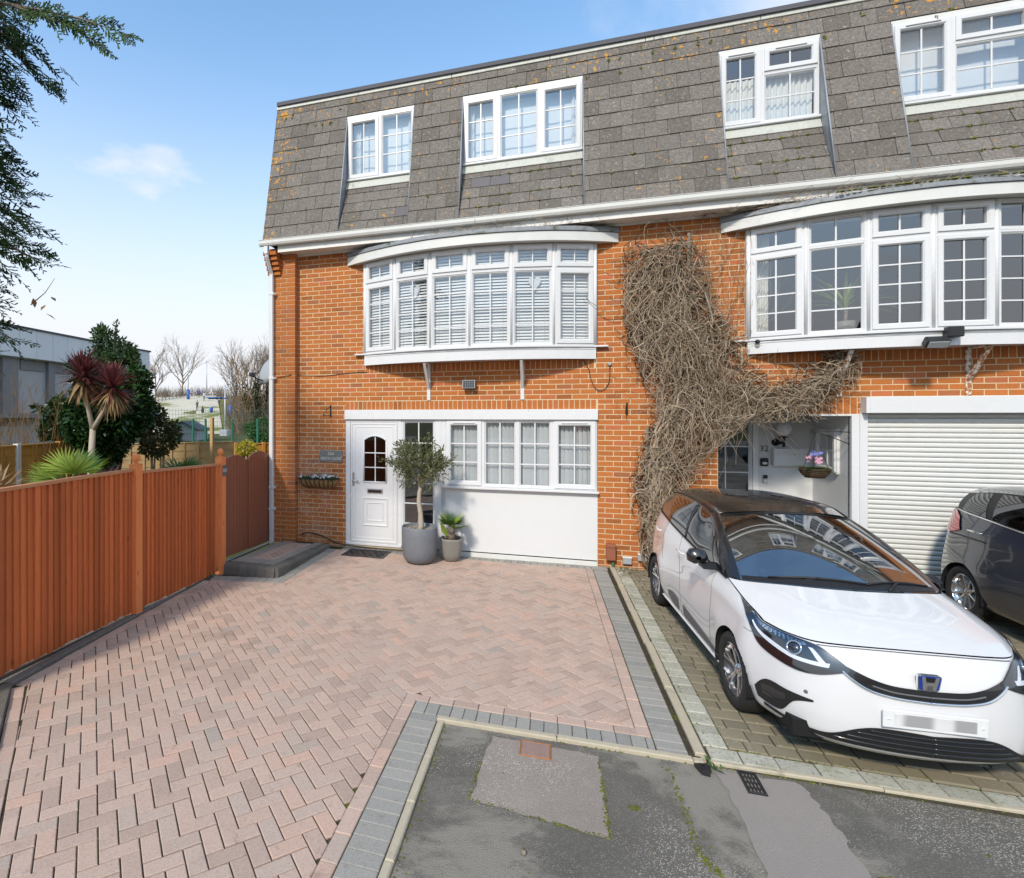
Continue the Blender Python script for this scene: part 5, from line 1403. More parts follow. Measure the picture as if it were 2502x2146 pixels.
# ================================================================== plants at the front
def ellipsoid_pt(rx, ry, rz, shell=.35):
    while True:
        v = Vector((uni(-1, 1), uni(-1, 1), uni(-1, 1)))
        if shell < v.length < 1: return Vector((v.x * rx, v.y * ry, v.z * rz)), v
def crown(mb, c, r, n, L, W, seed, lump=.35, shell=.45, up=.2, zcut=None, freq=1.6):
    """leaves spread through a lumpy volume, thinner in the hollows"""
    c = Vector(c); k = 0; tries = 0
    while k < n and tries < n * 12:
        tries += 1
        p, v = ellipsoid_pt(*r, shell)
        f = mnoise.noise(Vector((p.x * freq + seed, p.y * freq, p.z * freq)))
        if v.length > .74 + lump * f: continue
        if RNG.random() > .62 + f * 1.1: continue
        if zcut and p.z < zcut: continue
        d = (Vector(v).normalized() * .9 + rdir(up)).normalized(); s = uni(.7, 1.25)
        leaf(mb, c + p, d, L * s, W * s, rdir(.6), uni(.0, .35)); k += 1
# standard olive in a tall glazed pot
PX, PYY = -1.915, -.58
t_ = thing('large_pot', 'tall rounded blue grey glazed pot holding the olive tree', 'plant pot', (PX, PYY, .006))
mb = MB(); mb.lathe([(0, .0), (.15, 0), (.205, .03), (.245, .10), (.262, .22), (.266, .38), (.268, .53), (.262, .545), (.250, .545), (.246, .53), (.243, .46), (0, .46)], 40); mb.build('pot_body', 'pot_glaze', t_)
mb = MB(); mb.lathe([(0, .492), (.1, .49), (.18, .482), (.246, .475)], 30); mb.build('soil', 'soil', t_)
chips = MB()
for _ in range(130):
    a, r = uni(0, 6.28), .235 * math.sqrt(RNG.random()); st = len(chips.v); chips.bev(-.018, -.008, -.004, .018, .008, .004, .002); chips.xform(Matrix.Translation((r * math.cos(a), r * math.sin(a), .495 + uni(0, .008))) @ Matrix.Rotation(uni(0, 6.28), 4, 'Z') @ Matrix.Rotation(uni(-.4, .4), 4, 'X'), st)
tag(chips.build('bark_chips', 'driftwood', t_), kind='stuff')
t_ = thing('olive_tree', 'standard olive tree with round grey green crown by the front door', 'olive tree', (PX, PYY, .50))
mb = MB(); tp = [(0, 0, -.05), (.03, 0, .06), (.015, 0, .25), (-.01, 0, .42), (.0, 0, .56), (.02, .0, .68)]; mb.tube(tp, [.055, .042, .036, .033, .030, .028], 10)
ol = MB(); tips = []
def twigs(p, d, L, r, depth, mb, tips, up=.12, spread=.65, n=3, kink=.18):
    pts = [Vector(p)]; q = Vector(p); dd = Vector(d).normalized(); m_ = 4
    for i in range(m_):
        dd = (dd + rdir(0) * kink + Vector((0, 0, up * .3))).normalized(); q = q + dd * (L / m_); pts.append(q.copy())
    mb.tube(pts, [r * (1 - .5 * i / m_) for i in range(m_ + 1)], 5 if depth > 1 else 3, cap=False)
    if depth <= 0: tips.append((q, dd)); return
    for i in range(n):
        t = RNG.randrange(2, m_ + 1); twigs(pts[t], dd + rdir(up) * spread, L * uni(.55, .8), r * .55, depth - 1, mb, tips, up, spread, n, kink)
for k in range(11):
    a = k * 2.4; twigs((.01, 0, .60 + .012 * k), (math.cos(a) * .85, math.sin(a) * .7, .75 + .35 * math.cos(k)), .34, .012, 2, mb, tips, .14, .7, 3)
mb.build('trunk', 'bark_pale', t_)
for q, d in tips:
    for _ in range(17):
        p = Vector(q) - d * uni(0, .20) + rdir() * .035; leaf(ol, p, (d + rdir(.1) * .9), uni(.05, .085), uni(.015, .022), rdir(.5), uni(0, .3))
crown(ol, (.02, 0, 1.05), (.52, .44, .46), 1300, .068, .019, 3.0, .6, .25, .1, freq=2.8)
ol.build('crown', 'leaf_olive', t_)
# small fan palm in a squat pot
QX, QY = -1.475, -.33
t_ = thing('small_pot', 'squat square shouldered stone grey pot holding the small palm', 'plant pot', (QX, QY, .006))
def sq(r, z, e=.35): return [((r * (1 + e * .25 * math.cos(4 * a)) if False else r / max(abs(math.cos(a)), abs(math.sin(a))) ** e) * math.cos(a), (r / max(abs(math.cos(a)), abs(math.sin(a))) ** e) * math.sin(a), z) for a in [2 * PI * k / 32 for k in range(33)]]
mb = MB(); mb.grid([sq(.085, 0), sq(.115, .02), sq(.14, .10), sq(.158, .22), sq(.165, .315), sq(.170, .335), sq(.160, .345), sq(.145, .34), sq(.138, .30), sq(.0, .30)], flip=True); mb.build('pot_body', 'pot_stone', t_, Matrix.Rotation(R(12), 4, 'Z')); mb = MB(); mb.lathe([(0, .315), (.14, .308)], 20); mb.build('soil', 'soil', t_)
def fan_leaf(root, base, d, petiole, rad, n, m, droop=.2, spread=R(150), name='fan_leaf', w=.06, upv=(0, 0, 1)):
    """petiole and a fan of stiff pointed segments"""
    mb = MB(); d = Vector(d).normalized(); base = Vector(base); tip = base + d * petiole - Vector((0, 0, droop * petiole * .3)); mb.tube([base, base + d * petiole * .5 + Vector((0, 0, .02)), tip], .006 + rad * .006, 5)
    s = d.cross(Vector(upv)); s = s.normalized() if s.length > .05 else Vector((1, 0, 0)); up = s.cross(d).normalized()
    for i in range(n):
        a = -spread / 2 + spread * i / (n - 1); q = (d * math.cos(a) + s * math.sin(a) + up * (.22 * math.cos(a) + uni(-.05, .05))).normalized(); L = rad * (1 - .22 * abs(a) / (spread / 2)) * uni(.92, 1.05)
        leaf(mb, tip - d * .01, q, L, rad * w * 2, up, droop * uni(.6, 1.4), 0, 4)
    return mb.build(name, m, root)
t_ = thing('potted_palm', 'small fan palm with shaggy trunk in the squat pot', 'palm', (QX, QY, .30))
mb = MB(); mb.tube([(0, 0, 0), (0, 0, .10), (.01, 0, .22)], [.06, .062, .035], 12)
for _ in range(90): a = uni(0, 6.28); z = uni(.02, .2); leaf(mb, (.05 * math.cos(a), .05 * math.sin(a), z), (math.cos(a), math.sin(a), 1.2), .07, .012, bend=-.1)
mb.build('trunk', 'bark', t_)
for k in range(15):
    a = k * 2.39; e = .15 + .9 * (k % 5) / 4; fan_leaf(t_, (0, 0, .2), (math.cos(a), math.sin(a) * .8, e), .12, .22, 15, 'leaf_palm_dark' if k % 3 else 'leaf_palm', .14, R(140), w=.032)
mb = MB(); leaf(mb, (-.06, -.02, .08), (-.55, -.1, .9), .22, .09, (1, -1, .3), -.1, 0, 4); mb.build('broad_leaf', 'leaf_palm', t_)

# ================================================================== dead creeper on the wall between the houses
t_ = thing('wall_creeper', 'mass of dry leafless creeper stems on the wall between the houses', 'creeper', (1.6, -.02, 0)); VM = Matrix.Translation((-1.6, .02, 0))
VT = [(4.75, 1.25, 1.85), (4.60, .98, 1.96), (3.9, .99, 2.04), (3.34, 1.07, 2.24), (2.78, 1.22, 2.60), (2.49, 1.37, 2.72), (2.15, 1.40, 2.42), (1.84, 1.25, 2.05), (1.38, 1.16, 1.80), (1.1, 1.16, 1.62), (.68, 1.26, 1.50), (0, 1.30, 1.50)]
def vine_density(x, z):
    """outline of the tangle on the wall: centre and half width at a height"""
    z = min(max(z, 0.0), 4.75)
    for (za, la, ra), (zb, lb, rb) in zip(VT[:-1], VT[1:]):
        if zb <= z <= za:
            t = (z - zb) / (za - zb); l_, r_ = lb + (la - lb) * t, rb + (ra - rb) * t; return (l_ + r_) / 2, (r_ - l_) / 2
    return 1.5, .4
strands = MB(); dark = MB(); rngv = random.Random(11)
def strand(p, d, n, step, r, grav, mb, ymax=.24, home=.10, wig=.45, seg=3):
    pts = [Vector(p)]; d = Vector(d).normalized(); q = Vector(p)
    for i in range(n):
        d = (d + Vector((rngv.gauss(0, wig), rngv.gauss(0, wig * .5), rngv.gauss(0, wig))) * .5 + Vector((0, 0, -grav))).normalized()
        cx, w = vine_density(q.x, q.z)
        if home and abs(q.x - cx) > w: d.x += (cx - q.x) / abs(cx - q.x) * .5
        if q.y < -ymax: d.y = abs(d.y)
        if q.y > -.012: d.y = -abs(d.y) - .1
        d.normalize(); q = q + d * step; q.y = min(q.y, -.008); q.z = max(q.z, .02); pts.append(q.copy())
    mb.tube(pts, [r * (1 - .45 * i / n) for i in range(n + 1)], seg, cap=False)
main = MB()
for k in range(12):                                       # woody main stems climbing from the ground
    x = 1.30 + k * .02; pts = [(x, -.04 - .008 * (k % 5), 0)]; q = Vector(pts[0]); off = rngv.uniform(-.7, .7)
    for i in range(40):
        cx, w = vine_density(q.x, q.z); q = q + Vector((rngv.gauss(0, .04) + (cx + off * w - q.x) * .14, rngv.gauss(0, .014), .125)); q.y = min(max(q.y, -.14), -.02); pts.append(tuple(q))
        if q.z > 4.3: break
    main.tube(pts, [.024 * (1 - .7 * i / len(pts)) for i in range(len(pts))], 6)
main.tube([(1.18 + .13 * math.cos(a), -.16, .98 + .15 * math.sin(a)) for a in [R(20 * k - 40) for k in range(14)]], .012, 6)
main.build('main_stem', 'vine', t_, VM)
def vz():
    r = rngv.random()
    return rngv.uniform(3.2, 4.6) if r < .36 else rngv.uniform(2.3, 3.5) if r < .70 else rngv.uniform(1.2, 2.4) if r < .90 else rngv.uniform(.2, 1.3)
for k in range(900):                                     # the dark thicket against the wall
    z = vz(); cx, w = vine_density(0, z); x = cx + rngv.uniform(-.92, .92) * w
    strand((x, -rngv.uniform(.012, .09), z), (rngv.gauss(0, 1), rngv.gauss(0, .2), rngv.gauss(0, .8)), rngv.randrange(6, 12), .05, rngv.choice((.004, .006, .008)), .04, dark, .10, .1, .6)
for k in range(2000):                                     # pale dry stems hanging over it
    z = vz(); cx, w = vine_density(0, z); x = cx + rngv.gauss(0, .54) * w
    bulge = .30 if 1.9 < z < 3.6 else .22
    strand((x, -rngv.uniform(.08, bulge), z), (rngv.gauss(0, .9), rngv.gauss(0, .35), -.35 + rngv.gauss(0, .6)), rngv.randrange(8, 20), rngv.uniform(.03, .055), rngv.choice((.002, .0028, .0035, .0045, .006)), .13, strands, bulge + .05, .1, .55)
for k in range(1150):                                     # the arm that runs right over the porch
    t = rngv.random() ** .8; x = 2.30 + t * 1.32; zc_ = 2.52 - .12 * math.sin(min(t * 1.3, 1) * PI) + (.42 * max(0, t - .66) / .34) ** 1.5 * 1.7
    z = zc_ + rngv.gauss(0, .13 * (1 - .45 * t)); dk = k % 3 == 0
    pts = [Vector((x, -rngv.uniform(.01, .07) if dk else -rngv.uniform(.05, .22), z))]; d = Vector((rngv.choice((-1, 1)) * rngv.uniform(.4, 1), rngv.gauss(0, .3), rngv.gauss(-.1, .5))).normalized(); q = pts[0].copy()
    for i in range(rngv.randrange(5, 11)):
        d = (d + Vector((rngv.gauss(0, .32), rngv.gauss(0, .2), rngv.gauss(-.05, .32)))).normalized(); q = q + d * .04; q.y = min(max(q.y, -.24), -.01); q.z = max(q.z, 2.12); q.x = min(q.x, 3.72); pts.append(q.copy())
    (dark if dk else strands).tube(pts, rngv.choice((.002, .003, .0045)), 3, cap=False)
for k in range(24):                                       # loose ends dangling before the neighbour's door
    strand((rngv.uniform(2.0, 2.75), -.2, rngv.uniform(2.15, 2.4)), (rngv.gauss(-.3, .5), -.1, -1), rngv.randrange(8, 22), .045, .003, .10, strands, .3, 0, .35)
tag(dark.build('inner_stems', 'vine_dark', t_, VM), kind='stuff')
for k in range(130):                                      # wisps towards the second bow window and along the soffit
    x = rngv.uniform(1.2, 2.6); z = rngv.uniform(3.1, 4.9); strand((x, -.02, z), (rngv.gauss(0, .4), 0, 1), rngv.randrange(5, 12), .06, .002, -.08, strands, .05, 0.0, .5)
for k in range(26):
    x = rngv.uniform(2.2, 2.72); strand((x, -.03, 3.0 + rngv.uniform(0, .5)), (rngv.gauss(.2, .3), 0, 1), 22, .07, .0026, -.12, strands, .10, 0.0, .3)
tag(strands.build('stems', 'vine', t_, VM), kind='stuff')
vl = MB()
for k in range(170):
    z = rngv.uniform(.6, 4.2); cx, w = vine_density(0, z); x = cx + w * rngv.uniform(.4, 1.1) * rngv.choice((-.6, 1)); p = Vector((x, -rngv.uniform(.08, .24), z))
    for _ in range(2): leaf(vl, p + rdir() * .02, rdir(.3), uni(.02, .045), uni(.012, .022))
for k in range(60): p = Vector((rngv.uniform(2.1, 3.5), -.18, 2.35 + rngv.gauss(0, .15))); leaf(vl, p, rdir(.3), uni(.02, .04), uni(.012, .02))
vl.build('new_leaves', 'leaf_green', t_, VM)
lat = thing('trellis', 'weathered wooden trellis behind the dry creeper', 'trellis', (1.55, -.012, 0))
for (x0, z0, x1, z1) in ((-.36, 4.52, .30, 4.62), (.26, 3.2, .26, 4.75), (.10, 3.9, .16, 4.70), (-.30, 1.96, .3, 1.99), (-.27, 1.15, -.27, 2.05)):
    mb = MB(); mb.tube([(x0, -.03, z0), (x1, -.03, z1)], .022, 4, smooth=False); mb.build('batten', 'driftwood', lat)
# dry stems and old nests along both bow window roofs
for nm, xa, xb, sag, lab in (('a', -2.6, .75, .5, 'dry creeper stems lying along the lead roof over the front door'), ('b', 1.9, 6.3, .55, 'dry creeper stems and wire netting on the neighbour\'s bow window roof')):
    mb = MB()
    for k in range(330 if nm == 'a' else 420):
        x = rngv.uniform(xa, xb); t = (x - (xa + xb) / 2) / ((xb - xa) / 2 * 1.12); y = -max(.02, (sag) * (1 - t * t)) * rngv.uniform(.3, 1.0); q = Vector((x, y, 4.94 + rngv.uniform(0, .05))); d = Vector((rngv.gauss(0, 1), rngv.gauss(0, .3), rngv.gauss(.1, .35))).normalized(); pts = [q.copy()]
        for i in range(rngv.randrange(3, 8)):
            d = (d + Vector((rngv.gauss(0, .3), rngv.gauss(0, .25), rngv.gauss(0, .3)))).normalized(); q = q + d * .05; q.z = min(max(q.z, 4.93), 5.04); pts.append(q.copy())
        mb.tube(pts, rngv.choice((.0018, .0025, .0035)), 3, cap=False)
    o = thing('roof_creeper', lab, 'creeper', ((xa + xb) / 2, -.2, 4.93)); tag(mb.build('stems', 'vine', o, Matrix.Translation((-(xa + xb) / 2, .2, -4.93))), kind='stuff'); tw_ = MB(); tw_.tube([(-1.2, .0, .02), (0, -.1, .04), (1.2, 0, .03)], .008, 5); tw_.build('main_stem', 'vine', o)
mossb = MB()
for k in range(90):
    x = rngv.uniform(3.3, 6.0); y = -.42 - .2 * (1 - ((x - 4.3) / 2.1) ** 2); st = len(mossb.v); r = uni(.012, .03); mossb.lathe([(0, r * .7), (r * .7, r * .5), (r, 0)], 6, c=(x, y, 4.925))
tag(mossb.build('bay_roof_moss', 'moss'), kind='stuff')
weed = MB()
for k in range(60):
    p = Vector((RNG.choice((uni(.9, 1.3), uni(.93, 1.0))), uni(-.35, -.05), .01)) if k < 40 else Vector((.955 + RNG.gauss(0, .025), -4.66 + RNG.gauss(0, .015), 0)); leaf(weed, p, rdir(.8), uni(.03, .08), uni(.008, .018), (0, 0, 1), .3)
tag(weed.build('weeds', 'leaf_green'), kind='stuff')
twl = MB()
for k in range(140):
    p = Vector((uni(.88, 1.35), uni(-.45, -.04), .014)); a = uni(0, 6.28); twl.tube([p, p + Vector((math.cos(a), math.sin(a), .05)) * uni(.03, .12)], .002, 3, cap=False)
tag(twl.build('twig_litter', 'vine'), kind='stuff')
# ================================================================== vehicles
def cr(p0, p1, p2, p3, t):
    return .5 * ((2 * p1) + (p2 - p0) * t + (2 * p0 - 5 * p1 + 4 * p2 - p3) * t * t + (-p0 + 3 * p1 - 3 * p2 + p3) * t ** 3)
class Net:
    """smooth surface through a net of points: net[row][col]"""
    def __init__(s, rows): s.r = [[Vector(p) for p in row] for row in rows]; s.nr = len(rows); s.nc = len(rows[0])
    def at(s, u, v):
        u = min(max(u, 0), s.nc - 1); v = min(max(v, 0), s.nr - 1); iu = min(int(u), s.nc - 2); iv = min(int(v), s.nr - 2); fu, fv = u - iu, v - iv
        def row(j):
            j = min(max(j, 0), s.nr - 1); R_ = s.r[j]; g = lambda i: R_[i] if 0 <= i < s.nc else (2 * R_[0] - R_[1] if i < 0 else 2 * R_[-1] - R_[-2])
            return cr(g(iu - 1), g(iu), g(iu + 1), g(iu + 2), fu)
        a, b, c, d = row(iv - 1) if iv > 0 else None, row(iv), row(iv + 1), row(iv + 2) if iv + 2 < s.nr else None
        if a is None: a = 2 * b - c
        if d is None: d = 2 * c - b
        return cr(a, b, c, d, fv)
    def n(s, u, v, e=.02):
        du = s.at(u + e, v) - s.at(u - e, v); dv = s.at(u, v + e) - s.at(u, v - e); q = du.cross(dv); return q.normalized() if q.length > 1e-9 else Vector((0, 0, 1))
def pl(pts, t):
    """point at 0..1 along a list of 2-D points, smooth"""
    k = t * (len(pts) - 1); i = min(int(k), len(pts) - 2); f = k - i; g = lambda j: Vector(pts[min(max(j, 0), len(pts) - 1)])
    return cr(g(i - 1), g(i), g(i + 1), g(i + 2), f) if len(pts) > 2 else g(i).lerp(g(i + 1), f)
def car(name, label, loc, rz, scale, paint, roofpaint, K, S=(1, 1, 1), detail=True, wheel_style=0):
    root = thing(name, label, 'car', loc, rz); root.scale = (scale,) * 3
    sx, sy, sz = S
    def sc(p): return (p[0] * sx, p[1] * sy, p[2] * sz)
    def mir(mb_):
        n = len(mb_.v); nf = len(mb_.f)
        mb_.v += [(x, -y, z) for x, y, z in mb_.v]
        for i in range(nf): mb_.f.append(tuple(j + n for j in mb_.f[i][::-1])); mb_.mi.append(mb_.mi[i]); mb_.sm.append(mb_.sm[i])
        return mb_
    def pair(mb_, name, m):
        mb_.build(name, m, root); b2 = MB(); b2.v = [(x, -y, z) for x, y, z in mb_.v]; b2.f = [f[::-1] for f in mb_.f]; b2.mi = mb_.mi[:]; b2.sm = mb_.sm[:]; return b2.build(name, m, root)
    # ---- ring: from the nose centre round the side to the tail centre (left half; mirrored later)
    lev = [.17, .23, .35, .47, .59, .69, .78]; xf = [.80, .872, .885, .880, .868, .850, .815]; wl = [.93, .985, 1.03, 1.04, 1.03, 1.015, .985]
    yc = [0, .2, .4, .56, .68, .775]; dr = [0, .012, .05, .125, .25, .46]
    topf = [(.745, 0, .845), (.74, .2, .843), (.715, .4, .835), (.655, .55, .825), (.52, .66, .825), (.36, .737, .84)]
    cols = []
    for i in range(6):
        c = [(xf[l] - dr[i] * (1 if l < 6 else .97) - (.02 if i == 5 else 0) * 0, yc[i] * wl[l], lev[l]) for l in range(7)]; c.append(topf[i]); cols.append(c)
    side_top = [(.25, .750, .87), (.1, .764, .90), (-.08, .768, .94), (-.27, .768, .98), (-.52, .776, 1.0), (-.95, .786, 1.035), (-1.42, .786, 1.075), (-1.85, .778, 1.108), (-2.22, .762, 1.138), (-2.62, .73, 1.163), (-2.88, .67, 1.172)]
    for (x, y, z) in side_top:
        yb = .842 if x > -2.4 else (.842 - (abs(x) - 2.4) * .12)
        w = [.795, .822, .838, .845, .843, .834]; zz = [.20, .255, .36, .48, .61, .75]
        bl = 1.0 if x > -2.4 else yb / .842
        c = [(x, w[l] * bl + (.012 if abs(x) < .35 or abs(x + 2.53) < .35 else 0) * (1 if 2 <= l <= 4 else 0), zz[l]) for l in range(6)]
        c.append((x, (.834 * bl + y) / 2 + .018, (z + .75) / 2 + .02)); c.append((x, y, z)); cols.append(c)
    for (x, y, z, k) in [(-3.03, .60, 1.165, .95), (-3.12, .40, 1.16, .6), (-3.14, 0, 1.16, 0)]:
        zz = [.24, .30, .40, .52, .66, .82, .98]; yy = [.76, .79, .80, .79, .77, .74, .70]
        ex = [-3.05, -3.13, -3.165, -3.17, -3.165, -3.15, -3.14]
        fy = {.95: .90, .6: .6, 0: 0}[k]; fx_ = {.95: .10, .6: .03, 0: 0}[k]
        c = [(ex[l] + fx_, yy[l] * fy, zz[l]) for l in range(7)] + [(x, y, z)]; cols.append(c)
    NC = len(cols); ring_ = Net([[sc(cols[c][r]) for c in range(NC)] for r in range(8)])
    WX = (0.0, -2.53 * sx); WZ = .305; RA = .338
    nu, nv = (NC - 1) * 9, 7 * 7
    grid = [[ring_.at(u / 9, v / 7) for u in range(nu + 1)] for v in range(nv + 1)]
    for r in grid:                                       # wheel arches: snap the rim of the opening to a circle
        for i, p in enumerate(r):
            for wx in WX:
                d = math.hypot(p.x - wx, p.z - WZ)
                if abs(d - RA) < .028 and p.y > .5: k = RA / d; r[i] = Vector((wx + (p.x - wx) * k, p.y, WZ + (p.z - WZ) * k))
    mb = MB(); vs = [tuple(p) for r in grid for p in r]; fs = []
    for v in range(nv):
        for u in range(nu):
            q = [grid[v][u], grid[v][u + 1], grid[v + 1][u + 1], grid[v + 1][u]]; c = sum(q, Vector()) / 4
            if c.y > .5 and any(math.hypot(c.x - wx, c.z - WZ) < RA for wx in WX): continue
            fs.append((v * (nu + 1) + u, v * (nu + 1) + u + 1, (v + 1) * (nu + 1) + u + 1, (v + 1) * (nu + 1) + u))
    mb.add(vs, [f[::-1] for f in fs], 0, True); mir(mb); body = mb.build('body', paint, root)
    for wx in WX:                                        # arch lip and liner
        mb = MB(); a0, a1 = R(-12), R(192); n = 28; rows = [[], [], []]
        for i in range(n + 1):
            a = a0 + (a1 - a0) * i / n; x, z = wx + math.cos(a) * RA, WZ + math.sin(a) * RA
            rows[0].append((x, .848 * sy, z)); rows[1].append((x, .80 * sy, z)); rows[2].append((x, .50 * sy, z))
        mb.grid(rows); mb.add([(wx + math.cos(a0 + (a1 - a0) * i / n) * RA, .5 * sy, WZ + math.sin(a0 + (a1 - a0) * i / n) * RA) for i in range(n + 1)], [tuple(range(n + 1))]); pair(mb, 'wheel_arch', 'arch_liner')
    mb = MB(); mb.box(-3.0 * sx, -.70 * sy, .19, .72 * sx, .70 * sy, .30); mb.build('underbody', 'arch_liner', root)
    # ---- bonnet
    hood = [[(.747, 0, .855), (.742, .2, .853), (.717, .4, .846), (.657, .55, .836), (.522, .66, .835), (.365, .735, .850)],
            [(.62, 0, .898), (.615, .2, .896), (.59, .4, .890), (.53, .56, .881), (.42, .67, .874), (.25, .745, .879)],
            [(.42, 0, .957), (.41, .22, .956), (.38, .42, .951), (.31, .58, .936), (.22, .69, .917), (.1, .758, .909)],
            [(.22, 0, 1.006), (.20, .24, 1.006), (.16, .44, 1.0), (.10, .6, .985), (.02, .70, .962), (-.08, .762, .948)],
            [(.09, 0, 1.038), (.07, .25, 1.038), (.01, .46, 1.032), (-.07, .62, 1.016), (-.17, .712, .998), (-.275, .762, .988)]]
    hn = Net([[sc(p) for p in r] for r in hood]); mb = MB(); mb.grid([[hn.at(u / 7, v / 6) for u in range(36)] for v in range(25)], flip=True); mir(mb); mb.build('bonnet', paint, root)
    # ---- windscreen, roof, sides of the cabin
    ws = [[(.075, 0, 1.046), (.055, .25, 1.045), (-.005, .46, 1.038), (-.095, .62, 1.018), (-.19, .695, .998)],
          [(-.28, 0, 1.215), (-.30, .25, 1.21), (-.36, .45, 1.192), (-.45, .585, 1.160), (-.52, .645, 1.132)],
          [(-.62, 0, 1.370), (-.64, .24, 1.364), (-.69, .43, 1.344), (-.77, .55, 1.310), (-.82, .597, 1.285)],
          [(-.97, 0, 1.475), (-.99, .23, 1.47), (-1.03, .40, 1.453), (-1.10, .515, 1.424), (-1.14, .556, 1.402)]]
    class Screen(Net):
        def at(s, u, v):
            a = u / 4.0; t = v / 3.0; q = a * a
            lo = Vector((.075 - .265 * q, .695 * a, 1.046 - .048 * q)); hi = Vector((-.97 - .17 * q, .556 * a, 1.475 - .073 * q)); p = lo.lerp(hi, t); bl = 4 * t * (1 - t) * .022
            return Vector(sc((p.x + bl * .4, p.y, p.z + bl * .92)))
    wn_ = Screen([[sc(p) for p in r] for r in ws]); mb = MB(); mb.grid([[wn_.at(u / 6, v / 6) for u in range(25)] for v in range(19)], flip=True); mir(mb); mb.build('windscreen', 'glass_car' if detail else 'glass_tint', root)
    rf = [ws[3] + [(-1.20, .612, 1.395)],
          [(-1.40, 0, 1.522), (-1.41, .24, 1.518), (-1.42, .41, 1.504), (-1.44, .53, 1.480), (-1.46, .580, 1.458), (-1.50, .626, 1.440)],
          [(-1.90, 0, 1.530), (-1.90, .24, 1.526), (-1.90, .41, 1.512), (-1.90, .53, 1.488), (-1.90, .578, 1.468), (-1.92, .624, 1.450)],
          [(-2.40, 0, 1.510), (-2.40, .23, 1.506), (-2.40, .40, 1.493), (-2.38, .51, 1.470), (-2.36, .558, 1.450), (-2.34, .614, 1.432)],
          [(-2.78, 0, 1.470), (-2.77, .22, 1.467), (-2.75, .38, 1.456), (-2.71, .48, 1.438), (-2.66, .53, 1.420), (-2.62, .592, 1.400)],
          [(-3.02, 0, 1.425), (-3.01, .22, 1.422), (-2.99, .37, 1.412), (-2.95, .46, 1.396), (-2.91, .51, 1.382), (-2.88, .562, 1.362)]]
    rn = Net([[sc(p) for p in r] for r in rf]); mb = MB(); mb.grid([[rn.at(u / 5, v / 6) for u in range(26)] for v in range(31)], flip=True); mir(mb); mb.build('roof', roofpaint, root)
    B = [(-.28, .770, .984), (-.52, .777, 1.0), (-.95, .787, 1.035), (-1.42, .787, 1.075), (-1.85, .779, 1.108), (-2.22, .763, 1.138), (-2.62, .731, 1.163), (-2.88, .672, 1.173)]
    C = [(-.36, .752, 1.045), (-.79, .684, 1.252), (-1.20, .614, 1.396), (-1.50, .628, 1.441), (-1.92, .626, 1.451), (-2.34, .616, 1.433), (-2.62, .594, 1.401), (-2.88, .564, 1.363)]
    def bow_(b, c, t, o): p = Vector(b).lerp(Vector(c), t); p.y += o; return tuple(p)
    sn = Net([[sc(p) for p in B], [sc(bow_(b, c, .35, .022)) for b, c in zip(B, C)], [sc(bow_(b, c, .7, .020)) for b, c in zip(B, C)], [sc(p) for p in C]])
    mb = MB(); mb.grid([[sn.at(u / 6, v / 5) for u in range(43)] for v in range(16)]); pair(mb, 'cabin_side', roofpaint if roofpaint != paint else 'trim_black')
    # A pillar filling between windscreen and cabin side
    ap = MB(); edge = [Vector(sc((-.275, .766, .986)))] + [sn.at(t, 3) for t in (0, .5, 1, 1.5, 2)]; inn = [Vector(sc(ws[0][4]))] + [wn_.at(4, t) for t in (.25, .9, 1.5, 2.3, 3)]
    ap.grid([inn, [(a + b) / 2 + Vector((0, .0, .012)) for a, b in zip(inn, edge)], edge]); pair(ap, 'pillar', roofpaint if roofpaint != paint else paint)
    tg = Net([[sc(p) for p in ((-3.02, 0, 1.425), (-2.99, .37, 1.412), (-2.88, .562, 1.362))], [sc(p) for p in ((-3.10, 0, 1.30), (-3.07, .42, 1.29), (-2.93, .615, 1.26))], [sc(p) for p in ((-3.14, 0, 1.155), (-3.10, .47, 1.155), (-2.88, .672, 1.173))]])
    mb = MB(); mb.grid([[tg.at(u / 6, v / 5) for u in range(13)] for v in range(11)], flip=True); mir(mb); mb.build('rear_window', 'glass_tint', root)
    def halves(mb_, data, r, name, m, parent, apart, both):
        """a piece on each side of the car, or one piece across its middle"""
        def put(b_, d_):
            if r is None: b_.grid(d_)
            else: b_.tube(d_, r, 5)
        put(mb_, data)
        if not both: return mb_.build(name, m, parent or root)
        if not apart: mir(mb_); return mb_.build(name, m, parent or root)
        o1 = mb_.build(name, m, parent or root); b2 = MB(); n_ = len(mb_.v)
        b2.v = [(x, -y, z) for x, y, z in mb_.v]; b2.f = [f[::-1] for f in mb_.f]; b2.mi = mb_.mi[:]; b2.sm = mb_.sm[:]
        b2.build(name, m, parent or root); return o1
    def patch(net, L, U, name, m, off=.004, n=26, k=6, parent=None, both=True):
        mb_ = MB(); rows = []
        for j in range(k + 1):
            r_ = []
            for i in range(n + 1):
                q = pl(L, i / n).lerp(pl(U, i / n), j / k); nn = net.n(q.x, q.y); p = net.at(q.x, q.y)
                if nn.y * (1 if p.y > .05 else 0) + nn.x * (1 if p.x > .3 else -1 if p.x < -2.95 * sx else 0) + nn.z * .3 < 0: nn = -nn
                r_.append(p + nn * off)
            rows.append(r_)
        return halves(mb_, rows, None, name, m, parent, both and min(q_[0] for q_ in L) > .01, both)
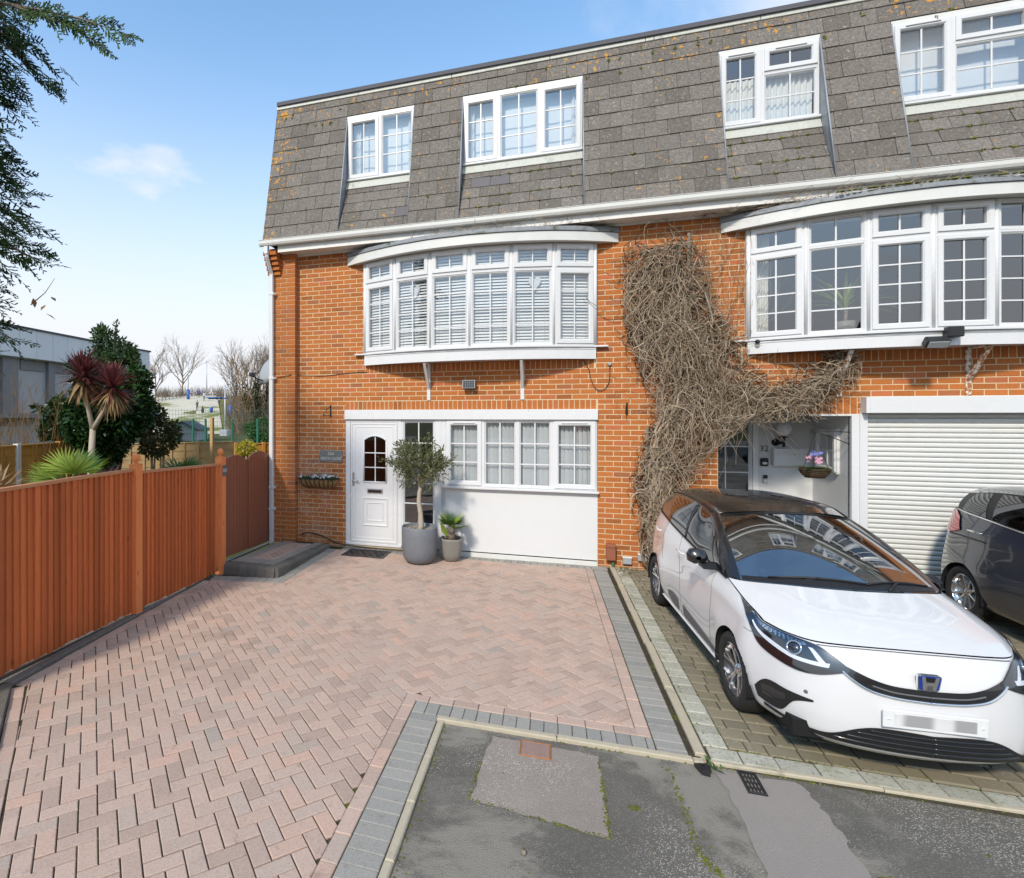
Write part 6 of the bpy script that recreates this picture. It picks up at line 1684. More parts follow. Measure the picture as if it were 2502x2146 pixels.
    def line(net, pts, name, m, r=.003, off=.001, n=24, parent=None, both=True):
        mb_ = MB(); P = []
        for i in range(n + 1):
            q = pl(pts, i / n); nn = net.n(q.x, q.y); p = net.at(q.x, q.y)
            if nn.y * (1 if p.y > .05 else 0) + nn.x * (1 if p.x > .3 else -1 if p.x < -2.95 * sx else 0) + nn.z * .3 < 0: nn = -nn
            P.append(p + nn * off)
        return halves(mb_, P, r, name, m, parent, both and min(q_[0] for q_ in pts) > .01, both)
    gm = 'glass_tint'
    for (u0, u1) in ((.22, .93), (1.08, 2.93), (3.06, 4.9)) + (((5.15, 6.4),) if K == 'mpv' else ()):
        patch(sn, [(u0 + .02, .16), ((u0 + u1) / 2, .16), (u1, .16)], [(u0 + (.30 if u0 < .5 else .06), 2.35 if u0 < .5 else 2.82), ((u0 + u1) / 2, 2.82), (u1 - (.0 if u1 < 4 else .1), 2.8)], 'side_window', gm, .004, 16, 6)
    line(sn, [(0, .03), (2, .03), (4, .03), (6.9, .03)], 'belt_trim', 'chrome' if K == 'mpv' else 'trim_black', .008, .006, 40)
    for u, nm in ((3.0, 'B'),): line(sn, [(u, .1), (u, 1.5), (u, 2.9)], 'window_pillar', 'trim_black', .010, .005, 10)
    # shut lines
    for u in (9.9, 12.0): line(ring_, [(u, .9), (u - .02, 3), (u + (0 if u < 11 else .25), 6.95)], 'door_gap', 'trim_grey', .0024, 0, 20)
    line(ring_, [(13.75, 6.9), (13.95, 5.5), (13.75, 4.6)], 'door_gap', 'trim_grey', .0024, 0, 16)
    for x, z in ((-1.36, .945), (-2.28, 1.005)):
        for s in (-1, 1):
            mb = MB(); mb.tube([(x * sx + .10, s * .842 * sy, z * sz), (x * sx + .09, s * .868 * sy, z * sz), (x * sx - .09, s * .868 * sy, z * sz + .006), (x * sx - .10, s * .842 * sy, z * sz + .006)], .011, 8); mb.build('door_handle', paint if K != 'mpv' else 'chrome', root)
    for s in (-1, 1):                                     # door mirrors
        mb = MB(); prof = [(-.075, .0), (-.055, .062), (-.01, .085), (.045, .075), (.068, .03), (.062, -.035), (.02, -.062), (-.05, -.05)]
        st = len(mb.v); rows = []
        for t, k in ((0, .90), (.25, 1.0), (.6, .97), (.85, .72), (1.0, .25)):
            my = .93 if not (detail and s > 0) else .80; mx = -.60 if my > .9 else -.80; rows.append([(mx * sx + .0 + .10 * t, s * (my * sy) + s * (a * k * (1.28 if my > .9 else .6)), ((1.085 if my > .9 else 1.06) * sz) + b * k * (1 if my > .9 else .6)) for a, b in prof + prof[:1]])
        mb.grid(rows); mb.add(rows[0][:-1], [tuple(range(8))]); mo_ = mb.build('door_mirror', 'paint_black' if K != 'mpv' else paint, root)
        mb = MB(); mb.prism([(-.62 * sx, 1.0 * sz), (-.46 * sx, 1.0 * sz), (-.52 * sx, 1.035 * sz), (-.58 * sx, 1.045 * sz)], 'y', s * .775 * sy if s > 0 else -.90 * sy, s * .90 * sy if s > 0 else -.775 * sy); mb.build('mirror_stalk', 'trim_black', mo_)
        mb = MB(); mb.add([rows[0][i] for i in range(8)], [tuple(range(8))]); mb.xform(Matrix.Translation((-.004, 0, 0))); mb.build('mirror_glass', 'chrome', mo_)
    # ---- wheels
    def wheel(x, s):
        w = link('wheel', None, root); w.location = (x, s * .745 * sy, WZ); w.rotation_euler = (0, 0, 0 if s > 0 else PI)
        mb = MB(); mb.lathe([(.205, -.085), (.245, -.095), (.285, -.092), (.302, -.07), (.305, 0), (.302, .07), (.285, .092), (.245, .095), (.21, .085), (.203, .06)], 48, axis='y'); mb.build('tyre', 'tyre', w)
        mb = MB(); mb.lathe([(.205, .086), (.212, .080), (.2, .066), (.185, .05), (.18, -.06), (0.0, -.06)], 40, axis='y'); mb.build('rim', 'alloy' if wheel_style else 'alloy_dark', w)
        mb = MB(); mb.lathe([(.206, .087), (.214, .083), (.206, .074), (.197, .080)], 48, axis='y'); mb.build('rim_edge', 'alloy', w)
        ns = 5 if wheel_style == 0 else 10
        for k in range(ns):
            a = 2 * PI * k / ns + .3
            for dd in ((-.17, .17) if wheel_style == 0 else (0,)):
                mb = MB(); P = []; Q = []
                for r, wd, yy_ in ((.045, .030, .050), (.10, .026, .060), (.15, .021, .070), (.202, .026, .076)):
                    aa = a + dd * (.25 + .75 * ((r - .045) / .157)) if wheel_style == 0 else a
                    c = Vector((r * math.cos(aa), yy_, r * math.sin(aa))); t = Vector((-math.sin(aa), 0, math.cos(aa))); P.append(c - t * wd / 2); Q.append(c + t * wd / 2)
                rows = [[p - Vector((0, .03, 0)) for p in P], P, [p + Vector((0, .004, 0)) for p in [(a_ + b_) / 2 for a_, b_ in zip(P, Q)]], Q, [q - Vector((0, .03, 0)) for q in Q]]
                mb.grid(rows, smooth=False); mb.build('spoke', 'alloy' if (wheel_style or dd > 0 or True) else 'alloy_dark', w)
        mb = MB(); mb.lathe([(0, .062), (.03, .060), (.036, .05), (.06, .046), (.062, .03)], 20, axis='y'); mb.build('hub_cap', 'alloy', w)
    for x in WX:
        for s in (-1, 1): wheel(x, s)
    if not detail:
        patch(ring_, [(15.0, 5.95), (15.8, 5.7), (16.8, 5.8)], [(15.3, 6.7), (15.9, 6.95), (16.8, 6.95)], 'tail_light', 'lamp_red', .012, 14, 6)
        line(ring_, [(13.9, 5.75), (15.0, 5.7), (15.7, 5.68)], 'body_crease', 'trim_black', .010, .002, 16)
        return root
    # ---- face of the white hatchback
    hl_ = patch(ring_, [(2.02, 5.0), (2.9, 4.45), (3.8, 4.35), (4.8, 4.85), (5.8, 5.85), (7.4, 6.98)], [(2.02, 5.25), (2.55, 6.0), (3.1, 6.75), (4.1, 6.94), (5.6, 6.97), (7.6, 6.99)], 'headlight', 'paint_black', .008, 60, 14)
    patch(ring_, [(2.6, 5.02), (3.2, 4.98), (3.9, 5.05), (4.7, 5.50), (5.6, 6.18)], [(2.55, 5.30), (3.2, 5.22), (3.9, 5.30), (4.65, 5.75), (5.55, 6.32)], 'daytime_light', 'lamp_white', .010, 26, 3, hl_)
    patch(ring_, [(2.55, 5.10), (2.75, 5.4), (3.1, 6.1)], [(2.7, 5.05), (2.95, 5.35), (3.25, 6.1)], 'daytime_light', 'lamp_white', .010, 12, 2, hl_)
    patch(ring_, [(3.3, 6.2), (4.2, 6.15), (5.2, 6.5), (6.2, 6.8)], [(3.35, 6.62), (4.2, 6.72), (5.2, 6.84), (6.2, 6.92)], 'reflector', 'chrome', .008, 20, 3, hl_)
    for s in (-1, 1):
        q = ring_.at(3.75, 5.72); nn = ring_.n(3.75, 5.72); nn = nn if nn.x > 0 else -nn; q = Vector((q.x, s * q.y, q.z)); nn = Vector((nn.x, s * nn.y, nn.z)); Mx = Matrix.Translation(q + nn * .006) @ nn.to_track_quat('Z', 'Y').to_matrix().to_4x4()
        mb = MB(); mb.lathe([(.045, -.004), (.052, .002), (.046, .008), (.040, .004)], 20); mb.build('projector_ring', 'chrome', hl_, Mx); mb = MB(); mb.lathe([(0, .016), (.02, .013), (.033, .005), (.038, -.004)], 20); mb.build('projector_lens', 'paint_blue', hl_, Mx)
    patch(ring_, [(2.02, 5.0), (2.9, 4.45), (3.8, 4.35), (4.8, 4.85), (5.8, 5.85), (7.4, 6.98)], [(2.02, 5.25), (2.55, 6.0), (3.1, 6.75), (4.1, 6.94), (5.6, 6.97), (7.6, 6.99)], 'headlight_lens', 'lens', .019, 60, 10, hl_)
    patch(ring_, [(0, 3.86), (.9, 3.92), (1.5, 4.15), (1.9, 4.62), (2.15, 5.08)], [(0, 4.52), (.9, 4.58), (1.4, 4.80), (1.8, 5.12), (2.2, 5.45)], 'grille', 'paint_black', .007, 40, 8)
    line(ring_, [(0, 3.84), (.9, 3.90), (1.52, 4.12), (1.93, 4.58), (2.2, 5.02)], 'grille_chrome', 'chrome', .009, .006, 30)
    line(ring_, [(0, 4.15), (.9, 4.2), (1.45, 4.42)], 'grille_bar', 'trim_grey', .006, .006, 16)
    line(ring_, [(0, 6.85), (1, 6.86), (2, 6.84), (2.9, 6.72)], 'bonnet_gap', 'trim_grey', .0035, .004, 24)
    patch(ring_, [(0, 1.05), (1.6, 1.05), (3.2, 1.03), (4.85, 1.28)], [(0, 2.20), (1.45, 2.20), (2.9, 1.34), (4.85, 1.48)], 'lower_grille', 'trim_black', .008, 44, 8)
    for v, ue in ((1.3, 2.6), (1.55, 2.2), (1.8, 1.9), (2.02, 1.55)): line(ring_, [(0, v), (ue * .6, v), (ue, v)], 'grille_bar', 'paint_black', .007, .007, 14)
    patch(ring_, [(3.05, 2.82), (3.7, 2.5), (4.25, 1.62), (5.05, 1.62)], [(3.05, 2.92), (3.9, 2.98), (4.6, 3.0), (5.12, 2.2)], 'fog_recess', 'trim_black', .008, 40, 14)
    patch(ring_, [(4.0, 2.4), (4.4, 2.1), (4.8, 2.0)], [(4.0, 2.7), (4.4, 2.7), (4.8, 2.6)], 'fog_lamp', 'lens', .010, 10, 3)
    for pts in ([(2.9, 3.0), (2.9, 2.45), (2.45, 2.45), (2.45, 3.0), (2.9, 3.0)],): pass
    for (u, v) in ((3.3, 3.25),):
        for s in (-1, 1):
            q = ring_.at(u, v); nn = ring_.n(u, v); nn = nn if nn.x > 0 else -nn; Mx = Matrix.Translation((q.x + nn.x * .001, s * (q.y + nn.y * .001), q.z)) @ Vector((nn.x, s * nn.y, nn.z)).to_track_quat('Z', 'Y').to_matrix().to_4x4(); mb = MB(); mb.lathe([(.011, 0), (.013, .002), (.010, .003), (0, .002)], 14); mb.build('parking_sensor', 'trim_grey', root, Mx)
    line(ring_, [(5.35, 5.4), (5.6, 5.15), (6.0, 5.0)], 'bumper_gap', 'trim_grey', .0022, .001, 12)
    # badge
    em = link('badge', None, root); em.matrix_basis = Matrix.Translation((.868, -.012, .700)) @ Matrix.Rotation(R(8), 4, 'Y')
    def rsq(w0, w1, h, r, n=4):
        out = []
        for cx, cy, a0 in ((w0 - r, h - r, 0), (-(w0 - r), h - r, 90), (-(w1 - r), -(h - r), 180), (w1 - r, -(h - r), 270)):
            for k in range(n + 1): a = R(a0 + 90 * k / n); out.append((cx + r * math.cos(a), cy + r * math.sin(a)))
        return out
    mb = MB(); mb.prism(rsq(.064, .058, .054, .018), 'x', -.012, .004); mb.build('badge_rim', 'chrome', em)
    mb = MB(); mb.prism(rsq(.058, .052, .048, .014), 'x', .003, .006); mb.build('badge_field', 'emblem_blue', em)
    mb = MB(); mb.prism(rsq(.030, .027, .040, .010), 'x', .0055, .0075); mb.build('badge_field', 'trim_black', em)
    hleft = [(.046, .044), (.028, .044), (.021, .008), (-.021, .008), (-.028, .044), (-.046, .044), (-.034, -.044), (-.018, -.044), (-.014, -.012), (.014, -.012), (.018, -.044), (.034, -.044)]
    mb = MB(); bm_ = bmesh.new(); f = bm_.faces.new([bm_.verts.new((0, y, z)) for y, z in hleft]); bmesh.ops.triangulate(bm_, faces=[f]); e = bmesh.ops.extrude_face_region(bm_, geom=bm_.faces[:]); bmesh.ops.translate(bm_, verts=[v for v in e['geom'] if isinstance(v, bmesh.types.BMVert)], vec=(.006, 0, 0)); mb.bm(bm_, mat=Matrix.Translation((.008, 0, 0))); bm_.free(); mb.build('badge_letter', 'silver', em)
    # plate: blurred characters in the photograph
    pt_ = link('number_plate', None, root); pt_.matrix_basis = Matrix.Translation((.898, 0, .462)) @ Matrix.Rotation(R(2), 4, 'Y')
    mb = MB(); mb.bev(-.006, -.275, -.058, .006, .275, .058, .004); mb.build('plate_board', 'plate_white', pt_); mb = MB(); mb.bev(.005, -.215, -.038, .0075, .215, .036, .001); mb.build('plate_blur', 'plate', pt_)
    for s in (-1, 1): mb = MB(); mb.lathe([(0, .011), (.006, .010), (.008, .006)], 10, c=(0, s * .245, 0), axis='x'); mb.build('plate_screw', 'plate_white', pt_)
    # sill trims
    patch(ring_, [(9.0, 1.35), (10.2, 1.25), (11.75, 1.25)], [(9.0, 1.40), (10.2, 1.85), (11.8, 2.30)], 'side_trim', 'trim_grey', .006, 20, 4)
    patch(ring_, [(12.15, 1.25), (12.6, 1.25), (13.1, 1.7)], [(12.15, 2.3), (12.6, 2.45), (13.1, 2.2)], 'side_trim', 'trim_grey', .006, 14, 4)
    line(ring_, [(8.2, .55), (10, .5), (12, .5), (14.1, .55)], 'sill', 'paint_white', .016, .004, 30)
    # wipers, cabin
    for a, b in (((.03, -.52), (-.03, .12)), ((.0, .10), (-.16, .62))):
        mb = MB(); P = []
        for i in range(9):
            t = i / 8; y = a[1] + (b[1] - a[1]) * t; u = min(abs(y) / .17, 3.9); q = wn_.at(u, .14 + .10 * math.sin(t * PI)); P.append((q.x, y, q.z + .012))
        mb.tube(P, .009, 5); mb.tube([(P[0][0] + .06, P[0][1] + .12, P[0][2] - .02), P[4]], .011, 5); mb.build('wiper', 'trim_black', root)
    patch(wn_, [(0, .02), (2, .02), (3.95, .02)], [(0, .22), (2, .20), (3.95, .16)], 'windscreen_band', 'trim_black', .003, 24, 2)
    patch(wn_, [(0, 2.86), (2, 2.87), (3.95, 2.88)], [(0, 3), (2, 3), (3.95, 3)], 'windscreen_band', 'trim_black', .003, 24, 2)
    line(rn, [(4.35, 0), (4.4, 2), (4.4, 4.8)], 'roof_channel', 'trim_black', .007, .002, 30)
    cab = MB(); cab.bev(-.62, -.66, .70, .04, .66, .93, .05); cab.bev(-.58, .20, .90, -.25, .52, .99, .03); cab.build('dashboard', 'dashboard', root)
    mb = MB(); mb.tube([(-.68 + .06 * math.sin(a), -.36 + .18 * math.cos(a), .98 + .165 * math.sin(a)) for a in [2 * PI * k / 24 for k in range(25)]], .014, 6, cap=False); mb.tube([(-.62, -.36, .95), (-.68, -.36, .98)], .03, 8); mb.build('steering_wheel', 'trim_black', root)
    for s in (-1, 1):
        mb = MB(); mb.bev(-1.55, s * .36 - .24, .62, -1.32, s * .36 + .24, 1.12, .07); mb.bev(-1.50, s * .36 - .13, 1.13, -1.38, s * .36 + .13, 1.32, .05); mb.bev(-1.5, s * .36 - .24, .48, -.95, s * .36 + .24, .66, .06); mb.build('seat', 'seat_fabric', root)
    mb = MB(); mb.bev(-.80, -.12, 1.33, -.77, .12, 1.39, .01); mb.build('rear_view_mirror', 'trim_black', root)
    mb = MB(); mb.box(-2.9, -.72, .30, .0, .72, .46); mb.box(-2.6, -.6, .46, -2.3, .6, 1.05); mb.build('cabin_floor', 'arch_liner', root)
    mb = MB(); mb.lathe([(.018, 0), (.014, .02), (.006, .06), (0, .062)], 8, c=(-2.72, 0, 1.475)); mb.build('aerial', 'trim_black', root)
    return root
carA = car('parked_car', 'white hatchback with black roof parked nose out on the neighbour\'s drive', (2.053, -3.753, .004), R(-90 + 3.55), .915, 'paint_white', 'paint_black', 'hatch')
carB = car('parked_car', 'dark blue people carrier parked before the roller garage door', (5.08, -3.40, .004), R(-90), .915, 'paint_blue', 'paint_blue', 'mpv', (1.047, 1.07, 1.06), False, 1)
# a dead leaf on the white bonnet
t_ = thing('dead_leaf', 'curled brown leaf lying on the white bonnet', 'leaf', (2.335, -3.965, .862)); mb = MB(); leaf(mb, (0, 0, .0), (1, .1, .1), .055, .026, (0, 0, 1), -.2, 0, 4); mb.build('blade', 'leaf_dry', t_); mb = MB(); mb.tube([(0, 0, 0), (-.02, -.003, .002)], .0012, 4); mb.build('stalk', 'leaf_dry', t_)
# ================================================================== the garden and the land behind
def bush(name, label, cat, c, r, n, L, W, m, seed, stems=5, lump=.45, shell=.35, freq=1.8, group=None, stem_m='bark', base=None):
    c = Vector(c); b = base if base is not None else c.z - r[2]
    t_ = thing(name, label, cat, (c.x, c.y, b), 0, group); loc = c - Vector((c.x, c.y, b))
    mb = MB(); crown(mb, loc, r, n, L, W, seed, lump, shell, .2, None, freq); mb.build('foliage', m, t_)
    mb = MB()
    for k in range(stems):
        a = uni(0, 6.28); q = Vector((.12 * math.cos(a), .12 * math.sin(a), 0)); e = loc + Vector((r[0] * uni(-.5, .5), r[1] * uni(-.5, .5), r[2] * uni(0, .5))); mb.tube([q, q.lerp(e, .5) + rdir() * .06, e], [.035, .025, .01], 6)
    mb.build('stem', stem_m, t_); return t_
cam_c = disp(208, 826, 11.0)
bush('camellia_bush', 'large glossy dark green camellia bush behind the red fence', 'bush', cam_c, (1.50, 1.15, 1.22), 15000, .13, .062, 'leaf_camellia', 2.1, 7, .35, .45, 1.5, base=0.0)
lau = disp(228, 735, 12.4)
t_ = thing('laurel_shrub', 'upright pale green evergreen shrub rising behind the camellia', 'shrub', (lau.x, lau.y, 0))
mb = MB(); lf = MB()
for k in range(34):
    a = uni(0, 6.28); r = .75 * math.sqrt(RNG.random()); top = Vector((r * math.cos(a), r * .6 * math.sin(a), 4.25 - 1.5 * r * r + uni(-.25, .25) - (.6 if k > 12 else 0))); q = Vector((r * .35 * math.cos(a), r * .3 * math.sin(a), 1.4)); mb.tube([(0, 0, 0), q, top], [.03, .018, .004], 4)
    for i in range(120):
        t = RNG.random() ** .9; p = q.lerp(top, t) + rdir() * .15 * (1.15 - t); leaf(lf, p, (rdir(.8)), uni(.08, .13), uni(.035, .055), rdir(.5), uni(0, .3))
crown(lf, (0, 0, disp(228, 712, 12.4).z), (.62, .5, .72), 2600, .11, .045, 6.3, .5, .2, .4, None, 2.0); mb.build('stem', 'bark', t_); lf.build('foliage', 'leaf_laurel', t_)
ph = disp(318, 880, 11.3)
bush('photinia_shrub', 'bronze tinged shrub at the right edge of the camellia', 'shrub', ph, (.50, .4, .62), 1700, .10, .045, 'leaf_ivy', 5.5, 4, .5, .3, 2.2, base=0.0)
yb = disp(500, 905, 12.0)
bush('euonymus_bush', 'bright yellow green bush behind the gate', 'bush', yb, (.30, .28, .24), 1500, .055, .030, 'leaf_yellow', 7.5, 4, .45, .2, 3.0, base=0.0)
# cordyline: forked trunk with two purple heads
cb_ = disp(184, 935, 9.3); fk = disp(188, 868, 9.3) - cb_
t_ = thing('cordyline', 'forked cordyline with two purple spiky heads before the camellia', 'cordyline', (cb_.x, cb_.y, 0)); zb = cb_.z
h1 = disp(168, 768, 9.3) - cb_; h2 = disp(228, 790, 9.2) - cb_
mb = MB(); mb.tube([(0, 0, 0), (0, 0, zb), fk + Vector((0, 0, zb))], [.062, .055, .048], 10); f0 = fk + Vector((0, 0, zb - .02))
for h in (h1, h2): hh = h + Vector((0, 0, zb)); mb.tube([f0, f0.lerp(hh, .5) + Vector((0, 0, -.04)), hh], [.044, .036, .034], 8)
mb.build('trunk', 'bark_pale', t_)
for h in (h1, h2):
    hh = h + Vector((0, 0, zb)); a_ = MB(); o_ = MB()
    for k in range(190):
        e = uni(-.25, 1.0); az = uni(0, 6.28); d = Vector((math.cos(az) * math.cos(e * 1.45), math.sin(az) * math.cos(e * 1.45), math.sin(e * 1.45))); leaf(a_, hh + Vector((0, 0, .04)), d, uni(.42, .56), uni(.035, .05), (0, 0, 1), uni(.02, .28), 0, 4)
    for k in range(110):
        az = uni(0, 6.28); d = Vector((math.cos(az), math.sin(az), uni(-1.6, -.1))); leaf(o_, hh + Vector((0, 0, -.02)), d, uni(.36, .52), uni(.03, .045), (0, 0, 1), uni(.1, .4), 0, 4)
    a_.build('leaf_head', 'leaf_cordyline', t_); o_.build('old_leaves', 'leaf_cordyline_old', t_)
def palm(name, label, c, rad, n, m, seed, pet=.5):
    t_ = thing(name, label, 'palm', (c.x, c.y, 0)); z = c.z; rr = random.Random(seed)
    mb = MB(); mb.tube([(0, 0, 0), (0, 0, max(z - .25, .1))], [.09, .08], 10); mb.build('trunk', 'bark', t_)
    for k in range(n):
        a = rr.uniform(0, 6.28); e = rr.uniform(.15, 1.1); fan_leaf(t_, (0, 0, max(z - .28, .1)), (math.cos(a), math.sin(a), e), pet * rr.uniform(.6, 1), rad * rr.uniform(.85, 1.1), 22, m if rr.random() < .75 else 'leaf_palm_dark', .12, R(170), w=.035)
palm('fan_palm', 'bright green fan palm leaning over the red fence', disp(138, 948, 7.6), .42, 9, 'leaf_palm', 4, .40)
palm('fan_palm', 'small fan palm showing over the fence near the gate', disp(372, 940, 10.5), .42, 8, 'leaf_palm_dark', 9, .35)
def spiky(name, label, c, L, n, m, up=.7):
    t_ = thing(name, label, 'phormium', (c.x, c.y, 0)); mb = MB(); z = c.z - .25
    for k in range(n):
        a = uni(0, 6.28); d = Vector((math.cos(a) * .7, math.sin(a) * .7, uni(.35, 1.6) * up)); leaf(mb, (uni(-.05, .05), uni(-.05, .05), z), d, L * uni(.75, 1.1), uni(.035, .05), (0, 0, 1), uni(0, .22), 0, 4)
    mb.build('blades', m, t_); mb = MB(); mb.tube([(0, 0, 0), (0, 0, max(z, .05) + .05)], [.10, .12], 8); mb.build('crown_base', 'bark', t_)
spiky('phormium', 'dark red phormium behind the fence between palm and post', disp(205, 955, 8.0), .42, 46, 'leaf_cordyline')
spiky('phormium', 'reddish phormium blades at the left picture edge', disp(-12, 958, 7.2), .45, 40, 'leaf_cordyline_old')
# garden fences
def panel_fence(name, label, a, b, z0, z1, m, rows, posts):
    t_ = thing(name, label, 'fence', (a.x, a.y, 0)); d = Vector((b.x - a.x, b.y - a.y, 0)); L = d.length; t_.rotation_euler = (0, 0, math.atan2(d.y, d.x)); h = (z1 - z0) / rows
    bay = L / posts
    for p in range(posts):
        for k in range(rows):
            mb = MB(); mb.prism([(-.004, z0 + k * h), (-.020, z0 + k * h), (-.008, z0 + (k + 1) * h + .012), (.0, z0 + (k + 1) * h + .012)], 'x', p * bay + .05, (p + 1) * bay - .05); mb.build('lap_board', m, t_)
        for f in (.33, .66): mb = MB(); mb.bev(p * bay + bay * f - .02, -.035, z0, p * bay + bay * f + .02, -.018, z1, .003); mb.build('batten', m, t_)
        mb = MB(); mb.bev(p * bay - .045, -.05, 0, p * bay + .045, .05, z1 + .05, .006); mb.build('post', m if name != 'panel_fence' else ('pvc_old' if p == 1 else m), t_)
        mb = MB(); mb.bev(p * bay + .045, -.03, z1, (p + 1) * bay - .045, .02, z1 + .03, .004); mb.build('capping', m, t_)
panel_fence('panel_fence', 'orange timber lap panel fence behind the palms at left', disp(-70, 930, 8.6), disp(190, 930, 11.6), .15, 1.66, 'fence_yellow', 9, 3)
panel_fence('sleeper_fence', 'pale new timber board fence at the back of the garden', disp(235, 920, 14.2), disp(475, 920, 15.5), .2, 1.45, 'fence_pale', 6, 3)
panel_fence('dark_board_fence', 'brown board fence behind the yellow bush', disp(478, 920, 14.0), disp(585, 920, 14.8), .2, 1.46, 'fence_yellow', 7, 2)
for (x, y, lab) in ((429, 905, 'loose pale timber post standing above the garden fence'),):
    p = disp(x, y, 13.6); mb = MB(); mb.bev(-.04, -.04, 0, .04, .04, disp(x, 845, 13.6).z, .005); o = mb.build('timber_post', 'fence_pale'); o.location = (p.x, p.y, 0); tag(o, lab, 'post')
# leafless shrub at the far left
p = disp(30, 900, 10.5); t_ = thing('bare_shrub', 'pale leafless shrub of upright twigs before the grey building', 'shrub', (p.x, p.y, 0)); mb = MB()
for k in range(150):
    a = uni(0, 6.28); q = Vector((RNG.gauss(0, .7), RNG.gauss(0, .3), 0)); d = Vector((RNG.gauss(0, .22), RNG.gauss(0, .15), 1)).normalized(); pts = [q.copy()]; L = uni(1.6, 3.4)
    for i in range(7): d = (d + rdir() * .10).normalized(); q = q + d * (L / 7); pts.append(q.copy())
    mb.tube(pts, [.008 * (1 - .75 * i / 7) for i in range(8)], 3, cap=False)
    for i in (3, 5, 6):
        e = pts[i] + (d + rdir(.2) * .8) * uni(.15, .4); mb.tube([pts[i], e], [.004, .0015], 3, cap=False)
mb.build('twigs', 'leaf_dry', t_)
# ------------------------------------------------------------------ overhanging conifer at the left
ctr = at(-345, 600, 4.6); t_ = thing('conifer_tree', 'dark green cypress with drooping sprays at the left edge', 'conifer', (ctr.x, ctr.y, 0))
mb = MB(); mb.tube([(0, 0, 0), (.03, 0, 3), (0, .03, 6.5), (0, 0, 8.2)], [.16, .13, .07, .02], 10); mb.build('trunk', 'bark', t_)
def spray(mb, p, d, n, L, droop=.25):
    """flat feathery cypress spray: a rachis with forked scale-leaf twigs"""
    d = Vector(d).normalized(); s = d.cross(n); s = s.normalized() if s.length > .05 else d.orthogonal().normalized(); n = s.cross(d).normalized(); p = Vector(p); k = 8; bend = s * uni(-.25, .25)
    def rod(a, b, w):
        t = (b - a).normalized(); q = t.cross(n).normalized() * w; c = (a + b) / 2 + n * uni(-.004, .004); mb.add([tuple(a - q * .8), tuple(a + q * .8), tuple(c + q * 1.25), tuple(b), tuple(c - q * 1.25)], [(0, 1, 2, 3, 4)])
    def pos(t): return p + d * (L * t) + bend * (L * t * t) - Vector((0, 0, droop * L * t * t))
    for i in range(k): rod(pos(i / k), pos((i + 1) / k), .004)
    for i in range(1, k + 1):
        t = i / k
        for sg in (-1, 1):
            if RNG.random() < .12: continue
            a = pos(t - uni(0, .06)); l2 = L * .44 * (1.05 - t * .75) * uni(.55, 1.15); dd = (d * uni(.6, .95) + s * sg * .8 + n * uni(-.25, .25) - Vector((0, 0, .15))).normalized(); b = a + dd * l2; rod(a, b, .0045)
            for j in (.25, .45, .65, .85):
                c = a + dd * l2 * j
                for sg2 in (-1, 1):
                    if RNG.random() < .15: continue
                    e = c + (dd * .8 + (d if sg2 > 0 else s * sg) * .65 + n * uni(-.3, .3)).normalized() * l2 * uni(.26, .44) * (1.1 - j * .6); rod(c, e, .0042)
fol = MB(); fol2 = MB(); limbs = MB()
Xv = Vector((CY_, SY_, 0)); Yv = Vector((-SY_, CY_, 0))
for k in range(165):
    z = 2.80 + 3.3 * (k / 164) + uni(-.1, .1); a = uni(-1.2, .9); out = (Xv * math.cos(a) + Yv * math.sin(a)); L = 1.10 + .16 * math.sin(z * 3.4 + .6) + .10 * math.sin(z * 9) + uni(-.2, .12)
    b0 = Vector((0, 0, z + .3)); b1 = out * L * .6 + Vector((0, 0, z + .20)); b2 = out * L + Vector((0, 0, z - .06)); limbs.tube([b0, b1, b2], [.02, .012, .004], 4, cap=False)
    for i in range(11):
        t = .38 + .62 * i / 10; p = b0.lerp(b1, t * 1.6) if t < .6 else b1.lerp(b2, (t - .6) / .4)
        spray(fol if RNG.random() < .55 else fol2, p + rdir() * .07, out + rdir() * .75 + Vector((0, 0, uni(-.35, .2))), (Vector((0, 0, 1)) + rdir() * .9), uni(.15, .30), uni(.1, .4))
# the branch reaching over the picture's top left corner
b0 = Vector((0, 0, at(-250, -40, 4.4).z)); tipw = at(312, 84, 4.2) - Vector((ctr.x, ctr.y, 0)); tip2 = at(245, 108, 4.25) - Vector((ctr.x, ctr.y, 0)); mid_ = at(20, 10, 4.35) - Vector((ctr.x, ctr.y, 0))
for e, n_ in ((tipw, 17), (tip2, 15)):
    limbs.tube([b0, mid_, mid_.lerp(e, .6) + Vector((0, 0, .03)), e], [.03, .014, .006, .002], 5, cap=False)
    for i in range(n_):
        t = i / (n_ - 1); p = mid_.lerp(e, t) + Vector((0, 0, .03 * math.sin(t * PI))); d = (e - mid_).normalized(); spray(fol if i % 3 else fol2, p, d + rdir() * .45 + Vector((0, 0, -.1)), -Yv + rdir() * .35, (.24 if i < n_ - 2 else .15) * uni(.7, 1.1), .15)
for i in range(10): spray(fol2, mid_.lerp(b0, i / 14) + rdir() * .08, Xv + rdir() * .6, -Yv + rdir() * .5, .24)
limbs.build('branches', 'bark', t_); fol.build('sprays', 'leaf_conifer', t_); fol2.build('sprays_dark', 'leaf_conifer_dark', t_)  # darker leaf colour, scattered among the other sprays, not kept to one side
p = at(75, 745, 4.5); tw = MB(); q = Vector((0, 0, 0)); tw.tube([q, q + Xv * .12 + Vector((0, 0, .10)), q + Xv * .20 + Vector((0, 0, .22))], [.006, .004, .002], 4); o = thing('dry_twig', 'bare twig with a few orange leaves under the cypress', 'twig', p); tw.build('stem', 'twig', o)
lm = MB()
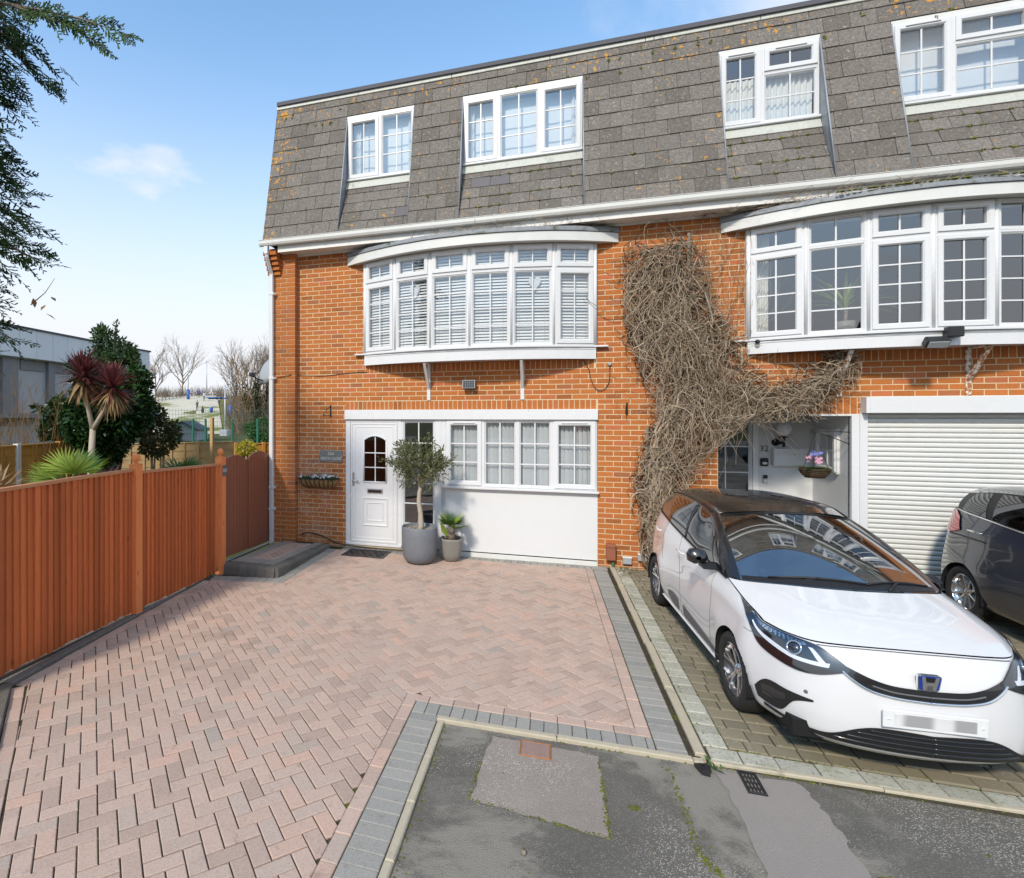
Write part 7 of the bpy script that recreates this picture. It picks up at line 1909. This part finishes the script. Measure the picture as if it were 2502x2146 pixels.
for k in range(7): leaf(lm, Xv * uni(0, .2) + Vector((0, 0, uni(-.08, .18))), rdir(), uni(.05, .09), uni(.03, .05))
lm.build('dry_leaves', 'leaf_dry', o)

# ------------------------------------------------------------------ leisure building
A_ = at(-160, 1017, 27.5); B_ = at(366, 1017, 45.0); dv = Vector((B_.x - A_.x, B_.y - A_.y, 0)); L_ = dv.length
t_ = thing('sports_hall', 'long grey brick sports hall with pale panelled roof fascia', 'building', (A_.x, A_.y, 0), math.atan2(dv.y, dv.x))
mb = MB(); mb.box(0, .6, -1, L_ - 1.5, 14, 6.3); mb.build('wall', 'grey_brick', t_)
n = 14
for k in range(n): mb = MB(); mb.bev(L_ * k / n, 0, 5.75, L_ * (k + 1) / n - .02, .25, 7.5, .01); mb.build('fascia_panel', 'fascia_white', t_)
mb = MB(); mb.box(L_ - .25, .25, 5.75, L_, 14, 7.5); mb.build('fascia_panel', 'fascia_white', t_)
mb = MB(); mb.box(-.1, -.08, 7.5, L_ + .08, 14, 7.62); mb.build('roof_edge', 'shed_roof', t_); mb = MB(); mb.box(0, .25, 5.72, L_, 14, 5.78); mb.build('eaves_soffit', 'fascia_white', t_)
for x0, x1 in ((.24, .30), (.43, .46), (.62, .65), (.80, .83)):
    mb = MB(); mb.box(L_ * x0, .35, -1, L_ * x1, .62, 5.72); mb.build('cladding_strip', 'cladding_dark', t_)
for k in range(4): mb = MB(); mb.box(L_ * (.32 + k * .12), .52, 5.05, L_ * (.42 + k * .12), .62, 5.70); mb.build('high_window', 'cladding_dark', t_)
for k in range(3): mb = MB(); mb.box(2 + k * 6, -.6, 2.1, 7.2 + k * 6, .6, 2.35); mb.build('canopy', 'cladding_dark', t_)
mb = MB(); mb.box(0, .2, -1, L_ * .7, .62, 1.6); mb.build('base_wall', 'clapboard', t_)

# ------------------------------------------------------------------ hill with the dry slope
def hill(u, dep): return None
rows = []
for j in range(15):
    dep = 52 + j * 7.0; t = j / 14; r_ = []
    for i in range(25):
        u = -250 + i * 62; pz = -1.2 + 8.3 * (3 * (min(t * 1.25, 1)) ** 2 - 2 * (min(t * 1.25, 1)) ** 3); pz *= .72 + .28 * math.exp(-((u - 520) / 330) ** 2); w = at(u, 1017, dep); r_.append((w.x, w.y, pz + .35 * mnoise.noise(Vector((i * .7, j * .6, 3)))))
    rows.append(r_)
mb = MB(); mb.grid(rows); struct('hill', mb, 'hill_grass')
hb_ = BVHTree.FromPolygons([Vector(v) for v in mb.v], mb.f)
def on_hill(u, dep):
    w = at(u, 1017, dep); h = hb_.ray_cast(Vector((w.x, w.y, 60)), Vector((0, 0, -1))); return Vector((w.x, w.y, h[0].z if h[0] else 0))
rows = []
for j in range(13):
    dep = 66 + j * 4.6; r_ = []
    for i in range(9):
        u0 = 375 - j * 1.0 + (10 if j > 8 else 0); u1 = 545 - j * 1.5; p = on_hill(u0 + (u1 - u0) * i / 8, dep); r_.append(p + Vector((0, 0, .12)))
    rows.append(r_)
mb = MB(); mb.grid(rows); struct('ski_slope', mb, 'slope_mat')
# shed
s0 = at(408, 1060, 50); t_ = thing('shed', 'small grey clapboard shed with dark gabled roof below the slope', 'shed', (s0.x, s0.y, -.6), YAW)
k = 50 / FPX; w_, h_ = 74 * k, 42 * k
for i in range(10): mb = MB(); z0 = i * h_ / 10; mb.prism([(0, z0), (-.03, z0), (-.01, z0 + h_ / 10), (0, z0 + h_ / 10)], 'x', 0, w_ * .62 if False else w_); o = mb.build('board', 'clapboard', t_)
mb = MB(); mb.box(.02, .02, 0, w_ - .02, 3, h_); mb.prism([(0, h_), (w_, h_), (w_ * .52, h_ + .62)], 'y', .01, 3); mb.build('walls', 'clapboard', t_)
mb = MB(); 
for a, b in (((-.15, h_ - .12), (w_ * .52, h_ + .68)), ((w_ * .52, h_ + .68), (w_ + .15, h_ - .12))): mb.prism([a, b, (b[0], b[1] + .1), (a[0], a[1] + .1)], 'y', -.25, 3.2)
mb.build('roof', 'shed_roof', t_); mb = MB(); mb.box(w_ * .30, -.06, .45, w_ * .52, .02, 1.3); mb.build('window', 'cladding_dark', t_)
# people on the slope
def person(label, u, dep, top, bottom, hair='hair_brown', pose=0):
    p = on_hill(u, dep); p.z += .12; t_ = thing('person', label, 'person', p, YAW + pose)
    me = bpy.data.meshes.new('body'); bv = [(0, 0, .92), (0, 0, 1.15), (0, 0, 1.38), (0, 0, 1.50), (0, 0, 1.64), (.10, 0, .88), (.12, .05, .48), (.13, 0, .06), (-.10, 0, .88), (-.13, -.08, .48), (-.14, -.02, .06), (.20, 0, 1.40), (.25, -.02, 1.12), (.24, -.16, .95), (-.20, 0, 1.40), (-.26, -.02, 1.12), (-.24, -.14, .95), (.13, -.14, .03), (-.14, -.16, .03)]
    be = [(0, 1), (1, 2), (2, 3), (3, 4), (0, 5), (5, 6), (6, 7), (0, 8), (8, 9), (9, 10), (2, 11), (11, 12), (12, 13), (2, 14), (14, 15), (15, 16), (7, 17), (10, 18)]
    br = [.15, .14, .15, .06, .09, .10, .07, .05, .10, .07, .05, .07, .05, .035, .07, .05, .035, .04, .04]
    me.from_pydata(bv, be, []); o = link('body', me, t_); sm = o.modifiers.new('skin', 'SKIN'); lay_ = me.skin_vertices[0].data
    for i, r in enumerate(br): lay_[i].radius = (r, r * .85)
    lay_[0].use_root = True; o.modifiers.new('sub', 'SUBSURF').levels = 1; me.materials.append(MT('skin'))
    dg = bpy.context.evaluated_depsgraph_get(); m2 = bpy.data.meshes.new_from_object(o.evaluated_get(dg)); o.modifiers.clear(); o.data = m2; m2.materials.clear()
    for nm in (top, bottom, 'skin'): m2.materials.append(MT(nm))
    for f in m2.polygons: f.material_index = 2 if f.center.z > 1.47 else (0 if f.center.z > .92 else 1); f.use_smooth = True
    mb = MB(); mb.lathe([(0, .13), (.07, .11), (.10, .05), (.10, -.01), (.08, -.03)], 10, c=(0, .015, 1.65)); mb.build('hair', hair, t_)
person('person in a blue top walking at the crest of the slope', 486, 112, 'cloth_blue', 'cloth_dark')
person('person in a white top and green trousers near the top of the slope', 499, 104, 'cloth_white', 'cloth_green', pose=.6)
person('person in dark green clothes halfway down the slope', 482, 92, 'cloth_green', 'cloth_dark', pose=-.5)
person('person in a pale top at the right edge of the slope', 535, 98, 'cloth_white', 'cloth_dark', pose=2.0)
p = on_hill(495, 90); t_ = thing('crouching_person', 'person in dark clothes crouching beside the one in green', 'person', p + Vector((0, 0, .12)), YAW); mb = MB(); mb.lathe([(0, 0), (.18, .05), (.26, .3), (.22, .6), (.12, .78), (.06, .82), (.10, .90), (.11, 1.0), (0, 1.1)], 10); mb.build('body', 'cloth_dark', t_); mb = MB(); mb.lathe([(.115, .98), (.11, 1.05), (0, 1.13)], 10); mb.build('hair', 'hair_brown', t_)
for (u, dep, lab) in ((460, 108, 'tall blue padded post at the crest of the slope'), (563, 84, 'blue padded lift post at the right of the slope')):
    p = on_hill(u, dep); t_ = thing('padded_post', lab, 'post', p); mb = MB(); mb.tube([(0, 0, 0), (0, 0, 2.0)], .30, 10); mb.build('pad', 'blue_pad', t_); mb = MB(); mb.tube([(0, 0, 2.0), (0, 0, 7.5)], .07, 6); mb.build('pole', 'steel_pole', t_)
p = on_hill(516, 90); t_ = thing('blue_barrel', 'blue barrel standing on the slope', 'barrel', p + Vector((0, 0, .12))); mb = MB(); mb.lathe([(0, 0), (.26, 0), (.29, .25), (.29, .6), (.26, .85), (0, .85)], 14); mb.build('drum', 'blue_pad', t_); mb = MB(); mb.lathe([(.27, .84), (.275, .88), (.25, .88)], 14); mb.build('rim', 'steel_pole', t_)
for k, (u, dep, h, lab) in enumerate(((550, 62, 6.5, 'grey steel lift mast by the foot of the slope'), (505, 118, 8.0, 'thin pole on the crest of the hill behind the people'))):
    p = on_hill(u, dep); t_ = thing('lift_mast', lab, 'mast', p); mb = MB(); mb.tube([(0, 0, 0), (0, 0, h)], [.12, .07], 8); mb.build('pole', 'steel_pole', t_)
    if k == 0:
        mb = MB(); mb.bev(-2.2, -.1, h - 1.6, .2, .1, h - 1.45, .02); mb.bev(-2.2, -.5, h - 1.5, -.3, .5, h - 1.4, .02); mb.build('cross_arm', 'blue_pad', t_); mb = MB(); mb.bev(-.5, -.4, 0, .5, .4, 1.4, .05); mb.build('machine_box', 'steel_pole', t_)
# green mesh fence posts
nbr = ['leftmost', 'second', 'third', 'fourth', 'fifth', 'sixth', 'rightmost']
for k, x in enumerate((333, 359, 391, 416, 470, 521, 548)):
    p = disp(x, 893, 30); o = MB(); top = disp(x, 848 if k < 6 else 856, 30).z; o.bev(-.05, -.05, 0, .05, .05, top, .01); q = o.build('fence_post', 'mesh_green'); q.location = (p.x, p.y, 0); tag(q, '%s green mesh fence post beyond the garden' % nbr[k], 'post', 'green posts of the sports ground fence')
a, b = disp(325, 893, 30.2), disp(560, 893, 30.2); t_ = thing('mesh_fence', 'green wire mesh fence beyond the garden', 'fence', (a.x, a.y, 0)); mb = MB(); d = b - a; d.z = 0
for i in range(40): q = d * (i / 39); mb.tube([q, q + Vector((0, 0, 2.6))], .006, 3, cap=False)
for k in range(12): mb.tube([Vector((0, 0, .2 + k * .21)), d + Vector((0, 0, .2 + k * .21))], .006, 3, cap=False)
tag(mb.build('wire_mesh', 'mesh_green', t_), kind='stuff')
# hillside rail
a, b = on_hill(370, 100), on_hill(440, 116); t_ = thing('rail_fence', 'low timber rail fence up the left side of the hill', 'fence', a)
for i in range(9): q = on_hill(370 + 70 * i / 8, 100 + 16 * i / 8) - a; mb = MB(); mb.tube([q, q + Vector((0, 0, 1.3))], .08, 5); mb.build('post', 'bark', t_)
for z in (.6, 1.15): mb = MB(); mb.tube([on_hill(370 + 70 * i / 8, 100 + 16 * i / 8) - a + Vector((0, 0, z)) for i in range(9)], .05, 4); mb.build('rail', 'bark', t_)
# leafless trees
def bare_tree(label, base, h, spread, seed, depth=4, m='twig', ivy=0, lean=0, nb=5, r0=.16):
    global RNG
    keep, RNG = RNG, random.Random(seed); t_ = thing('bare_tree', label, 'tree', base); tk = MB(); tips = []; top = Vector((lean, 0, h * .42)); tk.tube([(0, 0, -.5), (lean * .4, 0, h * .2), top], [r0, r0 * .8, r0 * .6], 8); tk.build('trunk', 'bark', t_)
    br = MB()
    for k in range(nb):
        a = k * 2.4 + seed; t = .35 + .65 * k / nb; twigs(top * t, (math.cos(a) * spread, math.sin(a) * spread, 1.0), h * .36, r0 * .75, depth, br, tips, .18, .62, 3, .16)
    br.build('branches', m, t_)
    if ivy:
        lf = MB()
        for k in range(ivy):
            t = RNG.random(); a = uni(0, 6.28); p = top * t * 1.5 + Vector((math.cos(a), math.sin(a), 0)) * uni(.2, .9) * (1.15 - t * .6) + Vector((0, 0, uni(-.5, .5))); leaf(lf, p, rdir(), uni(.20, .36), uni(.16, .26))
        lf.build('ivy', 'leaf_ivy', t_)
    RNG = keep
bare_tree('wide leafless tree on the crest of the hill', on_hill(446, 122), 11.5, .95, 3, 4, nb=7)
bare_tree('slim leafless tree left of the wide one on the hill', on_hill(380, 110), 9.5, .45, 8, 4)
bare_tree('leafless tree half hidden behind the laurel', on_hill(345, 104), 9.0, .5, 12, 3)
for k, (u, dep, h, iv, lab) in enumerate(((600, 74, 10.5, 500, 'brown leafless birch left of the satellite dish'), (628, 68, 10.8, 1500, 'ivy clad tree behind the satellite dish'), (655, 72, 10.2, 900, 'tall bare tree against the house corner'), (576, 92, 9.0, 0, 'thin leafless tree above the padded post'), (690, 78, 10.5, 300, 'ivy wrapped tree just hidden by the house edge'))):
    bare_tree(lab, on_hill(u, dep), h, .38, 20 + k, 4, 'leaf_dry' if k == 0 else 'twig', iv, nb=6)
# scrub that reads as one mass on the right bank and along the crest
sc_ = MB(); lf = MB()
for k in range(620):
    u = RNG.choice((uni(562, 760), uni(575, 720), uni(380, 620))); dep = uni(66, 100) if u > 560 else uni(118, 126); p = on_hill(u, dep); h = uni(1.5, 4.8) if u > 560 else uni(1.2, 2.6)
    for _ in range(5):
        d = Vector((RNG.gauss(0, .35), RNG.gauss(0, .35), 1)).normalized(); q = p + Vector((RNG.gauss(0, .4), RNG.gauss(0, .4), 0)); sc_.tube([q, q + d * h * .5 + rdir() * .15, q + d * h + rdir() * .4], [.035, .025, .008], 3, cap=False)
        if u > 560 and RNG.random() < .55:
            for _ in range(3): leaf(lf, q + d * h * uni(.1, .9) + rdir() * .4, rdir(), uni(.2, .4), uni(.15, .28))
tag(sc_.build('scrub', 'twig'), kind='stuff'); tag(lf.build('scrub_leaves', 'leaf_dry'), kind='stuff')
ev = disp(535, 868, 34); bush('evergreen_shrub', 'dark green shrub at the house corner beyond the garden', 'shrub', ev, (1.3, 1.2, .9), 1800, .20, .10, 'leaf_green', 4.4, 4, .5, .25, 1.2, base=0.0)
# ------------------------------------------------------------------ the house across the close, seen only in the window panes
t_ = thing('opposite_house', 'dark roofed brick house across the close mirrored in the bow window', 'house', (6.5, -34, 0), R(180))
mb = MB(); mb.box(-4.5, 0, -.05, 4.5, 8, 5.0); mb.build('wall', 'brick_far', t_); mb = MB(); mb.prism([(-5.0, 5.0), (-3.6, 7.6), (0, 9.4), (3.6, 7.6), (5.0, 5.0)], 'y', -.3, 8.3); mb.build('roof', 'opp_roof', t_)
for x in (-2.6, 2.0):
    for z in (.9, 3.2): mb = MB(); mb.box(x - .9, -.04, z, x + .9, .02, z + 1.3); w = mb.build('window', 'pvc', t_); mb = MB(); mb.box(x - .8, -.06, z + .1, x + .8, -.045, z + 1.2); mb.build('pane', 'paint_blue', w)
